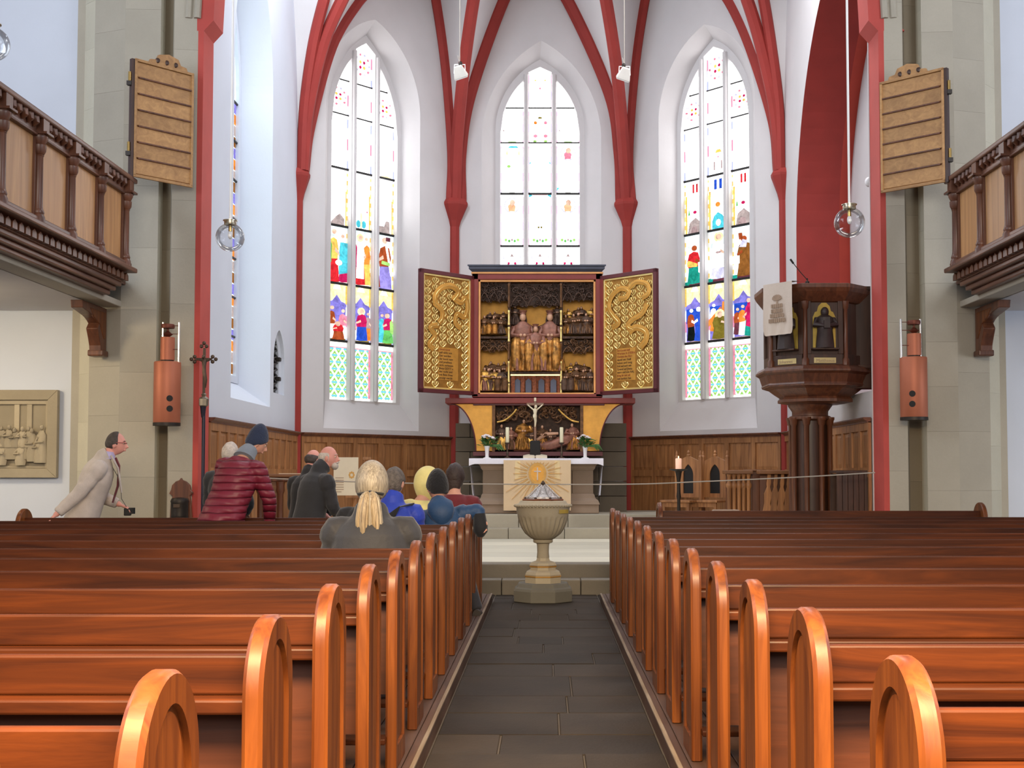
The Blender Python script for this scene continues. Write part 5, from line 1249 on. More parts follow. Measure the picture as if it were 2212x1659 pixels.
    def statuette(name, px_, pbot, ptop, mats, wide=1.0, seated=False, dep=0.20, crown=False, lean=0.0):
        X0, z0 = x(px_), z(pbot); h = z(ptop) - z0; Y = RY + dep; m = MB(); w_ = h * 0.19 * wide; ph = rnd.uniform(0, 6)
        fold = lambda a, zz: 0.10 * sin(7 * a + ph) + 0.05 * sin(11 * a + zz * 14)
        if seated:
            m.lathe([(w_ * 1.35, 0), (w_ * 1.30, h * 0.06), (w_ * 1.05, h * 0.25), (w_ * 1.10, h * 0.42), (w_ * 0.8, h * 0.52)], (X0, Y - 0.02, z0), 18, 0, sy=0.7, wob=fold)
            m.etube([(X0 - w_ * 0.5, Y - 0.05, z0 + h * 0.50), (X0 - w_ * 0.55, Y - 0.14, z0 + h * 0.42), (X0 - w_ * 0.5, Y - 0.12, z0 + h * 0.05)], [w_ * 0.5, w_ * 0.45, w_ * 0.5], (1, 0, 0), 10, 0)
            m.etube([(X0 + w_ * 0.5, Y - 0.05, z0 + h * 0.50), (X0 + w_ * 0.55, Y - 0.14, z0 + h * 0.42), (X0 + w_ * 0.5, Y - 0.12, z0 + h * 0.05)], [w_ * 0.5, w_ * 0.45, w_ * 0.5], (1, 0, 0), 10, 0)
        else:
            m.lathe([(w_ * 1.15, 0), (w_ * 1.02, h * 0.08), (w_ * 0.78, h * 0.35), (w_ * 0.72, h * 0.52)], (X0, Y, z0), 18, 0, sy=0.75, wob=fold)
        for q in range(9):
            a = -pi + pi * (q + 0.5) / 9; rb = w_ * (1.30 if seated else 1.08); rt_ = w_ * (0.95 if seated else 0.72)
            m.etube([(X0 + rb * cos(a) * 1.0, Y - 0.03 + rb * 0.72 * sin(a), z0 + 0.01), (X0 + (rb * 0.6 + rt_ * 0.4) * cos(a + 0.08 * sin(q * 3 + ph)), Y - 0.03 + rb * 0.70 * sin(a), z0 + h * 0.2), (X0 + rt_ * cos(a), Y - 0.02 + rt_ * 0.7 * sin(a), z0 + h * (0.40 + 0.05 * sin(q * 2.3 + ph)))], [w_ * 0.16, w_ * 0.13, w_ * 0.05], (0, 0, 1) if False else (1, 0, 0), 7, 0 if q % 3 else 1)
        L_ = lean * h
        m.etube([(X0, Y, z0 + h * 0.45), (X0 + L_ * 0.4, Y - 0.01, z0 + h * 0.60), (X0 + L_ * 0.8, Y - 0.01, z0 + h * 0.76), (X0 + L_, Y, z0 + h * 0.84)], [(w_ * 0.75, w_ * 0.55), (w_ * 0.72, w_ * 0.5), (w_ * 0.82, w_ * 0.5), (w_ * 0.28, w_ * 0.25)], (1, 0, 0), 14, 1, wob=lambda q, i: 0.06 * sin(6 * q + ph))
        hx = X0 + L_
        for sg in (-1, 1):
            m.etube([(hx + sg * w_ * 0.75, Y, z0 + h * 0.75), (hx + sg * w_ * 0.95, Y - 0.05, z0 + h * 0.60), (hx + sg * w_ * 0.25, Y - 0.11, z0 + h * 0.60)], [w_ * 0.28, w_ * 0.30, w_ * 0.14], (0, 1, 0), 8, 1)
            m.ball((hx + sg * w_ * 0.16, Y - 0.12, z0 + h * 0.605), (w_ * 0.14, w_ * 0.12, w_ * 0.14), 8, 2)
        m.ball((hx, Y - 0.015, z0 + h * 0.915), (h * 0.052, h * 0.056, h * 0.070), 12, 2)
        m.ball((hx, Y + 0.012, z0 + h * 0.925), (h * 0.058, h * 0.056, h * 0.074), 10, 3)
        for sg in (-1, 1): m.etube([(hx + sg * h * 0.045, Y + 0.01, z0 + h * 0.93), (hx + sg * h * 0.056, Y + 0.01, z0 + h * 0.86), (hx + sg * h * 0.06, Y + 0.01, z0 + h * 0.80)], [h * 0.018, h * 0.020, h * 0.012], (0, 1, 0), 6, 3)
        if crown: m.lathe([(h * 0.056, h * 0.965), (h * 0.050, h * 0.99), (h * 0.075, h * 1.03)], (hx, Y, z0), 10, 1, wob=lambda a, zz: 0.15 * sin(5 * a))
        m.build(name, [mats[0], mats[1], 'flesh_paint', mats[2]], t)
    statuette('enthroned_figure', 1129, 802, 672, ('gold_robe', 'robe_rose', 'carved_dark'), 1.05, True, 0.17, True)
    statuette('enthroned_figure', 1188, 802, 672, ('gold_robe', 'robe_rose', 'carved_dark'), 1.0, True, 0.17, True)
    statuette('kneeling_crowned_figure', 1157, 802, 702, ('gold_robe', 'robe_rose', 'carved'), 1.05, False, 0.08, True)
    # cloth of honour held behind the group
    m = MB(); rows = []
    for k in range(17):
        u = k / 16; sag = 16 * (1 - (2 * u - 1) ** 2)
        rows.append([V((x(1130 + 56 * u), RY + 0.30 + 0.012 * sin(k * 2.4), z(p))) for p in (684 + sag, 696 + sag * 0.9, 714 + sag * 0.4, 760)])
    m.rings(rows, 0, True, False, closed=False); m.build('carved_drapery', 'robe_brown', t)
    for a in (1112, 1204): statuette('carved_angel', a, 700, 655, ('carved_dark', 'robe_brown', 'carved_dark'), 1.2, False, 0.22)
    # crowds in the four side scenes
    def crowd(a, b, pbot, ptop, n, seed):
        r2 = random.Random(seed)
        for k in range(n):
            row = k % 2
            p = a + 6 + (b - a - 12) * (k + 0.5) / n
            top = ptop + r2.uniform(0, 8) + (0 if row else 14); bot = pbot - (22 if row else r2.uniform(0, 3))
            statuette('carved_figure', p, bot, top, r2.choice((('gold_robe', 'carved', 'carved_dark'), ('carved', 'robe_brown', 'carved_dark'), ('robe_rose', 'gold', 'carved'), ('robe_brown', 'carved', 'carved_dark'))), r2.uniform(1.2, 1.7), r2.random() < 0.3 and not row, 0.24 if row else 0.13, False, r2.uniform(-0.12, 0.12))
    crowd(1036, 1098, 724, 664, 6, 1); crowd(1216, 1284, 724, 656, 8, 2); crowd(1036, 1098, 846, 776, 8, 3); crowd(1216, 1284, 846, 776, 7, 6)
    # pierced canopies of curling leaf work
    def canopy_(a, b, p0, p1, n, seed, mat, dep=0.06, back=True):
        r2 = random.Random(seed); m = MB(); X0, X1, za, zb2 = x(a), x(b), z(p0), z(p1)
        for k in range(n):
            c = V((r2.uniform(X0 + 0.03, X1 - 0.03), RY + dep + r2.uniform(-0.02, 0.05), r2.uniform(za + 0.03, zb2 - 0.02))); r = r2.uniform(0.022, 0.055); s0 = r2.uniform(0, 6.3); sg = r2.choice((-1, 1))
            m.etube([c + V((r * (1 - i * 0.09) * cos(s0 + sg * i * 0.62), 0.010 * sin(i), r * (1 - i * 0.09) * sin(s0 + sg * i * 0.62))) for i in range(9)], [0.006 + 0.003 * (i % 3) for i in range(9)], (0, 1, 0), 5, 0)
        for k in range(3):                   # crossing ogee ribs
            u0, u1 = X0 + (X1 - X0) * k / 3, X0 + (X1 - X0) * (k + 1) / 3
            m.etube([V((u0 + (u1 - u0) * i / 8, RY + dep - 0.03, za + (zb2 - za) * (0.05 + 0.42 * sin(pi * i / 8)))) for i in range(9)], 0.010, (0, 1, 0), 6, 0)
        o = m.build('leaf_tracery', mat, t); o['kind'] = 'stuff'
        if back: bx('canopy_ground', a, b, p0 - 6, p1, RY + dep + 0.06, RY + dep + 0.09, 'carved_dark', 0)
    canopy_(1036, 1098, 654, 608, 60, 11, 'carved_dark'); canopy_(1216, 1284, 652, 608, 60, 12, 'carved_dark'); canopy_(1103, 1211, 664, 610, 110, 13, 'carved_dark')
    canopy_(1036, 1098, 760, 733, 50, 14, 'carved'); canopy_(1216, 1284, 764, 733, 50, 15, 'carved')
    # wings
    def wing(sg, hinge, outer, lines, seed):
        W0 = V((x(hinge), RY, 0)); W1 = V((at(outer, 720, RY - 0.80).x, RY - 0.80, 0))
        d = (W1 - W0); L_ = d.length; d.normalize(); n = V((d.y, -d.x, 0))
        if n.y > 0: n = -n
        z0, z1 = z(854), z(597)
        wg = bpy.data.objects.new('wing', None); COL.objects.link(wg); wg.parent = t; wg.location = (W0.x - t.location.x, W0.y - t.location.y, z0 - t.location.z)
        P_ = lambda u, zz, o=0.0: V((W0.x + d.x * u + n.x * o, W0.y + d.y * u + n.y * o, zz))
        def sl(name, u0, u1, q0, q1, o0, o1, mat, bev=0.004): return MB().rings([[P_(u0, q0, o), P_(u1, q0, o), P_(u1, q1, o), P_(u0, q1, o)] for o in (o0, o1)], 0, False, True).build(name, mat, wg, bevel=bev)
        f = 0.062
        sl('wing_board', 0.0, L_, z0, z1, -0.03, 0.0, 'frame_maroon')
        for a, b, c, e in ((0, f, z0, z1), (L_ - f, L_, z0, z1), (0, L_, z0, z0 + f), (0, L_, z1 - f, z1)): sl('wing_frame', a, b, c, e, 0.0, 0.045, 'frame_red' if b < L_ * 0.9 else 'frame_maroon')
        for a, b, c, e in ((f, f + 0.035, z0 + f, z1 - f), (L_ - f - 0.025, L_ - f, z0 + f, z1 - f), (f, L_ - f, z0 + f, z0 + f + 0.03), (f, L_ - f, z1 - f - 0.03, z1 - f)): sl('gilt_edge', a, b, c, e, 0.0, 0.032, 'gold_bright')
        a0, a1, b0, b1 = f + 0.03, L_ - f - 0.03, z0 + f + 0.03, z1 - f - 0.03
        sl('gilded_panel', a0, a1, b0, b1, 0.0, 0.008, 'gold_deep', 0)
        # raised damask of pomegranate motifs, lapped around the text field
        m = MB(); nu, nv = 6, 15; tu0, tu1 = a0 + (a1 - a0) * (0.30 if sg < 0 else 0.24), a0 + (a1 - a0) * (0.74 if sg < 0 else 0.64)
        if sg < 0: tu0, tu1 = L_ - tu1 - 0.02, L_ - tu0 - 0.02
        tz1, tz0 = b0 + (b1 - b0) * 0.365, b0 + (b1 - b0) * 0.07
        for i in range(nu):
            for j in range(nv):
                u = a0 + (a1 - a0) * (i + 0.5) / nu; q = b0 + (b1 - b0) * (j + 0.5 + (0.5 if i % 2 else 0)) / nv
                if q > b1 - 0.05 or (tu0 - 0.05 < u < tu1 + 0.05 and tz0 - 0.04 < q < tz1 + 0.04): continue
                w_ = (a1 - a0) / nu * 0.44; h_ = (b1 - b0) / nv * 0.50
                for sgn in (-1, 1):
                    m.etube([P_(u + sgn * w_ * k, q + h_ * e, 0.012) for k, e in ((0.0, -1.0), (0.55, -0.55), (0.95, 0.0), (0.7, 0.55), (0.25, 0.6))], [0.005, 0.011, 0.013, 0.010, 0.005], tuple(n), 5)
                    m.etube([P_(u + sgn * w_ * k, q + h_ * e, 0.012) for k, e in ((0.0, 0.9), (0.35, 0.35), (0.25, -0.1), (0.0, -0.45))], [0.004, 0.010, 0.010, 0.004], tuple(n), 5)
        o = m.build('damask_relief', 'gold_bright', wg); o['kind'] = 'stuff'
        # speech scrolls
        def scroll(pts, w_):
            sp = spline([P_(a0 + (a1 - a0) * (u if sg > 0 else 1 - u), b0 + (b1 - b0) * q, 0.03 + 0.006 * (k % 2)) for k, (u, q) in enumerate(pts)], 6)
            MB().etube(sp, [(0.007, w_)] * len(sp), tuple(n), 10).build('speech_scroll', 'gold_flat', wg)
            for e in (1, -1):
                MB().etube([p + n * 0.009 + V((0, 0, 0)) for p in sp], [(0.003, w_ * 0.06)] * len(sp), tuple(n), 6).build('scroll_edge', 'gold_bright', wg) if e > 0 else None
        if sg < 0:
            scroll([(0.24, 0.74), (0.22, 0.82), (0.36, 0.90), (0.58, 0.93), (0.74, 0.88), (0.62, 0.80)], 0.052)
            scroll([(0.60, 0.83), (0.80, 0.79), (0.92, 0.84), (0.95, 0.74), (0.88, 0.66), (0.72, 0.68), (0.68, 0.60), (0.80, 0.55)], 0.045)
            scroll([(0.20, 0.76), (0.36, 0.70), (0.38, 0.63), (0.30, 0.58)], 0.05)
            scroll([(0.28, 0.56), (0.12, 0.53), (0.22, 0.46), (0.10, 0.38), (0.20, 0.34)], 0.048)
        else:
            scroll([(0.20, 0.66), (0.10, 0.74), (0.14, 0.84), (0.34, 0.91), (0.52, 0.88), (0.46, 0.82), (0.30, 0.82)], 0.045)
            scroll([(0.52, 0.90), (0.68, 0.95), (0.90, 0.92), (0.94, 0.84), (0.80, 0.80)], 0.042)
            scroll([(0.90, 0.74), (0.80, 0.66), (0.58, 0.61), (0.50, 0.56), (0.62, 0.52)], 0.045)
            scroll([(0.20, 0.66), (0.30, 0.60), (0.16, 0.56)], 0.05)
            scroll([(0.52, 0.50), (0.66, 0.54), (0.86, 0.50), (0.88, 0.42), (0.76, 0.36)], 0.055)
        # text field
        sl('text_field', tu0, tu1, tz0, tz1, 0.008, 0.014, 'gold_flat', 0)
        k = len(lines); hh = (tz1 - tz0) / (k + 0.3)
        ang = atan2(d.y, d.x) if sg > 0 else atan2(-d.y, -d.x)
        for i, ln in enumerate(lines):
            o = lettering(ln, hh * 0.98, 'ink_red' if (sg > 0 and i in (1, 2, 8)) or i == 0 else 'ink')
            u = tu0 + 0.012 if sg > 0 else tu1 - 0.012
            p = P_(u, tz1 - hh * (i + 0.95), 0.0165)
            wl = 0.5 * hh * len(ln); o.scale = (min(1.0, (tu1 - tu0 - 0.02) / max(wl, 0.01)), 1, 1)
            o.rotation_euler = (pi / 2, 0, ang); o.parent = wg
            o.location = (p.x - W0.x, p.y - W0.y, p.z - z0)
    wing(-1, 1020, 905, ['Unnd ruret', 'soll nicht von', 'Ewr werden', 'der kunst nam', 'und predinen', 'nicht verlassen', 'Jhesu GOTT u', 'der recht und', 'mit fleiss frow', 'erzeigt werde'], 1)
    wing(1, 1300, 1421, ['Sanct ja auss heill', 'Worten A ETERN', 'Christus des Herr', 'damit wir Heill', 'haben und ewig', 'Frid und auch sein', 'Grund auf Jhesu', 'wern und von AAL', 'bring ihr sein wil', 'Lieb sterblich Text'], 2)
    # predella
    pz_ = lambda p: at(1160, p, RY - 0.1).z
    xp = lambda p: at(p, 920, RY - 0.1).x
    def bp(name, x0, x1, z0, z1, y0, y1, mat, bev=0.006): return MB().box2((xp(x0), y0, pz_(z0)), (xp(x1), y1, pz_(z1))).build(name, mat, t, bevel=bev)
    bp('predella_board', 962, 1372, 872, 860, RY - 0.16, RY + 0.4, 'frame_red', 0.012)
    bp('predella_board', 1022, 1306, 876, 871, RY - 0.12, RY + 0.3, 'frame_maroon')
    for sg, o, i_ in ((-1, 974, 1066), (1, 1350, 1256)):
        xo, xi = xp(o), xp(i_); zt_, zb_2 = pz_(873), pz_(974); xb = xp(1028 if sg < 0 else 1295)
        curve = [(xo + (xb - xo) * sin(pi / 2 * k / 12) ** 1.0, zt_ + (zb_2 - zt_) * (1 - cos(pi / 2 * k / 12))) for k in range(13)]
        MB().prism([(xi, zt_)] + curve + [(xi, zb_2)], 'y', RY - 0.10, RY + 0.2).build('predella_cheek', 'gold_flat', t)
        rim = spline([V((a, RY - 0.105, b)) for a, b in curve], 2)
        MB().etube(rim, 0.012, (0, 1, 0), 6).build('cheek_rim', 'frame_maroon', t)
        bp('predella_post', i_ - 3, i_ + 4, 978, 874, RY - 0.12, RY + 0.2, 'carved', 0.005)
    bp('predella_sill', 1022, 1302, 985, 976, RY - 0.14, RY + 0.4, 'frame_maroon')
    bp('predella_back', 1066, 1256, 978, 874, RY + 0.14, RY + 0.2, 'carved_dark', 0)
    Y0 = RY - 0.1
    def pstat(p, bot, top, mats, lean=0.0, wide=1.3, seated=False, dep=-0.02): statuette('predella_figure', p, bot, top, mats, wide, seated, dep, False, lean)
    for p, top, mt in ((1086, 916, ('gold', 'robe_brown', 'carved_dark')), (1104, 922, ('carved', 'robe_rose', 'carved_dark')), (1129, 905, ('gold_robe', 'gold_robe', 'carved_dark')), (1145, 922, ('gold', 'robe_brown', 'carved')), (1172, 918, ('gold_robe', 'carved', 'carved_dark')), (1190, 926, ('robe_brown', 'robe_brown', 'carved_dark')), (1240, 914, ('gold_robe', 'robe_rose', 'carved_dark'))):
        pstat(p, 972, top, mt, random.uniform(-0.1, 0.1))
    m = MB(); m.etube([(xp(1110), RY - 0.02, pz_(968)), (xp(1150), RY - 0.05, pz_(966)), (xp(1190), RY - 0.06, pz_(962)), (xp(1222), RY - 0.05, pz_(950)), (xp(1240), RY - 0.03, pz_(940))], [(0.05, 0.06), (0.07, 0.08), (0.08, 0.10), (0.09, 0.10), (0.04, 0.04)], (0, 0, 1), 14, wob=lambda q, i: 0.1 * sin(5 * q + i)); m.build('reclining_figure', 'robe_rose', t)
    m = MB(); m.etube([(xp(1160), RY - 0.05, pz_(950)), (xp(1180), RY - 0.08, pz_(938)), (xp(1206), RY - 0.06, pz_(936))], [0.03, 0.035, 0.02], (0, 0, 1), 8); m.build('reclining_arm', 'flesh_paint', t)
    r2 = random.Random(8)
    for k, (a, b) in enumerate(((1074, 1110), (1110, 1146), (1166, 1200), (1200, 1248))):
        m = MB()
        for i in range(16):
            c = V((r2.uniform(xp(a), xp(b)), RY - 0.08 + r2.uniform(-0.02, 0.03), r2.uniform(pz_(906), pz_(880)))); r = r2.uniform(0.04, 0.085); s0 = r2.uniform(0, 6.3); sg = r2.choice((-1, 1))
            m.etube([c + V((r * (1 - i2 * 0.085) * cos(s0 + sg * i2 * 0.6), 0.012 * sin(i2), r * (1 - i2 * 0.085) * sin(s0 + sg * i2 * 0.6))) for i2 in range(10)], [0.009 + 0.003 * (i2 % 3) for i2 in range(10)], (0, 1, 0), 6)
        o = m.build('leaf_tracery', 'carved', t); o['kind'] = 'stuff'
    for sg, pts in ((-1, [(1074, 912), (1090, 908), (1106, 896), (1116, 884)]), (1, [(1250, 912), (1234, 908), (1218, 896), (1206, 884)])):
        MB().etube(spline([V((xp(a), RY - 0.12, pz_(b))) for a, b in pts], 5), 0.014, (0, 1, 0), 8).build('tracery_branch', 'gold', t)
retable()

# ------------------------------------------------------------------ baptismal font
def font():
    cx = 1173; Y = 12.78; c = V((at(cx, 1200, Y).x, Y, 0)); s_ = Y / F
    z = lambda y: at(cx, y, Y).z
    t = thing('baptismal_font', 'carved stone baptismal font with a silver lid at the end of the aisle', 'font', tuple(c))
    r8 = pi / 8; k8 = 1.08
    MB().lathe([(62 * s_ * k8, 0.0), (62 * s_ * k8, z(1274)), (60 * s_ * k8, z(1269)), (56 * s_ * k8, z(1266)), (52 * s_ * k8, z(1258))], c, 8, rot=r8, smooth=False).build('plinth', 'font_base', t, bevel=0.006)
    MB().lathe([(38 * s_ * k8, z(1260)), (38 * s_ * k8, z(1247)), (36 * s_ * k8, z(1245)), (38 * s_ * k8, z(1240)), (35 * s_ * k8, z(1234)), (27 * s_ * k8, z(1230)), (27 * s_ * k8, z(1222)), (29 * s_ * k8, z(1220)), (26 * s_ * k8, z(1215)), (16 * s_, z(1211)), (13 * s_, z(1203))], c, 8, rot=r8, smooth=False).build('foot', 'font_stone', t)
    for q in (1244, 1223): MB().lathe([((38.5 if q > 1230 else 28.5) * s_ * k8, z(q + 1)), ((38.8 if q > 1230 else 29) * s_ * k8, z(q - 1))], c, 8, rot=r8, smooth=False).build('gilt_band', 'gold_flat', t)
    MB().lathe([(13.5 * s_, z(1205)), (12.5 * s_, z(1192)), (13 * s_, z(1178)), (14 * s_, z(1174)), (20 * s_, z(1172)), (21.5 * s_, z(1168)), (20 * s_, z(1165))], c, 24).build('stem', 'font_stone', t)
    fl = lambda a, zz: 0.075 * abs(sin(13 * a)) * (1 if z(1160) < zz < z(1117) else 0) - (0.045 if z(1160) < zz < z(1117) else 0)
    MB().lathe([(20 * s_, z(1166)), (28 * s_, z(1161)), (38 * s_, z(1152)), (45 * s_, z(1141)), (50 * s_, z(1129)), (53 * s_, z(1118)), (54.5 * s_, z(1115.5)), (55 * s_, z(1112)), (57 * s_, z(1106)), (57.5 * s_, z(1097)), (59 * s_, z(1095))], c, 96, wob=fl).build('bowl', 'font_stone', t)
    m = MB()
    for k in range(48):
        a = 2 * pi * k / 48; m.ball(c + V((60 * s_ * cos(a), 60 * s_ * sin(a), z(1092))), (0.016, 0.016, 0.015), 8)
    o = m.build('beaded_rim', 'font_stone', t); o['kind'] = 'stuff'
    MB().lathe([(59 * s_, z(1096)), (60 * s_, z(1092)), (57 * s_, z(1089)), (52 * s_, z(1087)), (50 * s_, z(1083)), (47 * s_, z(1081))], c, 48).build('bowl_rim', 'font_stone', t)
    MB().lathe([(47 * s_, z(1082)), (47.5 * s_, z(1078.5)), (45 * s_, z(1077))], c, 8, rot=r8, smooth=False).build('lid_board', 'pew_z', t)
    MB().lathe([(37 * s_, z(1077)), (36 * s_, z(1074)), (27 * s_, z(1067)), (20 * s_, z(1060)), (13 * s_, z(1053)), (8 * s_, z(1050)), (6 * s_, z(1048))], c, 8, rot=r8, smooth=False).build('silver_lid', 'silver', t)
    for k in range(8):
        a = r8 + 2 * pi * k / 8; q = V((cos(a), sin(a), 0))
        MB().etube([c + q * r * s_ + V((0, 0, z(y_))) for r, y_ in ((40, 1076), (36, 1073), (27, 1066), (20, 1059), (12, 1052), (7, 1048))], 0.008, (0, 0, 1), 6).build('lid_rib', 'silver', t)
        MB().ball(c + q * 41 * s_ + V((0, 0, z(1076))), 0.014, 8).build('lid_foot', 'bronze', t)
    MB().lathe([(0.004, z(1050)), (0.020, z(1047)), (0.024, z(1044)), (0.014, z(1041)), (0.012, z(1040)), (0.002, z(1038))], c, 14).build('lid_knob', 'bronze', t)
    a0, a1 = -0.95, -0.40
    m = MB(); m.rings([[c + V(((57.6 + e) * s_ * cos(a0 + (a1 - a0) * k / 8), (57.6 + e) * s_ * sin(a0 + (a1 - a0) * k / 8), z(y_))) for k in range(9)] for y_, e in ((1108, 0.2), (1108, 1.2), (1100, 1.6), (1100, 0.2))], 0, False, False, closed=False); m.build('gilt_inscription_patch', 'gold_niche', t)
font()
# ------------------------------------------------------------------ pulpit
def pulpit():
    YF = 14.6; r_in = 0.60; c = V((at(1782, 700, YF).x, YF + r_in, 0))
    t = thing('pulpit', 'dark carved oak pulpit on a clustered column by the red arch', 'pulpit', (c.x, c.y, Z2))
    z = lambda y: at(1782, y, YF).z
    k8 = 1 / cos(pi / 8); r8 = pi / 8
    def oc(name, prof, mat): return MB().lathe([(r * k8, zz) for r, zz in prof], c, 8, rot=r8, smooth=False).build(name, mat, t)
    oc('body', [(r_in - 0.05, z(794)), (r_in - 0.05, z(640))], 'oak_black')
    oc('rim', [(r_in - 0.05, z(652)), (r_in - 0.02, z(650)), (r_in + 0.02, z(640)), (r_in + 0.06, z(630)), (r_in + 0.08, z(622)), (r_in + 0.08, z(614)), (r_in + 0.03, z(612))], 'oak_dark')
    oc('base_moulding', [(r_in - 0.02, z(786)), (r_in + 0.04, z(790)), (r_in + 0.07, z(797)), (r_in + 0.07, z(801)), (r_in + 0.03, z(806)), (r_in + 0.0, z(824)), (r_in + 0.01, z(828))][::-1], 'oak_dark')
    oc('corbel', [(0.30, z(868)), (0.42, z(864)), (0.42, z(858)), (0.40, z(853)), (0.46, z(845)), (r_in - 0.08, z(836)), (r_in - 0.0, z(831)), (r_in - 0.0, z(827))], 'oak_dark')
    for k in range(8):                        # corner posts, framed panels with niches and figures
        a = -pi / 2 + k * pi / 4; n = V((cos(a), sin(a), 0)); u = V((-n.y, n.x, 0))
        if n.y > 0.5: continue
        hw = r_in * tan(pi / 8)
        P_ = lambda q, zz, o: c + n * (r_in - 0.05 + o) + u * q + V((0, 0, zz))
        def sl(name, q0, q1, z0, z1, o0, o1, mat, bev=0.004): return MB().rings([[P_(q0, z0, o), P_(q1, z0, o), P_(q1, z1, o), P_(q0, z1, o)] for o in (o0, o1)], 0, False, True).build(name, mat, t, bevel=bev)
        pc = P_(hw, 0, 0.02)
        MB().lathe([(0.045, z(790)), (0.045, z(776)), (0.028, z(772)), (0.026, z(668)), (0.04, z(664)), (0.045, z(650))], (pc.x, pc.y, 0), 8).build('corner_post', 'oak_dark', t)
        sl('bottom_rail', -hw + 0.04, hw - 0.04, z(790), z(764), 0, 0.03, 'oak_black')
        sl('top_rail', -hw + 0.04, hw - 0.04, z(648), z(640), 0, 0.03, 'oak_black')
        for sg in (-1, 1): sl('stile', sg * (hw - 0.03), sg * (hw - 0.09), z(764), z(648), 0, 0.03, 'oak_black')
        if abs(n.x) > 0.9 or n.x > 0.5: continue
        # trefoil-headed gilded niche
        w_ = hw - 0.115; zb, zs = z(752), z(684)
        out = [(-w_, zb), (w_, zb), (w_, zs), (w_ * 0.80, zs + 0.06), (w_ * 0.62, zs + 0.07), (w_ * 0.50, zs + 0.13), (w_ * 0.2, zs + 0.17), (-w_ * 0.2, zs + 0.17), (-w_ * 0.50, zs + 0.13), (-w_ * 0.62, zs + 0.07), (-w_ * 0.80, zs + 0.06), (-w_, zs)]
        MB().rings([[P_(p, q, o) for p, q in out] for o in (0.0, 0.006)], 0, False, True).build('gilded_niche', 'gold_niche', t)
        b = P_(0, 0, 0.045); h = z(666) - zb
        m = MB()
        m.lathe([(0.11, 0), (0.105, h * 0.12), (0.085, h * 0.45), (0.095, h * 0.66), (0.10, h * 0.76), (0.04, h * 0.84)], (b.x, b.y, zb), 16, wob=lambda q, zz: 0.07 * sin(6 * q + zz * 6))
        m.ball(b + V((0, 0, zb + h * 0.91)), (0.048, 0.05, 0.06), 12)
        for sg in (-1, 1): m.etube([b + u * sg * 0.09 + V((0, 0, zb + h * 0.74)), b + u * sg * 0.12 + n * 0.03 + V((0, 0, zb + h * 0.58)), b + u * sg * 0.02 + n * 0.09 + V((0, 0, zb + h * 0.56))], [0.035, 0.038, 0.022], tuple(n), 8)
        m.box(b + n * 0.10 + V((0, 0, zb + h * 0.58)), (0.07, 0.05, 0.09)); m.build('carved_figure', 'figure_dark', t)
        sl('figure_ledge', -w_ - 0.02, w_ + 0.02, zb - 0.02, zb, 0.0, 0.12, 'oak_black')
        sl('name_plate', -0.13, 0.13, z(784), z(772), 0.03, 0.038, 'plate_cream')
        if n.x < 0.5:
            o = lettering('Johannes' if n.x < -0.5 else 'Matthaeus', 0.052, 'embroid_brown'); o.parent = t
            p = P_(-0.105, z(781.5), 0.0395); o.location = p - t.location; o.rotation_euler = (pi / 2, 0, a + pi / 2)
    # column of clustered shafts
    cc = V((at(1762, 900, YF + 0.3).x, YF + 0.62, 0))
    MB().lathe([(0.24, Z2), (0.24, Z2 + 0.1), (0.20, Z2 + 0.13), (0.20, z(872))], cc, 16).build('column', 'oak_black', t)
    MB().lathe([(0.21, z(905)), (0.25, z(901)), (0.25, z(895)), (0.22, z(893)), (0.22, z(884)), (0.25, z(876)), (0.27, z(871)), (0.27, z(867)), (0.23, z(866))], cc, 16).build('capital', 'oak_dark', t)
    for k in range(8):
        a = -pi / 2 + pi / 8 + k * pi / 4; p = cc + V((0.235 * cos(a), 0.235 * sin(a), 0))
        MB().lathe([(0.055, Z2), (0.055, Z2 + 0.05), (0.040, Z2 + 0.09), (0.032, Z2 + 0.12), (0.032, z(916)), (0.045, z(912)), (0.050, z(905)), (0.060, z(902)), (0.060, z(897))], p, 12).build('colonnette', 'oak_dark', t)
        if sin(a) < 0.5: MB().prism([(-0.045, 0), (0.045, 0), (0.045, 0.06), (0, 0.12), (-0.045, 0.06)], 'y', -0.006, 0.006).build('blind_arch', 'black', t).location = (p.x - c.x, p.y - c.y - 0.025, z(893) - Z2)
    # stair parapet joining the pier
    MB().box2((at(1826, 700, 14.85).x, 14.85, z(836)), (4.05, 15.05, z(616))).build('stair_parapet', 'oak_black', t, bevel=0.01)
    MB().box2((at(1826, 700, 14.8).x, 14.78, z(622)), (4.05, 15.1, z(613))).build('parapet_rail', 'oak_black', t, bevel=0.01)
    MB().box2((at(1826, 700, 14.85).x, 14.82, z(792)), (4.05, 15.08, z(784))).build('parapet_rail', 'oak_black', t, bevel=0.006)
    return t
pulpit()
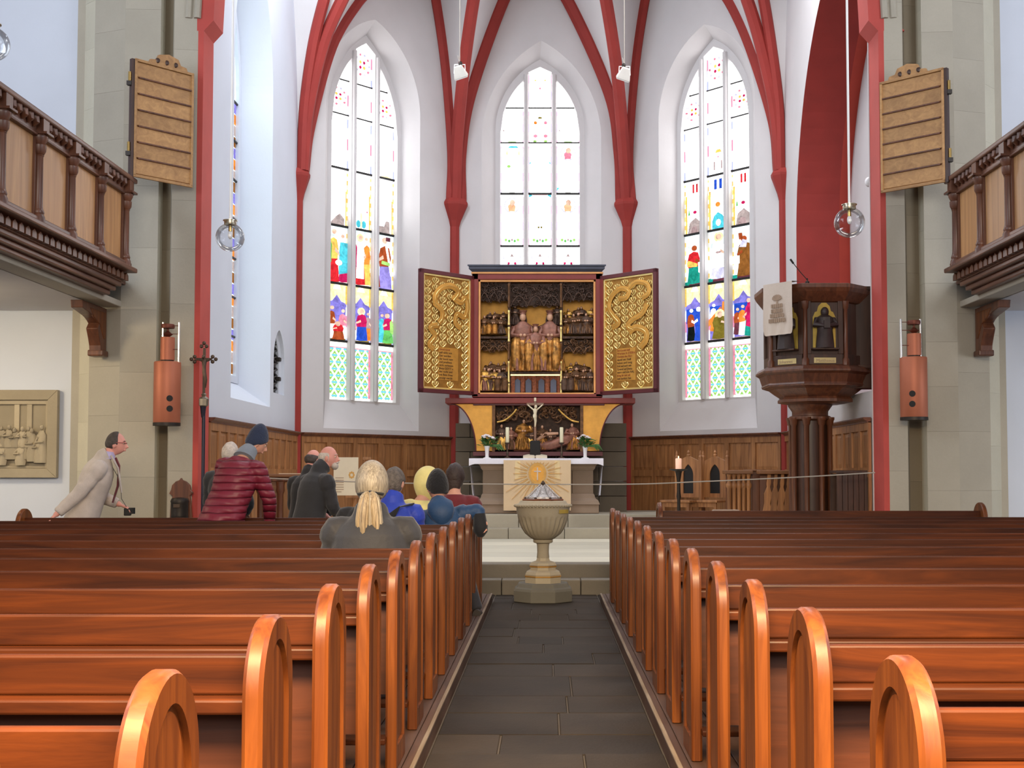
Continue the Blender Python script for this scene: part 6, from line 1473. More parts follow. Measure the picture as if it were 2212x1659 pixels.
def pulpit_cloth():
    Y = 14.56; a0, a1 = at(1651, 616, 14.86), at(1713, 607, 14.52)
    zb = at(1690, 722, 14.6).z; d = V((a1.x - a0.x, a1.y - a0.y, 0)); L_ = d.length; d.normalize(); n = V((d.y, -d.x, 0))
    if n.y > 0: n = -n
    t = thing('pulpit_hanging', 'pale cloth with an embroidered tree and lines hanging over the pulpit rim', 'cloth', (a0.x, a0.y, zb))
    zt = (a0.z + a1.z) / 2
    P_ = lambda u, v, o=0.0: V((a0.x + d.x * L_ * u + n.x * o, a0.y + d.y * L_ * u + n.y * o, zb + (zt - zb) * v))
    rows = []
    for k in range(14):
        v = 1 - k / 13; e = 0.02 * max(0, (0.12 - v) / 0.12)
        rows.append([P_(min(1 - e * 2, max(e * 2, u / 16)), v + (e if u in (0, 16) else 0), 0.02 + 0.010 * sin(u * 1.3 + k * 0.2) * (1 - v) ) for u in range(17)])
    rows = [[p - n * 0.16 + V((0, 0, 0.012)) for p in rows[0]]] + rows
    m = MB(); m.rings(rows, 0, True, False, closed=False); m.build('cloth', 'pale_cloth', t)
    for k in range(9):                        # embroidered crown of leaves
        a = pi * k / 8; q = P_(0.5 + 0.16 * cos(a), 0.70 + 0.075 * sin(a), 0.036); c = P_(0.5, 0.68, 0.036)
        MB().etube([c, (c + q) / 2, q], [(0.002, 0.012), (0.002, 0.020), (0.002, 0.008)], tuple(n), 6).build('embroidered_leaf', 'embroid_brown', t)
    MB().etube([P_(0.5, 0.58, 0.034), P_(0.5, 0.68, 0.034)], [(0.002, 0.012), (0.002, 0.008)], tuple(n), 6).build('embroidered_stem', 'embroid_brown', t)
    for i, (v0, w_) in enumerate(((0.52, 0.40), (0.425, 0.40), (0.335, 0.48), (0.24, 0.58))):
        nb = 6 + i
        for k in range(nb):                   # letters worked as upright bars joined by rails
            u0 = 0.5 - w_ / 2 + w_ * k / nb
            m = MB(); q = [(u0, v0), (u0 + w_ / nb * 0.78, v0), (u0 + w_ / nb * 0.78, v0 + 0.075), (u0, v0 + 0.075)]
            m.rings([[P_(a, b, o) for a, b in q] for o in (0.032, 0.037)], 0, False, True); m.build('embroidered_letter', 'embroid_brown' , t)
pulpit_cloth()
def microphone():
    Y = 14.6; c = at(1744, 612, Y); t = thing('microphone', 'thin black gooseneck microphone rising from the pulpit rim', 'microphone', tuple(c))
    MB().lathe([(0.025, -0.005), (0.025, 0.02), (0.008, 0.03), (0.008, 0.06)], c, 10).build('socket', 'iron', t)
    e = at(1713, 568, Y)
    sp = spline([c + V((0, 0, 0.02)), c + V((-0.01, 0, 0.05)), (c + e) / 2 + V((0.0, 0, 0.015)), e], 6)
    MB().etube(sp, 0.005, (0, 1, 0), 6).build('gooseneck', 'black', t)
    MB().etube([e + (e - c).normalized() * -0.01, e + (e - c).normalized() * 0.055], 0.012, (0, 1, 0), 8).build('capsule', 'black', t)
microphone()
def stair_box():
    Y = 14.45; t = thing('stair_enclosure', 'dark boarded enclosure at the foot of the pulpit beside the right pier', 'enclosure', (at(1845, 1050, Y).x, Y, Z2))
    x0, x1, x2 = at(1808, 1050, Y).x, at(1879, 1050, Y).x, at(1893, 1050, Y).x; zt = at(1840, 1016, Y).z
    n = 6
    for k in range(n):
        a, b = x0 + (x1 - x0) * k / n, x0 + (x1 - x0) * (k + 1) / n
        MB().box2((a + 0.002, Y, Z2), (b - 0.002, Y + 0.04, zt - 0.02)).build('board', 'oak_black', t, bevel=0.003)
    MB().prism([(x1, Z2), (x2 + 0.02, Z2), (x1 + 0.02, zt - 0.02), (x1, zt - 0.02)], 'y', Y, Y + 0.04).build('board', 'oak_black', t)
    MB().box2((x0 - 0.01, Y - 0.02, zt - 0.035), (x1 + 0.02, Y + 0.35, zt)).build('cap_rail', 'oak_black', t, bevel=0.006)
    MB().box2((x0, Y + 0.3, Z2), (x1, Y + 0.33, zt - 0.04)).build('rear_board', 'oak_black', t)
stair_box()

# ------------------------------------------------------------------ choir seats, chairs and lights on the right
stz = Z2 + 0.13
tp = setting('trim_17')
for k in range(5): MB().box2((at(1395, 1100, 18.4).x + k * 0.5, 18.35, Z2), (at(1395, 1100, 18.4).x + k * 0.5 + 0.497, 19.6 , stz)).build('plank', 'oak_dark', tp, bevel=0.004)
def gothic_chair(cx, label, rz):
    t = thing('gothic_chair', label, 'chair', (at(cx, 1080, 18.75).x, 18.75, stz), 'tall backed choir chairs', rz)
    def B(name, a, b, mat='oak', bev=0.006): return MB().box2(a, b).build(name, mat, t, bevel=bev, local=True)
    for x in (-0.20, 0.20):
        B('leg', (x - 0.022, -0.22, 0), (x + 0.022, -0.18, 0.43)); B('rear_leg', (x - 0.022, 0.18, 0), (x + 0.022, 0.225, 0.46))
        m = MB(); m.box2((x - 0.024, 0.185, 0.44), (x + 0.024, 0.225, 1.10)); m.lathe([(0.030, 1.10), (0.032, 1.115), (0.016, 1.14), (0.022, 1.165), (0.002, 1.21)], (x, 0.205, 0), 8); m.build('back_post', 'oak', t, local=True)
    B('seat', (-0.25, -0.25, 0.43), (0.25, 0.23, 0.465)); B('apron', (-0.2, -0.215, 0.36), (0.2, -0.19, 0.43)); B('stretcher', (-0.2, -0.01, 0.14), (0.2, 0.02, 0.17))
    for x in (-0.2, 0.2): B('side_stretcher', (x - 0.012, -0.2, 0.15), (x + 0.012, 0.2, 0.18))
    P0, dd, nn = V((0, 0.19, 0)), V((1, 0, 0)), V((0, 1, 0))
    pan = [(-0.178, 0.50), (0.178, 0.50), (0.178, 1.05), (0.0, 1.13), (-0.178, 1.05)]
    o = holed(P0, dd, nn, pan, [arch_loop(-0.085, 0.085, 0.56, 0.84, 1.0, 8)], 0.0, 0.03).build('backrest', 'oak', t, local=True)
    MB().prism([(-0.1, 0.55), (0.1, 0.55), (0.1, 1.01), (-0.1, 1.01)], 'y', 0.212, 0.218).build('dark_inset', 'black', t, local=True)
    m = MB(); m.lathe([(0.02, 1.11), (0.03, 1.14), (0.012, 1.16), (0.024, 1.18), (0.002, 1.22)], (0, 0.205, 0), 8); m.build('crest_finial', 'oak', t, local=True)
gothic_chair(1474, 'tall gothic chair with pointed back, behind the candle stand', radians(-34))
gothic_chair(1532, 'tall gothic chair with pointed back, second from the candle stand', radians(-34))
def stall(x0, x1, nb, kind, label, Y):
    a, b = at(x0, 1060, Y).x, at(x1, 1060, Y).x; zt, zs = at(x0, 1016, Y).z, at(x0, 1024, Y).z
    t = thing('choir_stall_front', label, 'choir stall', ((a + b) / 2, Y, Z2))
    MB().box2((a - 0.04, Y - 0.10, zs), (b + 0.02, Y + 0.14, zt)).build('desk_top', 'oak_x', t, bevel=0.012)
    MB().box2((a, Y + 0.08, Z2), (b, Y + 0.11, zs)).build('back_panel', 'oak_dark', t)
    MB().box2((a, Y - 0.04, Z2), (b, Y + 0.08, Z2 + 0.10)).build('plinth', 'oak_x', t, bevel=0.008)
    for k in range(nb):
        x = a + (b - a) * (k + 0.5) / nb
        m = MB()
        if kind == 'column':
            m.lathe([(0.042, Z2 + 0.10), (0.042, Z2 + 0.16), (0.030, Z2 + 0.19), (0.030, zs - 0.20), (0.045, zs - 0.17), (0.045, zs - 0.14), (0.026, zs - 0.11), (0.024, zs - 0.05), (0.04, zs)], (x, Y, 0), 12)
        else:
            h = zs - Z2 - 0.10
            prof = [(0.0, 0.05), (0.10, 0.06), (0.25, 0.045), (0.40, 0.06), (0.55, 0.040), (0.70, 0.052), (0.80, 0.022), (0.86, 0.03), (1.0, 0.02)]
            lean = -0.22
            L0 = [(x + lean * (0.0 - q) * h * 0.35 - w_, Z2 + 0.10 + q * h) for q, w_ in prof]; R0 = [(x + lean * (0.0 - q) * h * 0.35 + w_, Z2 + 0.10 + q * h) for q, w_ in prof]
            m.prism(L0 + R0[::-1], 'y', Y - 0.02, Y + 0.025)
        m.build('baluster', 'oak', t, bevel=0.0 if kind == 'column' else 0.006)
stall(1570, 1622, 5, 'column', 'oak choir stall front with turned columns left of the pulpit', 17.2)
stall(1644, 1716, 5, 'slat', 'oak choir stall front with wavy carved slats beside the pulpit column', 16.9)
def post_box():
    Y = 17.3; a, b = at(1620, 1060, Y).x, at(1645, 1060, Y).x; t = thing('stall_end', 'dark oak stall end between the two choir stall fronts', 'choir stall', ((a + b) / 2, Y, Z2))
    MB().box2((a, Y, Z2), (b, Y + 0.5, at(1620, 1018, Y).z)).build('end_panel', 'oak_dark', t, bevel=0.012)
    MB().box2((a - 0.01, Y - 0.02, at(1620, 1018, Y).z), (b + 0.01, Y + 0.52, at(1620, 1014, Y).z)).build('cap', 'oak_x', t, bevel=0.008)
    MB().box2((a + 0.03, Y - 0.012, Z2 + 0.1), (b - 0.03, Y, at(1620, 1026, Y).z)).build('raised_panel', 'oak_dark', t, bevel=0.008)
post_box()
def stool():
    Y = 16.2; c = at(1568, 1100, Y); t = thing('kneeling_bench', 'low padded kneeling bench before the choir stalls', 'bench', (c.x, Y, Z2))
    z1 = at(1568, 1101, Y).z
    MB().box2((c.x - 0.17, Y - 0.1, z1 - 0.04), (c.x + 0.17, Y + 0.12, z1)).build('cushion', 'embroid_brown', t, bevel=0.018)
    for sx in (-1, 1): MB().box2((c.x + sx * 0.13, Y - 0.08, Z2), (c.x + sx * 0.16, Y + 0.1, z1 - 0.035)).build('leg', 'oak_dark', t, bevel=0.004)
stool()
def candle_stand():
    Y = 16.6; c = at(1466, 1050, Y); t = thing('candle_stand', 'tall wrought iron stand with a lit pillar candle, left of the gothic chairs', 'candle stand', (c.x, Y, Z2))
    zd, zt = at(1466, 1014, Y).z, at(1466, 990, Y).z
    MB().lathe([(0.13, Z2), (0.13, Z2 + 0.015), (0.04, Z2 + 0.04), (0.022, Z2 + 0.10), (0.022, zd - 0.40), (0.032, zd - 0.36), (0.024, zd - 0.30), (0.022, zd - 0.16), (0.040, zd - 0.05), (0.05, zd - 0.02)], (c.x, Y, 0), 14).build('stem', 'iron', t)
    MB().lathe([(0.03, zd - 0.03), (0.115, zd - 0.008), (0.125, zd + 0.004), (0.11, zd + 0.006), (0.02, zd)], (c.x, Y, 0), 20).build('drip_dish', 'iron', t)
    MB().lathe([(0.040, zd + 0.002), (0.041, zt - 0.01), (0.036, zt), (0.01, zt - 0.006)], (c.x, Y, 0), 18).build('candle', 'wax_lit', t)
    MB().ball((c.x, Y, zt + 0.012), (0.008, 0.008, 0.02), 8).build('flame', 'flame', t)
M['wax_lit'] = pbr('warm_wax', S(250, 208, 186), 0.5, var=0.05)
_b = M['wax_lit'].node_tree.nodes['Principled BSDF']; _b.inputs['Emission Color'].default_value = (1.0, 0.55, 0.36, 1); _b.inputs['Emission Strength'].default_value = 0.35
M['flame'] = glow('candle_flame', (1.0, 0.72, 0.3), 4.0)
candle_stand()

# ------------------------------------------------------------------ left chancel: desk, poster on an easel, processional cross, alms box
def desk():
    Y = 15.0; a, b = at(552, 1060, Y).x, at(664, 1060, Y).x; zt = at(600, 1024, Y).z; t = thing('prayer_desk', 'oak reading desk with pale papers behind the burgundy coat', 'desk', ((a + b) / 2, Y, Z2))
    MB().box2((a, Y - 0.06, zt - 0.035), (b, Y + 0.42, zt)).build('desk_top', 'oak_x', t, bevel=0.008)
    MB().box2((a + 0.02, Y - 0.03, zt - 0.09), (b - 0.02, Y + 0.38, zt - 0.035)).build('moulding', 'oak_dark', t, bevel=0.012)
    k = at(606, 1060, Y).x
    MB().box2((a + 0.04, Y, Z2), (k, Y + 0.35, zt - 0.09)).build('front_panel', 'oak_x', t)
    for x in (a + 0.06, k, b - 0.05):
        MB().lathe([(0.05, Z2), (0.05, Z2 + 0.08), (0.036, Z2 + 0.1), (0.036, zt - 0.24), (0.052, zt - 0.2), (0.048, zt - 0.15), (0.055, zt - 0.09)], (x, Y - 0.01, 0), 12).build('corner_column', 'oak_dark', t)
    MB().box2((k + 0.03, Y + 0.02, Z2), (b - 0.06, Y + 0.05, zt - 0.09)).build('front_panel', 'oak', t)
    p = thing('papers', 'pale papers spread on the oak reading desk', 'paper', (k, Y, zt + 0.001))
    MB().box2((at(603, 1020, Y).x, Y - 0.02, zt + 0.001), (at(655, 1020, Y).x, Y + 0.30, zt + 0.008)).build('sheet', 'paper', p)
desk()
def easel():
    Y = 17.0; t = thing('easel', 'wooden easel standing before the left wainscot', 'easel', (at(780, 1060, Y).x, Y, Z2))
    zt = at(790, 990, Y).z; x = lambda p: at(p, 1040, Y).x
    MB().etube([V((x(792), Y + 0.03, zt)), V((x(740), Y - 0.02, Z2 + 0.0))], 0.018, (0, 1, 0), 8).build('leg', 'oak', t)
    MB().etube([V((x(796), Y + 0.03, zt)), V((x(824), Y - 0.02, Z2))], 0.016, (0, 1, 0), 8).build('leg', 'oak', t)
    MB().etube([V((x(794), Y + 0.04, zt)), V((x(794), Y + 0.45, Z2))], 0.016, (1, 0, 0), 8).build('rear_leg', 'oak', t)
    MB().box2((x(783), Y, zt - 0.02), (x(801), Y + 0.05, zt + 0.015)).build('head_block', 'oak', t, bevel=0.004)
    MB().box2((x(748), Y - 0.05, at(0, 1075, Y).z), (x(820), Y - 0.02, at(0, 1070, Y).z)).build('tray', 'oak', t)
    p = thing('poster_board', 'pale poster with a small sketch and grey text leaning on the easel', 'poster', (x(750), Y - 0.06, at(0, 1070, Y).z))
    a, b, z0, z1 = x(722), x(775), at(0, 1070, Y).z, at(0, 988, Y).z
    MB().box2((a, Y - 0.055, z0), (b, Y - 0.04, z1)).build('board', 'paper', p)
    c = V((x(761), Y - 0.057, at(0, 1026, Y).z))
    for k in range(8):
        q = c + V((0.03 * cos(k * pi / 4), 0, 0.035 * sin(k * pi / 4))); MB().ball(q, (0.012, 0.002, 0.016), 6).build('sketch_mark', 'embroid', p)
    for k in range(7): MB().box2((x(726), Y - 0.0575, at(0, 1033 + k * 5, Y).z), (x(744) - (0.03 if k == 6 else 0), Y - 0.055, at(0, 1031.5 + k * 5, Y).z)).build('text_line', 'embroid_brown', p)
easel()
def processional():
    Y = 13.75; xx = lambda p, y=800: at(p, y, Y).x; z = lambda y: at(438, y, Y).z
    t = thing('processional_cross', 'dark bronze processional crucifix on a tall staff by the red jamb', 'crucifix', (xx(438, 1100), Y, 0.0))
    MB().lathe([(0.12, 0.0), (0.12, 0.03), (0.03, 0.06), (0.024, 0.10)], (xx(438, 1100), Y, 0), 14).build('foot', 'iron', t)
    MB().etube([V((xx(438, 1100), Y, 0.05)), V((xx(440, 890), Y, z(885)))], 0.019, (0, 1, 0), 10).build('staff', 'navy_metal', t)
    MB().lathe([(0.02, z(902)), (0.034, z(880)), (0.036, z(878))], (xx(440), Y, 0), 10).build('socket', 'navy_metal', t)
    MB().lathe([(0.036, z(878)), (0.052, z(876)), (0.055, z(862)), (0.045, z(859)), (0.02, z(856)), (0.03, z(852)), (0.014, z(849))], (xx(441), Y, 0), 8, smooth=False).build('knop', 'pewter', t)
    MB().box2((xx(441) - 0.014, Y - 0.012, z(856)), (xx(441) + 0.014, Y + 0.012, z(752))).build('cross_upright', 'bronze', t, bevel=0.004)
    zc = z(776); MB().box2((xx(421), Y - 0.011, zc - 0.014), (xx(457), Y + 0.011, zc + 0.014)).build('cross_arm', 'bronze', t, bevel=0.004)
    def trefoil(c, d):
        m = MB(); s_ = V((-d.z, 0, d.x))
        for q in (d * 0.035, s_ * 0.028, s_ * -0.028): m.ball(c + q, (0.022, 0.016, 0.022), 8)
        m.build('trefoil_end', 'bronze', t)
    trefoil(V((xx(440), Y, z(748))), V((0, 0, 1))); trefoil(V((xx(420), Y, zc)), V((-1, 0, 0))); trefoil(V((xx(459), Y, zc)), V((1, 0, 0)))
    fx = xx(443); m = MB()
    m.etube([(fx + 0.012, Y - 0.03, z(838)), (fx + 0.02, Y - 0.045, z(822)), (fx + 0.005, Y - 0.05, z(806)), (fx + 0.002, Y - 0.045, z(794)), (fx, Y - 0.04, z(782)), (fx + 0.004, Y - 0.045, z(777))], [0.010, 0.018, 0.022, 0.020, 0.028, 0.012], (1, 0, 0), 8)
    for sg in (-1, 1): m.etube([(fx + sg * 0.02, Y - 0.035, z(781)), (fx + sg * 0.06, Y - 0.03, z(778)), (fx + sg * 0.085, Y - 0.02, z(774))], [0.011, 0.009, 0.007], (0, 1, 0), 6)
    m.ball((fx - 0.008, Y - 0.055, z(772)), (0.016, 0.018, 0.022), 8); m.build('bronze_figure', 'bronze', t)
processional()
def alms():
    Y = 13.84; x = lambda p: at(p, 1070, Y).x; z = lambda y: at(392, y, Y).z
    t = thing('alms_box', 'dark wooden alms box with a pointed backboard below the left loudspeaker', 'box', (x(392), Y, z(1125)))
    pr = [(368, 1125), (370, 1080), (374, 1072), (366, 1066), (370, 1058), (372, 1048), (380, 1040), (388, 1037), (391, 1032), (394, 1037), (402, 1040), (410, 1048), (412, 1058), (417, 1064), (410, 1072), (412, 1080), (416, 1125)]
    MB().prism([(x(a), z(b)) for a, b in pr], 'y', Y - 0.02, Y + 0.03).build('backboard', 'oak_dark', t, bevel=0.006)
    MB().lathe([(0.088, z(1120)), (0.095, z(1118)), (0.092, z(1112)), (0.095, z(1086)), (0.10, z(1082)), (0.085, z(1076)), (0.02, z(1074))], (x(394), Y - 0.10, 0), 16).build('iron_coffer', 'iron', t)
    MB().box2((x(386), Y - 0.20, z(1096)), (x(400), Y - 0.18, z(1088))).build('lock_plate', 'bronze', t, bevel=0.004)
    MB().box2((x(376), Y - 0.18, z(1126)), (x(412), Y, z(1120))).build('shelf', 'oak_dark', t)
alms()
def wall_lamp():
    c = at(1877, 393, 14.55)
    t = thing('wall_lamp', 'small white lamp on the wall inside the red arch', 'lamp', tuple(c))
    MB().ball(c, (0.05, 0.05, 0.06), 12).build('lamp_shade', 'porcelain', t)
    MB().etube([c, c + V((0.12, 0.05, 0.0))], 0.012, (0, 0, 1), 8).build('lamp_arm', 'brass', t)
wall_lamp()
# ------------------------------------------------------------------ people
def fabric(name, c, rough=0.85, sheen=0.2, bump=0.15, bscale=40, var=0.10): return pbr(name, c, rough, 0.0, var, 7, bump, bscale, 0.0, sheen)
M['blazer'] = fabric('grey_beige_blazer', S(196, 184, 176), bump=0.2, bscale=90)
def quilted(name, c):
    t = NT(name); tc = t.new('ShaderNodeTexCoord'); sp = t.new('ShaderNodeSeparateXYZ'); t.link(tc.outputs['Object'], sp.inputs[0])
    z = t.math('MULTIPLY', t.math('ADD', sp.outputs[2], t.math('MULTIPLY', t.noise(tc.outputs['Object'], 6, 2), 0.02)), 15.0)
    f = t.math('ABSOLUTE', t.math('SINE', t.math('MULTIPLY', z, pi)))
    h = t.math('POWER', f, 0.4)
    t.link(t.mix(t.math('MINIMUM', t.math('MULTIPLY', f, 3.0), 1.0), tuple(x * 0.55 for x in c), c), t.b.inputs['Base Color'])
    t.b.inputs['Roughness'].default_value = 0.5; t.bump(h, 0.9, 0.02); return t.m
M['burgundy'] = quilted('burgundy_quilted_nylon', S(122, 32, 52))
M['jacket_black'] = fabric('black_jacket', S(36, 35, 38), bump=0.1)
M['jacket_dark'] = fabric('dark_grey_jacket', S(46, 46, 50), bump=0.1)
M['jacket_char'] = fabric('charcoal_jacket', S(50, 49, 52), 0.7)
M['blue_jacket'] = fabric('bright_blue_jacket', S(34, 60, 176), 0.6)
M['petrol'] = fabric('petrol_blue_jacket', S(28, 64, 104), 0.6)
M['navy'] = fabric('navy_yoke', S(26, 34, 54), 0.6)
M['yellow'] = fabric('pale_yellow_hoodie', S(236, 222, 148), 0.9)
M['dark_red'] = fabric('dark_red_top', S(112, 30, 38), 0.8)
M['beanie_navy'] = fabric('navy_knit', S(42, 52, 78), 0.95, bump=0.5, bscale=60)
M['beanie_black'] = fabric('black_knit', S(24, 23, 26), 0.95, bump=0.5, bscale=60)
M['trousers'] = fabric('dark_trousers', S(48, 48, 56))
M['trousers_beige'] = fabric('beige_trousers', S(170, 158, 146))
M['shoe'] = pbr('dark_shoe', S(52, 46, 44), 0.5, var=0.1)
M['hair_grey'] = wood('grey_blond_hair', S(112, 100, 84), S(190, 176, 152), 2, 0.4, 0.0, fine=110, bump=0.3)
M['hair_blond'] = wood('blond_hair', S(112, 92, 68), S(190, 168, 132), 2, 0.4, 0.0, fine=110, bump=0.3)
M['hair_dark'] = pbr('dark_brown_hair', S(58, 42, 36), 0.5, var=0.25, scale=40, bump=0.4, bscale=90)
M['hair_salt'] = pbr('grey_brown_hair', S(104, 94, 86), 0.6, var=0.3, scale=40, bump=0.4, bscale=90)
M['hair_white'] = pbr('white_hair', S(206, 194, 184), 0.6, var=0.15, scale=40, bump=0.4, bscale=90)
M['hair_black'] = pbr('greying_dark_hair', S(70, 60, 56), 0.6, var=0.3, scale=40, bump=0.4, bscale=90)
M['strap'] = fabric('black_strap', S(26, 26, 30))
M['scarf'] = fabric('grey_blue_collar', S(122, 130, 142))
M['shirt'] = fabric('lilac_shirt', S(190, 182, 224))
M['tie'] = fabric('red_patterned_tie', S(110, 36, 46))
M['glasses'] = pbr('red_frame', S(150, 30, 36), 0.4, var=0.02)
def remesh(o, vox, smooth=4):
    m = o.modifiers.new('one_surface', 'REMESH'); m.mode = 'VOXEL'; m.voxel_size = vox; m.use_smooth_shade = True
    s_ = o.modifiers.new('smooth', 'SMOOTH'); s_.iterations = smooth; s_.factor = 0.5
def head_fn(d):
    x, y, z = d.x, d.y, d.z
    w_ = 0.074 * (1 - 0.22 * max(0, -z) ** 1.5 - 0.10 * max(0, y) ** 2)
    dep = 0.094 * (1 + 0.04 * (y < 0))
    p = V((x * w_, y * dep, z * 0.116))
    if y > 0:
        p.y += 0.010 * math.exp(-((z + 0.62) ** 2) / 0.03) * y        # chin
        p.y -= 0.007 * math.exp(-((z - 0.02) ** 2) / 0.02 - ((abs(x) - 0.42) ** 2) / 0.05) * y   # eye sockets
        p.y += 0.005 * math.exp(-((z - 0.22) ** 2) / 0.02) * y        # brow
    if z < -0.3 and y < 0: p.y *= 1 - 0.30 * (-z - 0.3)
    return p
class Person:
    def __init__(s, label, loc, yaw, h=1.74, seated=False, lean=0.0, side=0.0, twist=0.0, head=(0, 0, 0), arms=None, coat='jacket_black', trousers='trousers', skin='skin', hair=None, bulk=1.0, hair_mat='hair_dark', cap=None, collar=0.0, quilt=0, legs=True, face=False, build_legs=True, neck_fwd=0.03, hscale=1.0, foot=None):
        k = h / 1.74; s.k = k
        t = s.t = thing('person', label, 'person', loc, None, yaw)
        B = bulk * (1.12 if seated else 1.0)
        hipz = 0.50 if seated else 0.92 * k
        s.hip = hip = V((0, 0, hipz))
        up = V((sin(side), sin(lean), cos(lean) * cos(side))).normalized(); s.up = up
        fwd = V((0, cos(lean), -sin(lean)))
        rt = V((cos(twist), sin(twist), -sin(side) * 0.8)).normalized(); s.rt = rt
        L_ = lambda q: hip + up * q * k
        ch, sh = L_(0.36), L_(0.50); nb = L_(0.545); nk = nb + up * 0.048 * k + V((0, neck_fwd * k, 0))
        hd = nk + up * 0.115 * max(k, 0.94) * hscale + V((0, 0.02 * k, 0)); s.hd = hd
        Rh = Matrix.Rotation(head[0], 3, 'Z') @ Matrix.Rotation(-head[1], 3, 'X') @ Matrix.Rotation(head[2], 3, 'Y'); s.Rh = Rh
        hs = max(k, 0.94) * hscale; s.hs = hs
        body = MB(); s.sh = sh
        tor = [L_(-0.06), L_(0.06), L_(0.18), L_(0.34), L_(0.45), L_(0.52), nb, nk + up * 0.03]
        rad = [(0.165, 0.125), (0.165, 0.12), (0.15, 0.11), (0.175, 0.12), (0.155, 0.100), (0.080, 0.066), (0.060, 0.060), (0.056, 0.06)]
        rad = [(a * k * (B if i < 6 else 1), b * k * (B if i < 6 else 1)) for i, (a, b) in enumerate(rad)]
        body.etube(tor, rad, rt, 16)
        body.ball(hd, 1, 22, 0, Rh @ Matrix.Scale(hs, 3), head_fn)
        hp = lambda x, y, z: hd + Rh @ (V((x, y, z)) * hs)
        body.etube([hp(0, 0.088, 0.018), hp(0, 0.103, -0.012), hp(0, 0.116, -0.032), hp(0, 0.096, -0.042)], [0.009 * hs, 0.012 * hs, 0.016 * hs, 0.010 * hs], tuple(Rh @ V((1, 0, 0))), 8)
        for sg in (-1, 1): body.ball(hp(sg * 0.077, -0.008, -0.015), (0.009 * hs, 0.021 * hs, 0.034 * hs), 10, 0, Rh @ Matrix.Rotation(sg * -0.3, 3, 'Z'))
        body.ball(hp(0, 0.094, -0.068), (0.024 * hs, 0.010 * hs, 0.009 * hs), 8, 0, Rh)
        s.coatmb = coatm = MB(); sl = []
        s.hands = []
        arms = arms or [None, None]
        for sg, ar in zip((-1, 1), arms):
            S0 = sh - up * 0.062 * k + rt * sg * 0.185 * k * (B * 0.5 + 0.5)
            if ar is None: el, hn = V((sg * 0.05, 0.06, -0.29)), V((sg * -0.06, 0.22, -0.40))
            else: el, hn = V(ar[0]), V(ar[1])
            E, H = S0 + el * k, S0 + hn * k
            body.etube([S0 - rt * sg * 0.06, S0, (S0 + E) / 2, E, (E + H) / 2, H], [0.055 * k, 0.056 * k, 0.047 * k, 0.041 * k, 0.038 * k, 0.028 * k], (0, 1, 0) if abs((E - S0).normalized().y) < 0.9 else (1, 0, 0), 12)
            s.hand(body, H, (H - E).normalized(), sg, k, ar[2] if ar and len(ar) > 2 else 0.5)
            cuff = H - (H - E).normalized() * 0.03
            sl.append((sg, [S0 - rt * sg * 0.09, S0 + up * 0.005, (S0 * 2 + E) / 3, (S0 + E * 2) / 3, E, (E * 2 + H) / 3, (E + H * 2) / 3, cuff], [0.075 * k, 0.080 * k * (B * .4 + .6), 0.074 * k, 0.069 * k, 0.064 * k, 0.060 * k, 0.054 * k, 0.048 * k]))
            s.hands.append(H)
        feet = []
        if build_legs:
            for sg in (-1, 1):
                h0 = hip + V((sg * 0.09 * k, 0, -0.02))
                if seated: kn, an = h0 + V((sg * 0.03, 0.42 * k, 0.0)), V((h0.x + sg * 0.03, 0.40 * k, 0.09))
                if foot and sg > 0: kn, an = V(foot[0]), V(foot[1])
                else: kn, an = V((sg * 0.10 * k, 0.02, 0.49 * k)), V((sg * 0.11 * k, -0.02, 0.08))
                body.etube([h0, (h0 + kn) / 2, kn, (kn * 2 + an) / 3, an], [0.085 * k, 0.075 * k, 0.055 * k, 0.052 * k, 0.036 * k], (1, 0, 0), 12)
                body.etube([an + V((0, -0.05, -0.04)), an + V((0, 0.06, -0.05)), an + V((0, 0.17, -0.055))], [0.036, 0.036, 0.026], (1, 0, 0), 10)
                feet.append((h0, kn, an))
        o = body.build('body', skin, t, local=True); remesh(o, 0.0085, 2)
        # ---- clothing
        q = quilt
        cl = coatm
        T = [L_(-0.20 if not seated else -0.08), L_(-0.10 if not seated else -0.05), L_(0.0), L_(0.10), L_(0.20), L_(0.30), L_(0.40), L_(0.47), L_(0.525)]
        R_ = [(0.195, 0.155), (0.193, 0.15), (0.188, 0.145), (0.18, 0.14), (0.182, 0.142), (0.196, 0.148), (0.192, 0.14), (0.155, 0.118), (0.098, 0.088)]
        if q:
            pts, rr = [], []
            for i in range(len(T) - 1):
                for j in range(6):
                    f = j / 6; pts.append(T[i].lerp(T[i + 1], f)); m_ = 1 + 0.035 * abs(sin(pi * (i * 6 + j) / q)) * (1 if i < 7 else 0.4)
                    rr.append(tuple((a + (b - a) * f) * m_ for a, b in zip(R_[i], R_[i + 1])))
            pts.append(T[-1]); rr.append(R_[-1]); T, R_ = pts, rr
        if collar: T = T + [nb + up * collar * 0.4 * k, nb + up * collar * k + V((0, neck_fwd * 0.7, 0))]; R_ = list(R_) + [(0.084, 0.082), (0.082, 0.084)]
        R_ = [(a * k * B, b * k * B) for a, b in R_]
        ph = random.uniform(0, 6)
        cl.etube(T, R_, rt, 28, wob=lambda a, i: 0.018 * sin(5 * a + ph + i * 0.5))
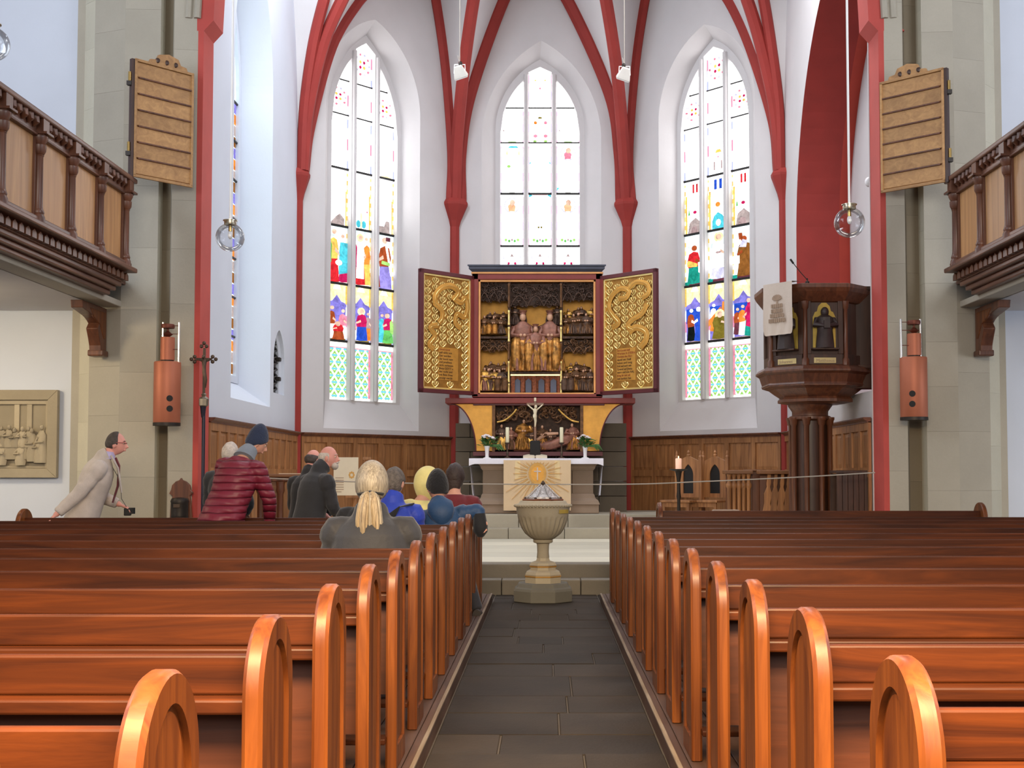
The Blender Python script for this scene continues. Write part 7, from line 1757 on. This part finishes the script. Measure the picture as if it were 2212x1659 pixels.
        for sg, P_, rr in sl:
            if q:
                pp, r2 = [], []
                for i in range(len(P_) - 1):
                    for j in range(4): pp.append(P_[i].lerp(P_[i + 1], j / 4)); r2.append((rr[i] + (rr[i + 1] - rr[i]) * j / 4) * (1 + 0.06 * abs(sin(pi * (i * 4 + j) / 4))))
                pp.append(P_[-1]); r2.append(rr[-1]); P_, rr = pp, r2
            else:
                P_, rr = spline(P_, 3), [rr[min(len(rr) - 1, i // 3)] for i in range(len(P_) * 3 - 2)]
            cl.etube(P_, [r * (0.65 + 0.35 * B) for r in rr], (0, 1, 0) if abs((P_[-1] - P_[0]).normalized().y) < 0.9 else (1, 0, 0), 14, wob=lambda a, i: 0.03 * sin(3 * a + i * 1.9 + ph))
        s.coat = cl.build('coat', coat, t, local=True); remesh(s.coat, 0.0095, 2)
        if build_legs:
            tr = MB()
            tr.etube([L_(-0.05), L_(0.02), L_(0.08)], [(0.175 * k, 0.135 * k)] * 3, (1, 0, 0), 18)
            for h0, kn, an in feet:
                tr.etube([h0 + V((0, 0, 0.02)), (h0 + kn) / 2, kn, (kn + an) / 2, an + V((0, 0, 0.0))], [0.10 * k, 0.092 * k, 0.072 * k, 0.066 * k, 0.062 * k], (1, 0, 0), 14)
            o = tr.build('trousers', trousers, t, local=True); remesh(o, 0.012, 2)
            for h0, kn, an in feet:
                m = MB(); m.etube([an + V((0, -0.075, -0.035)), an + V((0, -0.02, -0.03)), an + V((0, 0.08, -0.045)), an + V((0, 0.17, -0.055)), an + V((0, 0.205, -0.06))], [(0.036, 0.042), (0.042, 0.050), (0.046, 0.040), (0.044, 0.030), (0.022, 0.018)], (1, 0, 0), 14); m.build('shoe', 'shoe', t, local=True)
        if hair: s.hair(hair, hair_mat)
        if cap: s.cap(cap)
        if face:
            for sg in (-1, 1):
                MB().ball(hp(sg * 0.031, 0.078, 0.004), (0.011 * hs, 0.009 * hs, 0.008 * hs), 8, 0, Rh).build('eye', 'ivory', t, local=True)
                MB().ball(hp(sg * 0.031, 0.0862, 0.004), (0.005 * hs, 0.003 * hs, 0.005 * hs), 6, 0, Rh).build('iris', 'black', t, local=True)
                MB().etube([hp(sg * 0.015, 0.090, 0.026), hp(sg * 0.033, 0.088, 0.031), hp(sg * 0.050, 0.076, 0.025)], [0.003, 0.004, 0.002], (0, 0, 1), 6).build('eyebrow', hair_mat, t, local=True)
    def hp(s, x, y, z): return s.hd + s.Rh @ (V((x, y, z)) * s.hs)
    def hand(s, mb, W, d, sg, k, curl):
        """palm, four unequal fingers with bent knuckles and a thumb leaving the side of the palm"""
        d = d.normalized(); n = V((0, 0, 1)) if abs(d.z) < 0.85 else V((0, 1, 0))
        lat = d.cross(n).normalized(); n = lat.cross(d).normalized()
        mb.etube([W, W + d * 0.04 * k, W + d * 0.085 * k], [(0.027 * k, 0.018 * k), (0.040 * k, 0.016 * k), (0.040 * k, 0.013 * k)], tuple(lat), 12)
        for i, (off, ln) in enumerate(((-0.029, 0.062), (-0.010, 0.076), (0.010, 0.080), (0.029, 0.070))):
            b = W + d * 0.075 * k + lat * off * k * -sg
            p1 = b + (d - n * 0.25 * curl).normalized() * ln * 0.5 * k; p2 = p1 + (d - n * 0.9 * curl).normalized() * ln * 0.32 * k; p3 = p2 + (d * 0.7 - n * 1.2 * curl).normalized() * ln * 0.24 * k
            mb.etube([b, p1, p2, p3], [0.0098 * k, 0.0094 * k, 0.0088 * k, 0.0074 * k], tuple(lat), 8)
        b = W + d * 0.025 * k + lat * 0.026 * k * sg; p1 = b + (d * 0.7 + lat * sg * 0.6 - n * 0.3).normalized() * 0.040 * k; p2 = p1 + (d - n * 0.3).normalized() * 0.030 * k
        mb.etube([b - d * 0.01, p1, p2], [0.013 * k, 0.0105 * k, 0.0085 * k], tuple(n), 8)
    def hair(s, kind, mat):
        th = {'short': 0.016, 'ring': 0.012, 'long': 0.022, 'pulled': 0.014, 'grey_side': 0.013}[kind]
        def fn(d):
            p = head_fn(d); y, z = d.y, d.z
            if kind == 'ring' or kind == 'grey_side': m = min(1, max(0, (0.55 - z) * 2.5)) * min(1, max(0, (z + 0.60) * 3)) * min(1, max(0, (0.36 - y) * 3))
            else:
                lim = -0.60 + 1.15 * max(-0.1, y + 0.12); m = min(1, max(0, (z - lim) * 6))
                if kind == 'long' and y < 0.35: m = 1
            ear = math.exp(-((y + 0.05) ** 2) / 0.04 - ((z + 0.15) ** 2) / 0.05) if kind in ('short', 'ring', 'grey_side') else 0
            m *= 1 - ear
            return p * (0.90 + 0.10 * m) + d * th * m * (1 + 0.12 * sin(9 * d.x + 7 * d.z) * (kind != 'pulled'))
        mb = MB(); mb.ball(s.hd, 1, 40, 0, s.Rh @ Matrix.Scale(s.hs, 3), fn)
        s.hairo = mb.build('hair', mat, s.t, local=True)
    def cap(s, c):
        mat, tall, fold = c
        def fn(d):
            p = head_fn(d); lim = -0.42 + 0.62 * max(-0.2, d.y + 0.25); m = min(1, max(0, (d.z - lim) * 8))
            q = p * (0.92 + 0.08 * m) + d * 0.017 * m
            if d.z > 0.2: q.z += tall * (d.z - 0.2) ** 1.3; q.y -= tall * 0.5 * (d.z - 0.2)
            return q
        mb = MB(); mb.ball(s.hd, 1, 36, 0, s.Rh @ Matrix.Scale(s.hs, 3), fn); mb.build('beanie', mat, s.t, local=True)
def gz(Y): return PT
# A: man in the grey-beige blazer, leaning on the pew end, seen from his right side
pA = at(222, 1010, 12.05)
A = Person('grey-haired man in a beige blazer and red glasses leaning on the far left pew', (pA.x - 0.20, 12.15, PT), -pi / 2 + 0.30, 1.64, False, 0.32, 0.0, 0.0, (-0.12, 0.04, 0),
           [((-0.02, 0.02, -0.30), (0.02, 0.20, -0.38), 1.0), ((0.08, -0.20, -0.27), (0.12, -0.40, -0.47), 0.4)], 'blazer', 'trousers_beige', 'skin_pink', 'grey_side', 1.12, 'hair_black', face=True, neck_fwd=0.05, collar=0.035)
m = MB(); m.etube([A.hp(-0.078, 0.0, 0.012), A.hp(-0.072, 0.082, 0.012), A.hp(-0.03, 0.101, 0.008), A.hp(0, 0.104, 0.012), A.hp(0.03, 0.101, 0.008), A.hp(0.072, 0.082, 0.012), A.hp(0.078, 0.0, 0.012)], [(0.003, 0.005)] * 7, (0, 0, 1), 6); m.build('glasses', 'glasses', A.t, local=True)
# crown of thin dark hair combed back
m = MB(); m.ball(A.hd, 1, 32, 0, A.Rh @ Matrix.Scale(A.hs, 3), lambda d: head_fn(d) * (0.9 + 0.1 * min(1, max(0, (0.30 - d.y) * 6)) * (d.z > -0.1)) + d * 0.012 * min(1, max(0, (0.30 - d.y) * 6)) * (d.z > -0.1)); m.build('hair', 'hair_black', A.t, local=True)
nbA = A.hip + A.up * 0.545
m = MB(); m.etube([nbA + V((0, 0.02, -0.03)), nbA + V((0, 0.03, 0.04))], [(0.085, 0.08), (0.068, 0.068)], (1, 0, 0), 16); m.build('shirt_collar', 'shirt', A.t, local=True)
m = MB(); m.etube([nbA + V((0, 0.10, -0.02)), nbA + V((0, 0.135, -0.10)), nbA + V((0, 0.125, -0.30)), nbA + V((0, 0.08, -0.46))], [(0.026, 0.012), (0.030, 0.012), (0.044, 0.012), (0.030, 0.010)], (1, 0, 0), 8); m.build('tie', 'tie', A.t, local=True)
for sg in (-1, 1):
    m = MB(); m.etube([nbA + V((sg * 0.07, 0.06, 0.0)), nbA + V((sg * 0.085, 0.125, -0.12)), nbA + V((sg * 0.03, 0.16, -0.36))], [(0.030, 0.010), (0.042, 0.010), (0.012, 0.008)], (1, 0, 0), 8); m.build('lapel', 'blazer', A.t, local=True)
# camera hanging in his hand
hc = A.hands[0]; m = MB(); m.box(hc + V((0.0, 0.07, -0.07)), (0.10, 0.07, 0.075)); m.build('camera_body', 'black', A.t, bevel=0.008, local=True)
m = MB(); m.lathe([(0.032, 0), (0.032, 0.06)], hc + V((0.0, 0.11, -0.09)), 14); m.build('camera_lens', 'black', A.t, local=True)
m = MB(); m.etube([nbA + V((0.06, 0.0, 0.02)), nbA + V((0.02, 0.15, -0.25)), nbA + V((-0.02, 0.16, -0.42)), hc + V((0, 0.07, -0.04))], [(0.010, 0.003)] * 4, (1, 0, 0), 6); m.build('camera_strap', 'strap', A.t, local=True)
# B: burgundy quilted coat, navy beanie, seen from behind, head bent to the right
pB = at(492, 1100, 11.35)
B = Person('person in a burgundy quilted coat and navy beanie bending over the left pews', (pB.x - 0.02, 11.33, PT), -0.42, 1.66, False, 0.40, 0.10, 0.0, (-0.70, 0.45, 0.05),
           [((-0.10, 0.10, -0.28), (-0.04, 0.20, -0.50)), ((0.07, 0.10, -0.29), (-0.03, 0.24, -0.53))], 'burgundy', 'trousers', 'skin', None, 1.14, 'hair_white', ('beanie_navy', 0.075, 0), 0.0, 4, face=True, neck_fwd=0.09)
nbB = B.hip + B.up * 0.545
m = MB(); m.etube([nbB + V((0, -0.02, -0.03)), nbB + V((0, 0.025, 0.02)), nbB + V((0.0, 0.07, 0.05))], [(0.105, 0.095), (0.088, 0.084), (0.078, 0.074)], (1, 0, 0), 18); m.build('collar', 'scarf', B.t, local=True)
# hidden white-haired person beyond
pH = at(489, 1000, 12.75)
H = Person('white-haired person almost hidden behind the burgundy coat', (pH.x, 12.68, 0.0), -0.2, 1.60, False, 0.12, 0, 0, (0, 0.3, 0), None, 'jacket_dark', 'trousers', 'skin', 'short', 1.0, 'hair_white')
# C and D: two men in dark jackets beyond the front pew
pC = at(660, 1000, 12.85)
C_ = Person('balding man in a black jacket seen from behind left of the bearded man', (pC.x - 0.06, 13.12, 0.0), -0.35, 1.54, False, 0.20, 0, 0, (-0.25, 0.22, 0), None, 'jacket_black', 'trousers', 'skin_pink', 'ring', 1.08, 'hair_black', collar=0.06)
pD = at(700, 1000, 12.45)
D_ = Person('bald white-bearded man in a dark jacket facing right', (pD.x - 0.16, 12.50, 0.0), -0.85, 1.57, False, 0.24, 0, 0, (-0.75, 0.02, 0), None, 'jacket_dark', 'trousers', 'skin_pink', 'grey_side', 1.14, 'hair_white', collar=0.08, face=True, neck_fwd=0.06)
m = MB(); m.ball(D_.hp(0, 0.072, -0.092), (0.052, 0.036, 0.040), 14, 0, D_.Rh, None); m.build('beard', 'hair_white', D_.t, local=True)
m = MB(); m.etube([D_.hp(-0.034, 0.092, -0.062), D_.hp(0, 0.108, -0.052), D_.hp(0.034, 0.092, -0.062)], [0.006, 0.010, 0.006], (0, 0, 1), 8); m.build('moustache', 'hair_white', D_.t, local=True)
# E: woman with the ponytail
pE = at(798, 1110, 7.25)
E = Person('seated woman with a long blond-grey ponytail and charcoal jacket', (pE.x, 7.30, PT - 0.01), 0.05, 1.53, True, 0.06, 0.0, 0, (0.0, 0.08, 0), [((-0.07, 0.05, -0.28), (0.06, 0.26, -0.34)), ((0.10, 0.05, -0.28), (-0.02, 0.26, -0.34))], 'jacket_char', 'trousers', 'skin', 'pulled', 1.22, 'hair_grey', hscale=1.2, collar=0.03, neck_fwd=0.02)
m = MB(); m.etube([E.hp(-0.062, -0.062, -0.052), E.hp(0, -0.112, -0.046), E.hp(0.062, -0.062, -0.052)], [(0.008, 0.014), (0.010, 0.020), (0.008, 0.014)], (0, 0, 1), 8); m.build('hair_band', 'strap', E.t, local=True)
for k in range(22):
    a = random.uniform(-1, 1); b = random.uniform(-1, 1); ln = random.uniform(0.28, 0.46); w_ = 0.058
    p0 = E.hp(0.020 * a, -0.115, -0.048); q = [p0, p0 + V((a * w_ * 0.5, -0.035 + b * 0.012, -0.05)), p0 + V((a * w_ * 0.9, -0.045 + b * 0.018, -ln * 0.55)), p0 + V((a * w_ * 0.8 + 0.012, -0.035 + b * 0.018, -ln * 0.85)), p0 + V((a * w_ * 0.5 + 0.015, -0.03 + b * 0.012, -ln))]
    m = MB(); m.etube(spline(q, 4), [0.010, 0.013, 0.016, 0.017, 0.018, 0.018, 0.018, 0.017, 0.017, 0.016, 0.015, 0.014, 0.013, 0.011, 0.009, 0.006, 0.003], (1, 0, 0), 7); m.build('ponytail_strand', 'hair_blond' if k % 3 else 'hair_grey', E.t, local=True)
# F: man in the blue jacket with a black sling bag
pF = at(850, 1100, 10.3)
F_ = Person('grey-haired man in a bright blue jacket with a black back strap', (pF.x - 0.03, 10.42, PT), -0.12, 1.52, True, 0.08, 0.0, 0, (-0.2, 0.08, 0), None, 'blue_jacket', 'trousers', 'skin', 'short', 1.12, 'hair_salt', hscale=1.08, collar=0.05)
m = MB(); m.etube([F_.sh + V((0.19, -0.06, 0.02)), F_.sh + V((0.10, -0.17, 0.0)), F_.sh + V((-0.02, -0.185, -0.14)), F_.sh + V((-0.16, -0.16, -0.26))], [(0.020, 0.006), (0.022, 0.006), (0.05, 0.012), (0.07, 0.012)], (1, 0, 0.6), 8); m.build('bag_strap', 'strap', F_.t, local=True)
m = MB(); m.box(F_.sh + V((-0.06, -0.19, -0.24)), (0.24, 0.07, 0.28)); m.build('sling_bag', 'strap', F_.t, bevel=0.03, local=True)
# I: yellow hoodie
pI = at(936, 1080, 11.2)
I_ = Person('person in a pale yellow hoodie with the hood up', (pI.x - 0.12, 11.26, PT), -0.75, 1.56, True, 0.02, 0.04, 0, (-0.60, 0.15, 0), None, 'yellow', 'trousers', 'skin', 'short', 1.12, 'hair_dark')
def hoodfn(d):
    p = head_fn(d) * 1.0; m_ = min(1, max(0, (0.62 - d.y) * 6))
    q = p * (0.88 + 0.12 * m_) + d * 0.030 * m_
    if d.z < 0: q.z *= 1.35; q.x *= 1.15
    return q
m = MB(); m.ball(I_.hd, 1, 36, 0, I_.Rh @ Matrix.Scale(I_.hs * 1.02, 3), hoodfn); m.build('hood', 'yellow', I_.t, local=True)
# J: dark-haired person with the dark red top
pJ = at(976, 1040, 12.05)
J = Person('dark-haired person in a dark red top beyond the yellow hood', (pJ.x + 0.02, 12.1, PT), -0.05, 1.68, True, 0.05, 0, 0, (-0.1, 0, 0), None, 'dark_red', 'trousers', 'skin', 'long', 0.92, 'hair_dark')
m = MB(); m.etube([J.hp(0, -0.06, 0.0), J.hp(0, -0.07, -0.08), J.hp(0.0, -0.06, -0.16)], [(0.075, 0.05), (0.07, 0.045), (0.05, 0.03)], (1, 0, 0), 14); m.build('back_hair', 'hair_dark', J.t, local=True)
# K: black beanie, petrol jacket, arm over the pew end
pK = at(976, 1110, 10.55)
K = Person('person in a petrol-blue jacket and black beanie with one arm over the pew end', (pK.x - 0.05, 10.60, PT - 0.02), 0.0, 1.46, True, 0.10, -0.14, 0, (0.45, 0.12, 0), [((-0.06, 0.06, -0.28), (0.04, 0.26, -0.36)), ((0.17, -0.03, 0.04), (0.20, -0.06, -0.05))], 'petrol', 'trousers', 'skin', None, 1.12, 'hair_dark', ('beanie_black', 0.03, 0), 0.03, hscale=1.12, foot=((0.13, 0.34, 0.44), (0.25, 0.22, 0.06)))
m = MB(); m.etube([K.sh + V((0.0, -0.06, 0.10)), K.sh + V((0.01, -0.105, 0.065)), K.sh + V((0.02, -0.135, 0.0)), K.sh + V((0.03, -0.145, -0.06)), K.sh + V((0.03, -0.14, -0.12))], [(0.05, 0.04), (0.105, 0.05), (0.115, 0.06), (0.09, 0.05), (0.03, 0.02)], (1, 0, 0), 18); m.build('hood', 'petrol', K.t, local=True)
m = MB(); m.etube([K.hands[1] - V((0.01, 0, -0.05)), K.hands[1] + V((0.0, -0.01, -0.06)), K.hands[1] + V((0.0, -0.01, -0.10)), K.hands[1] + V((0.0, -0.0, -0.14))], [(0.05, 0.045), (0.062, 0.055), (0.06, 0.055), (0.03, 0.03)], (1, 0, 0), 12); m.build('glove', 'strap', K.t, local=True)
# L: dark shoulder between the bearded man and the woman
pL = at(752, 1105, 10.5)
Lp = Person('person in a black coat mostly hidden by the ponytail woman', (pL.x + 0.12, 10.6, PT), 0.0, 1.42, True, 0.10, 0, 0, (0, 0.3, 0), None, 'jacket_black', 'trousers', 'skin', 'short', 1.05, 'hair_dark')
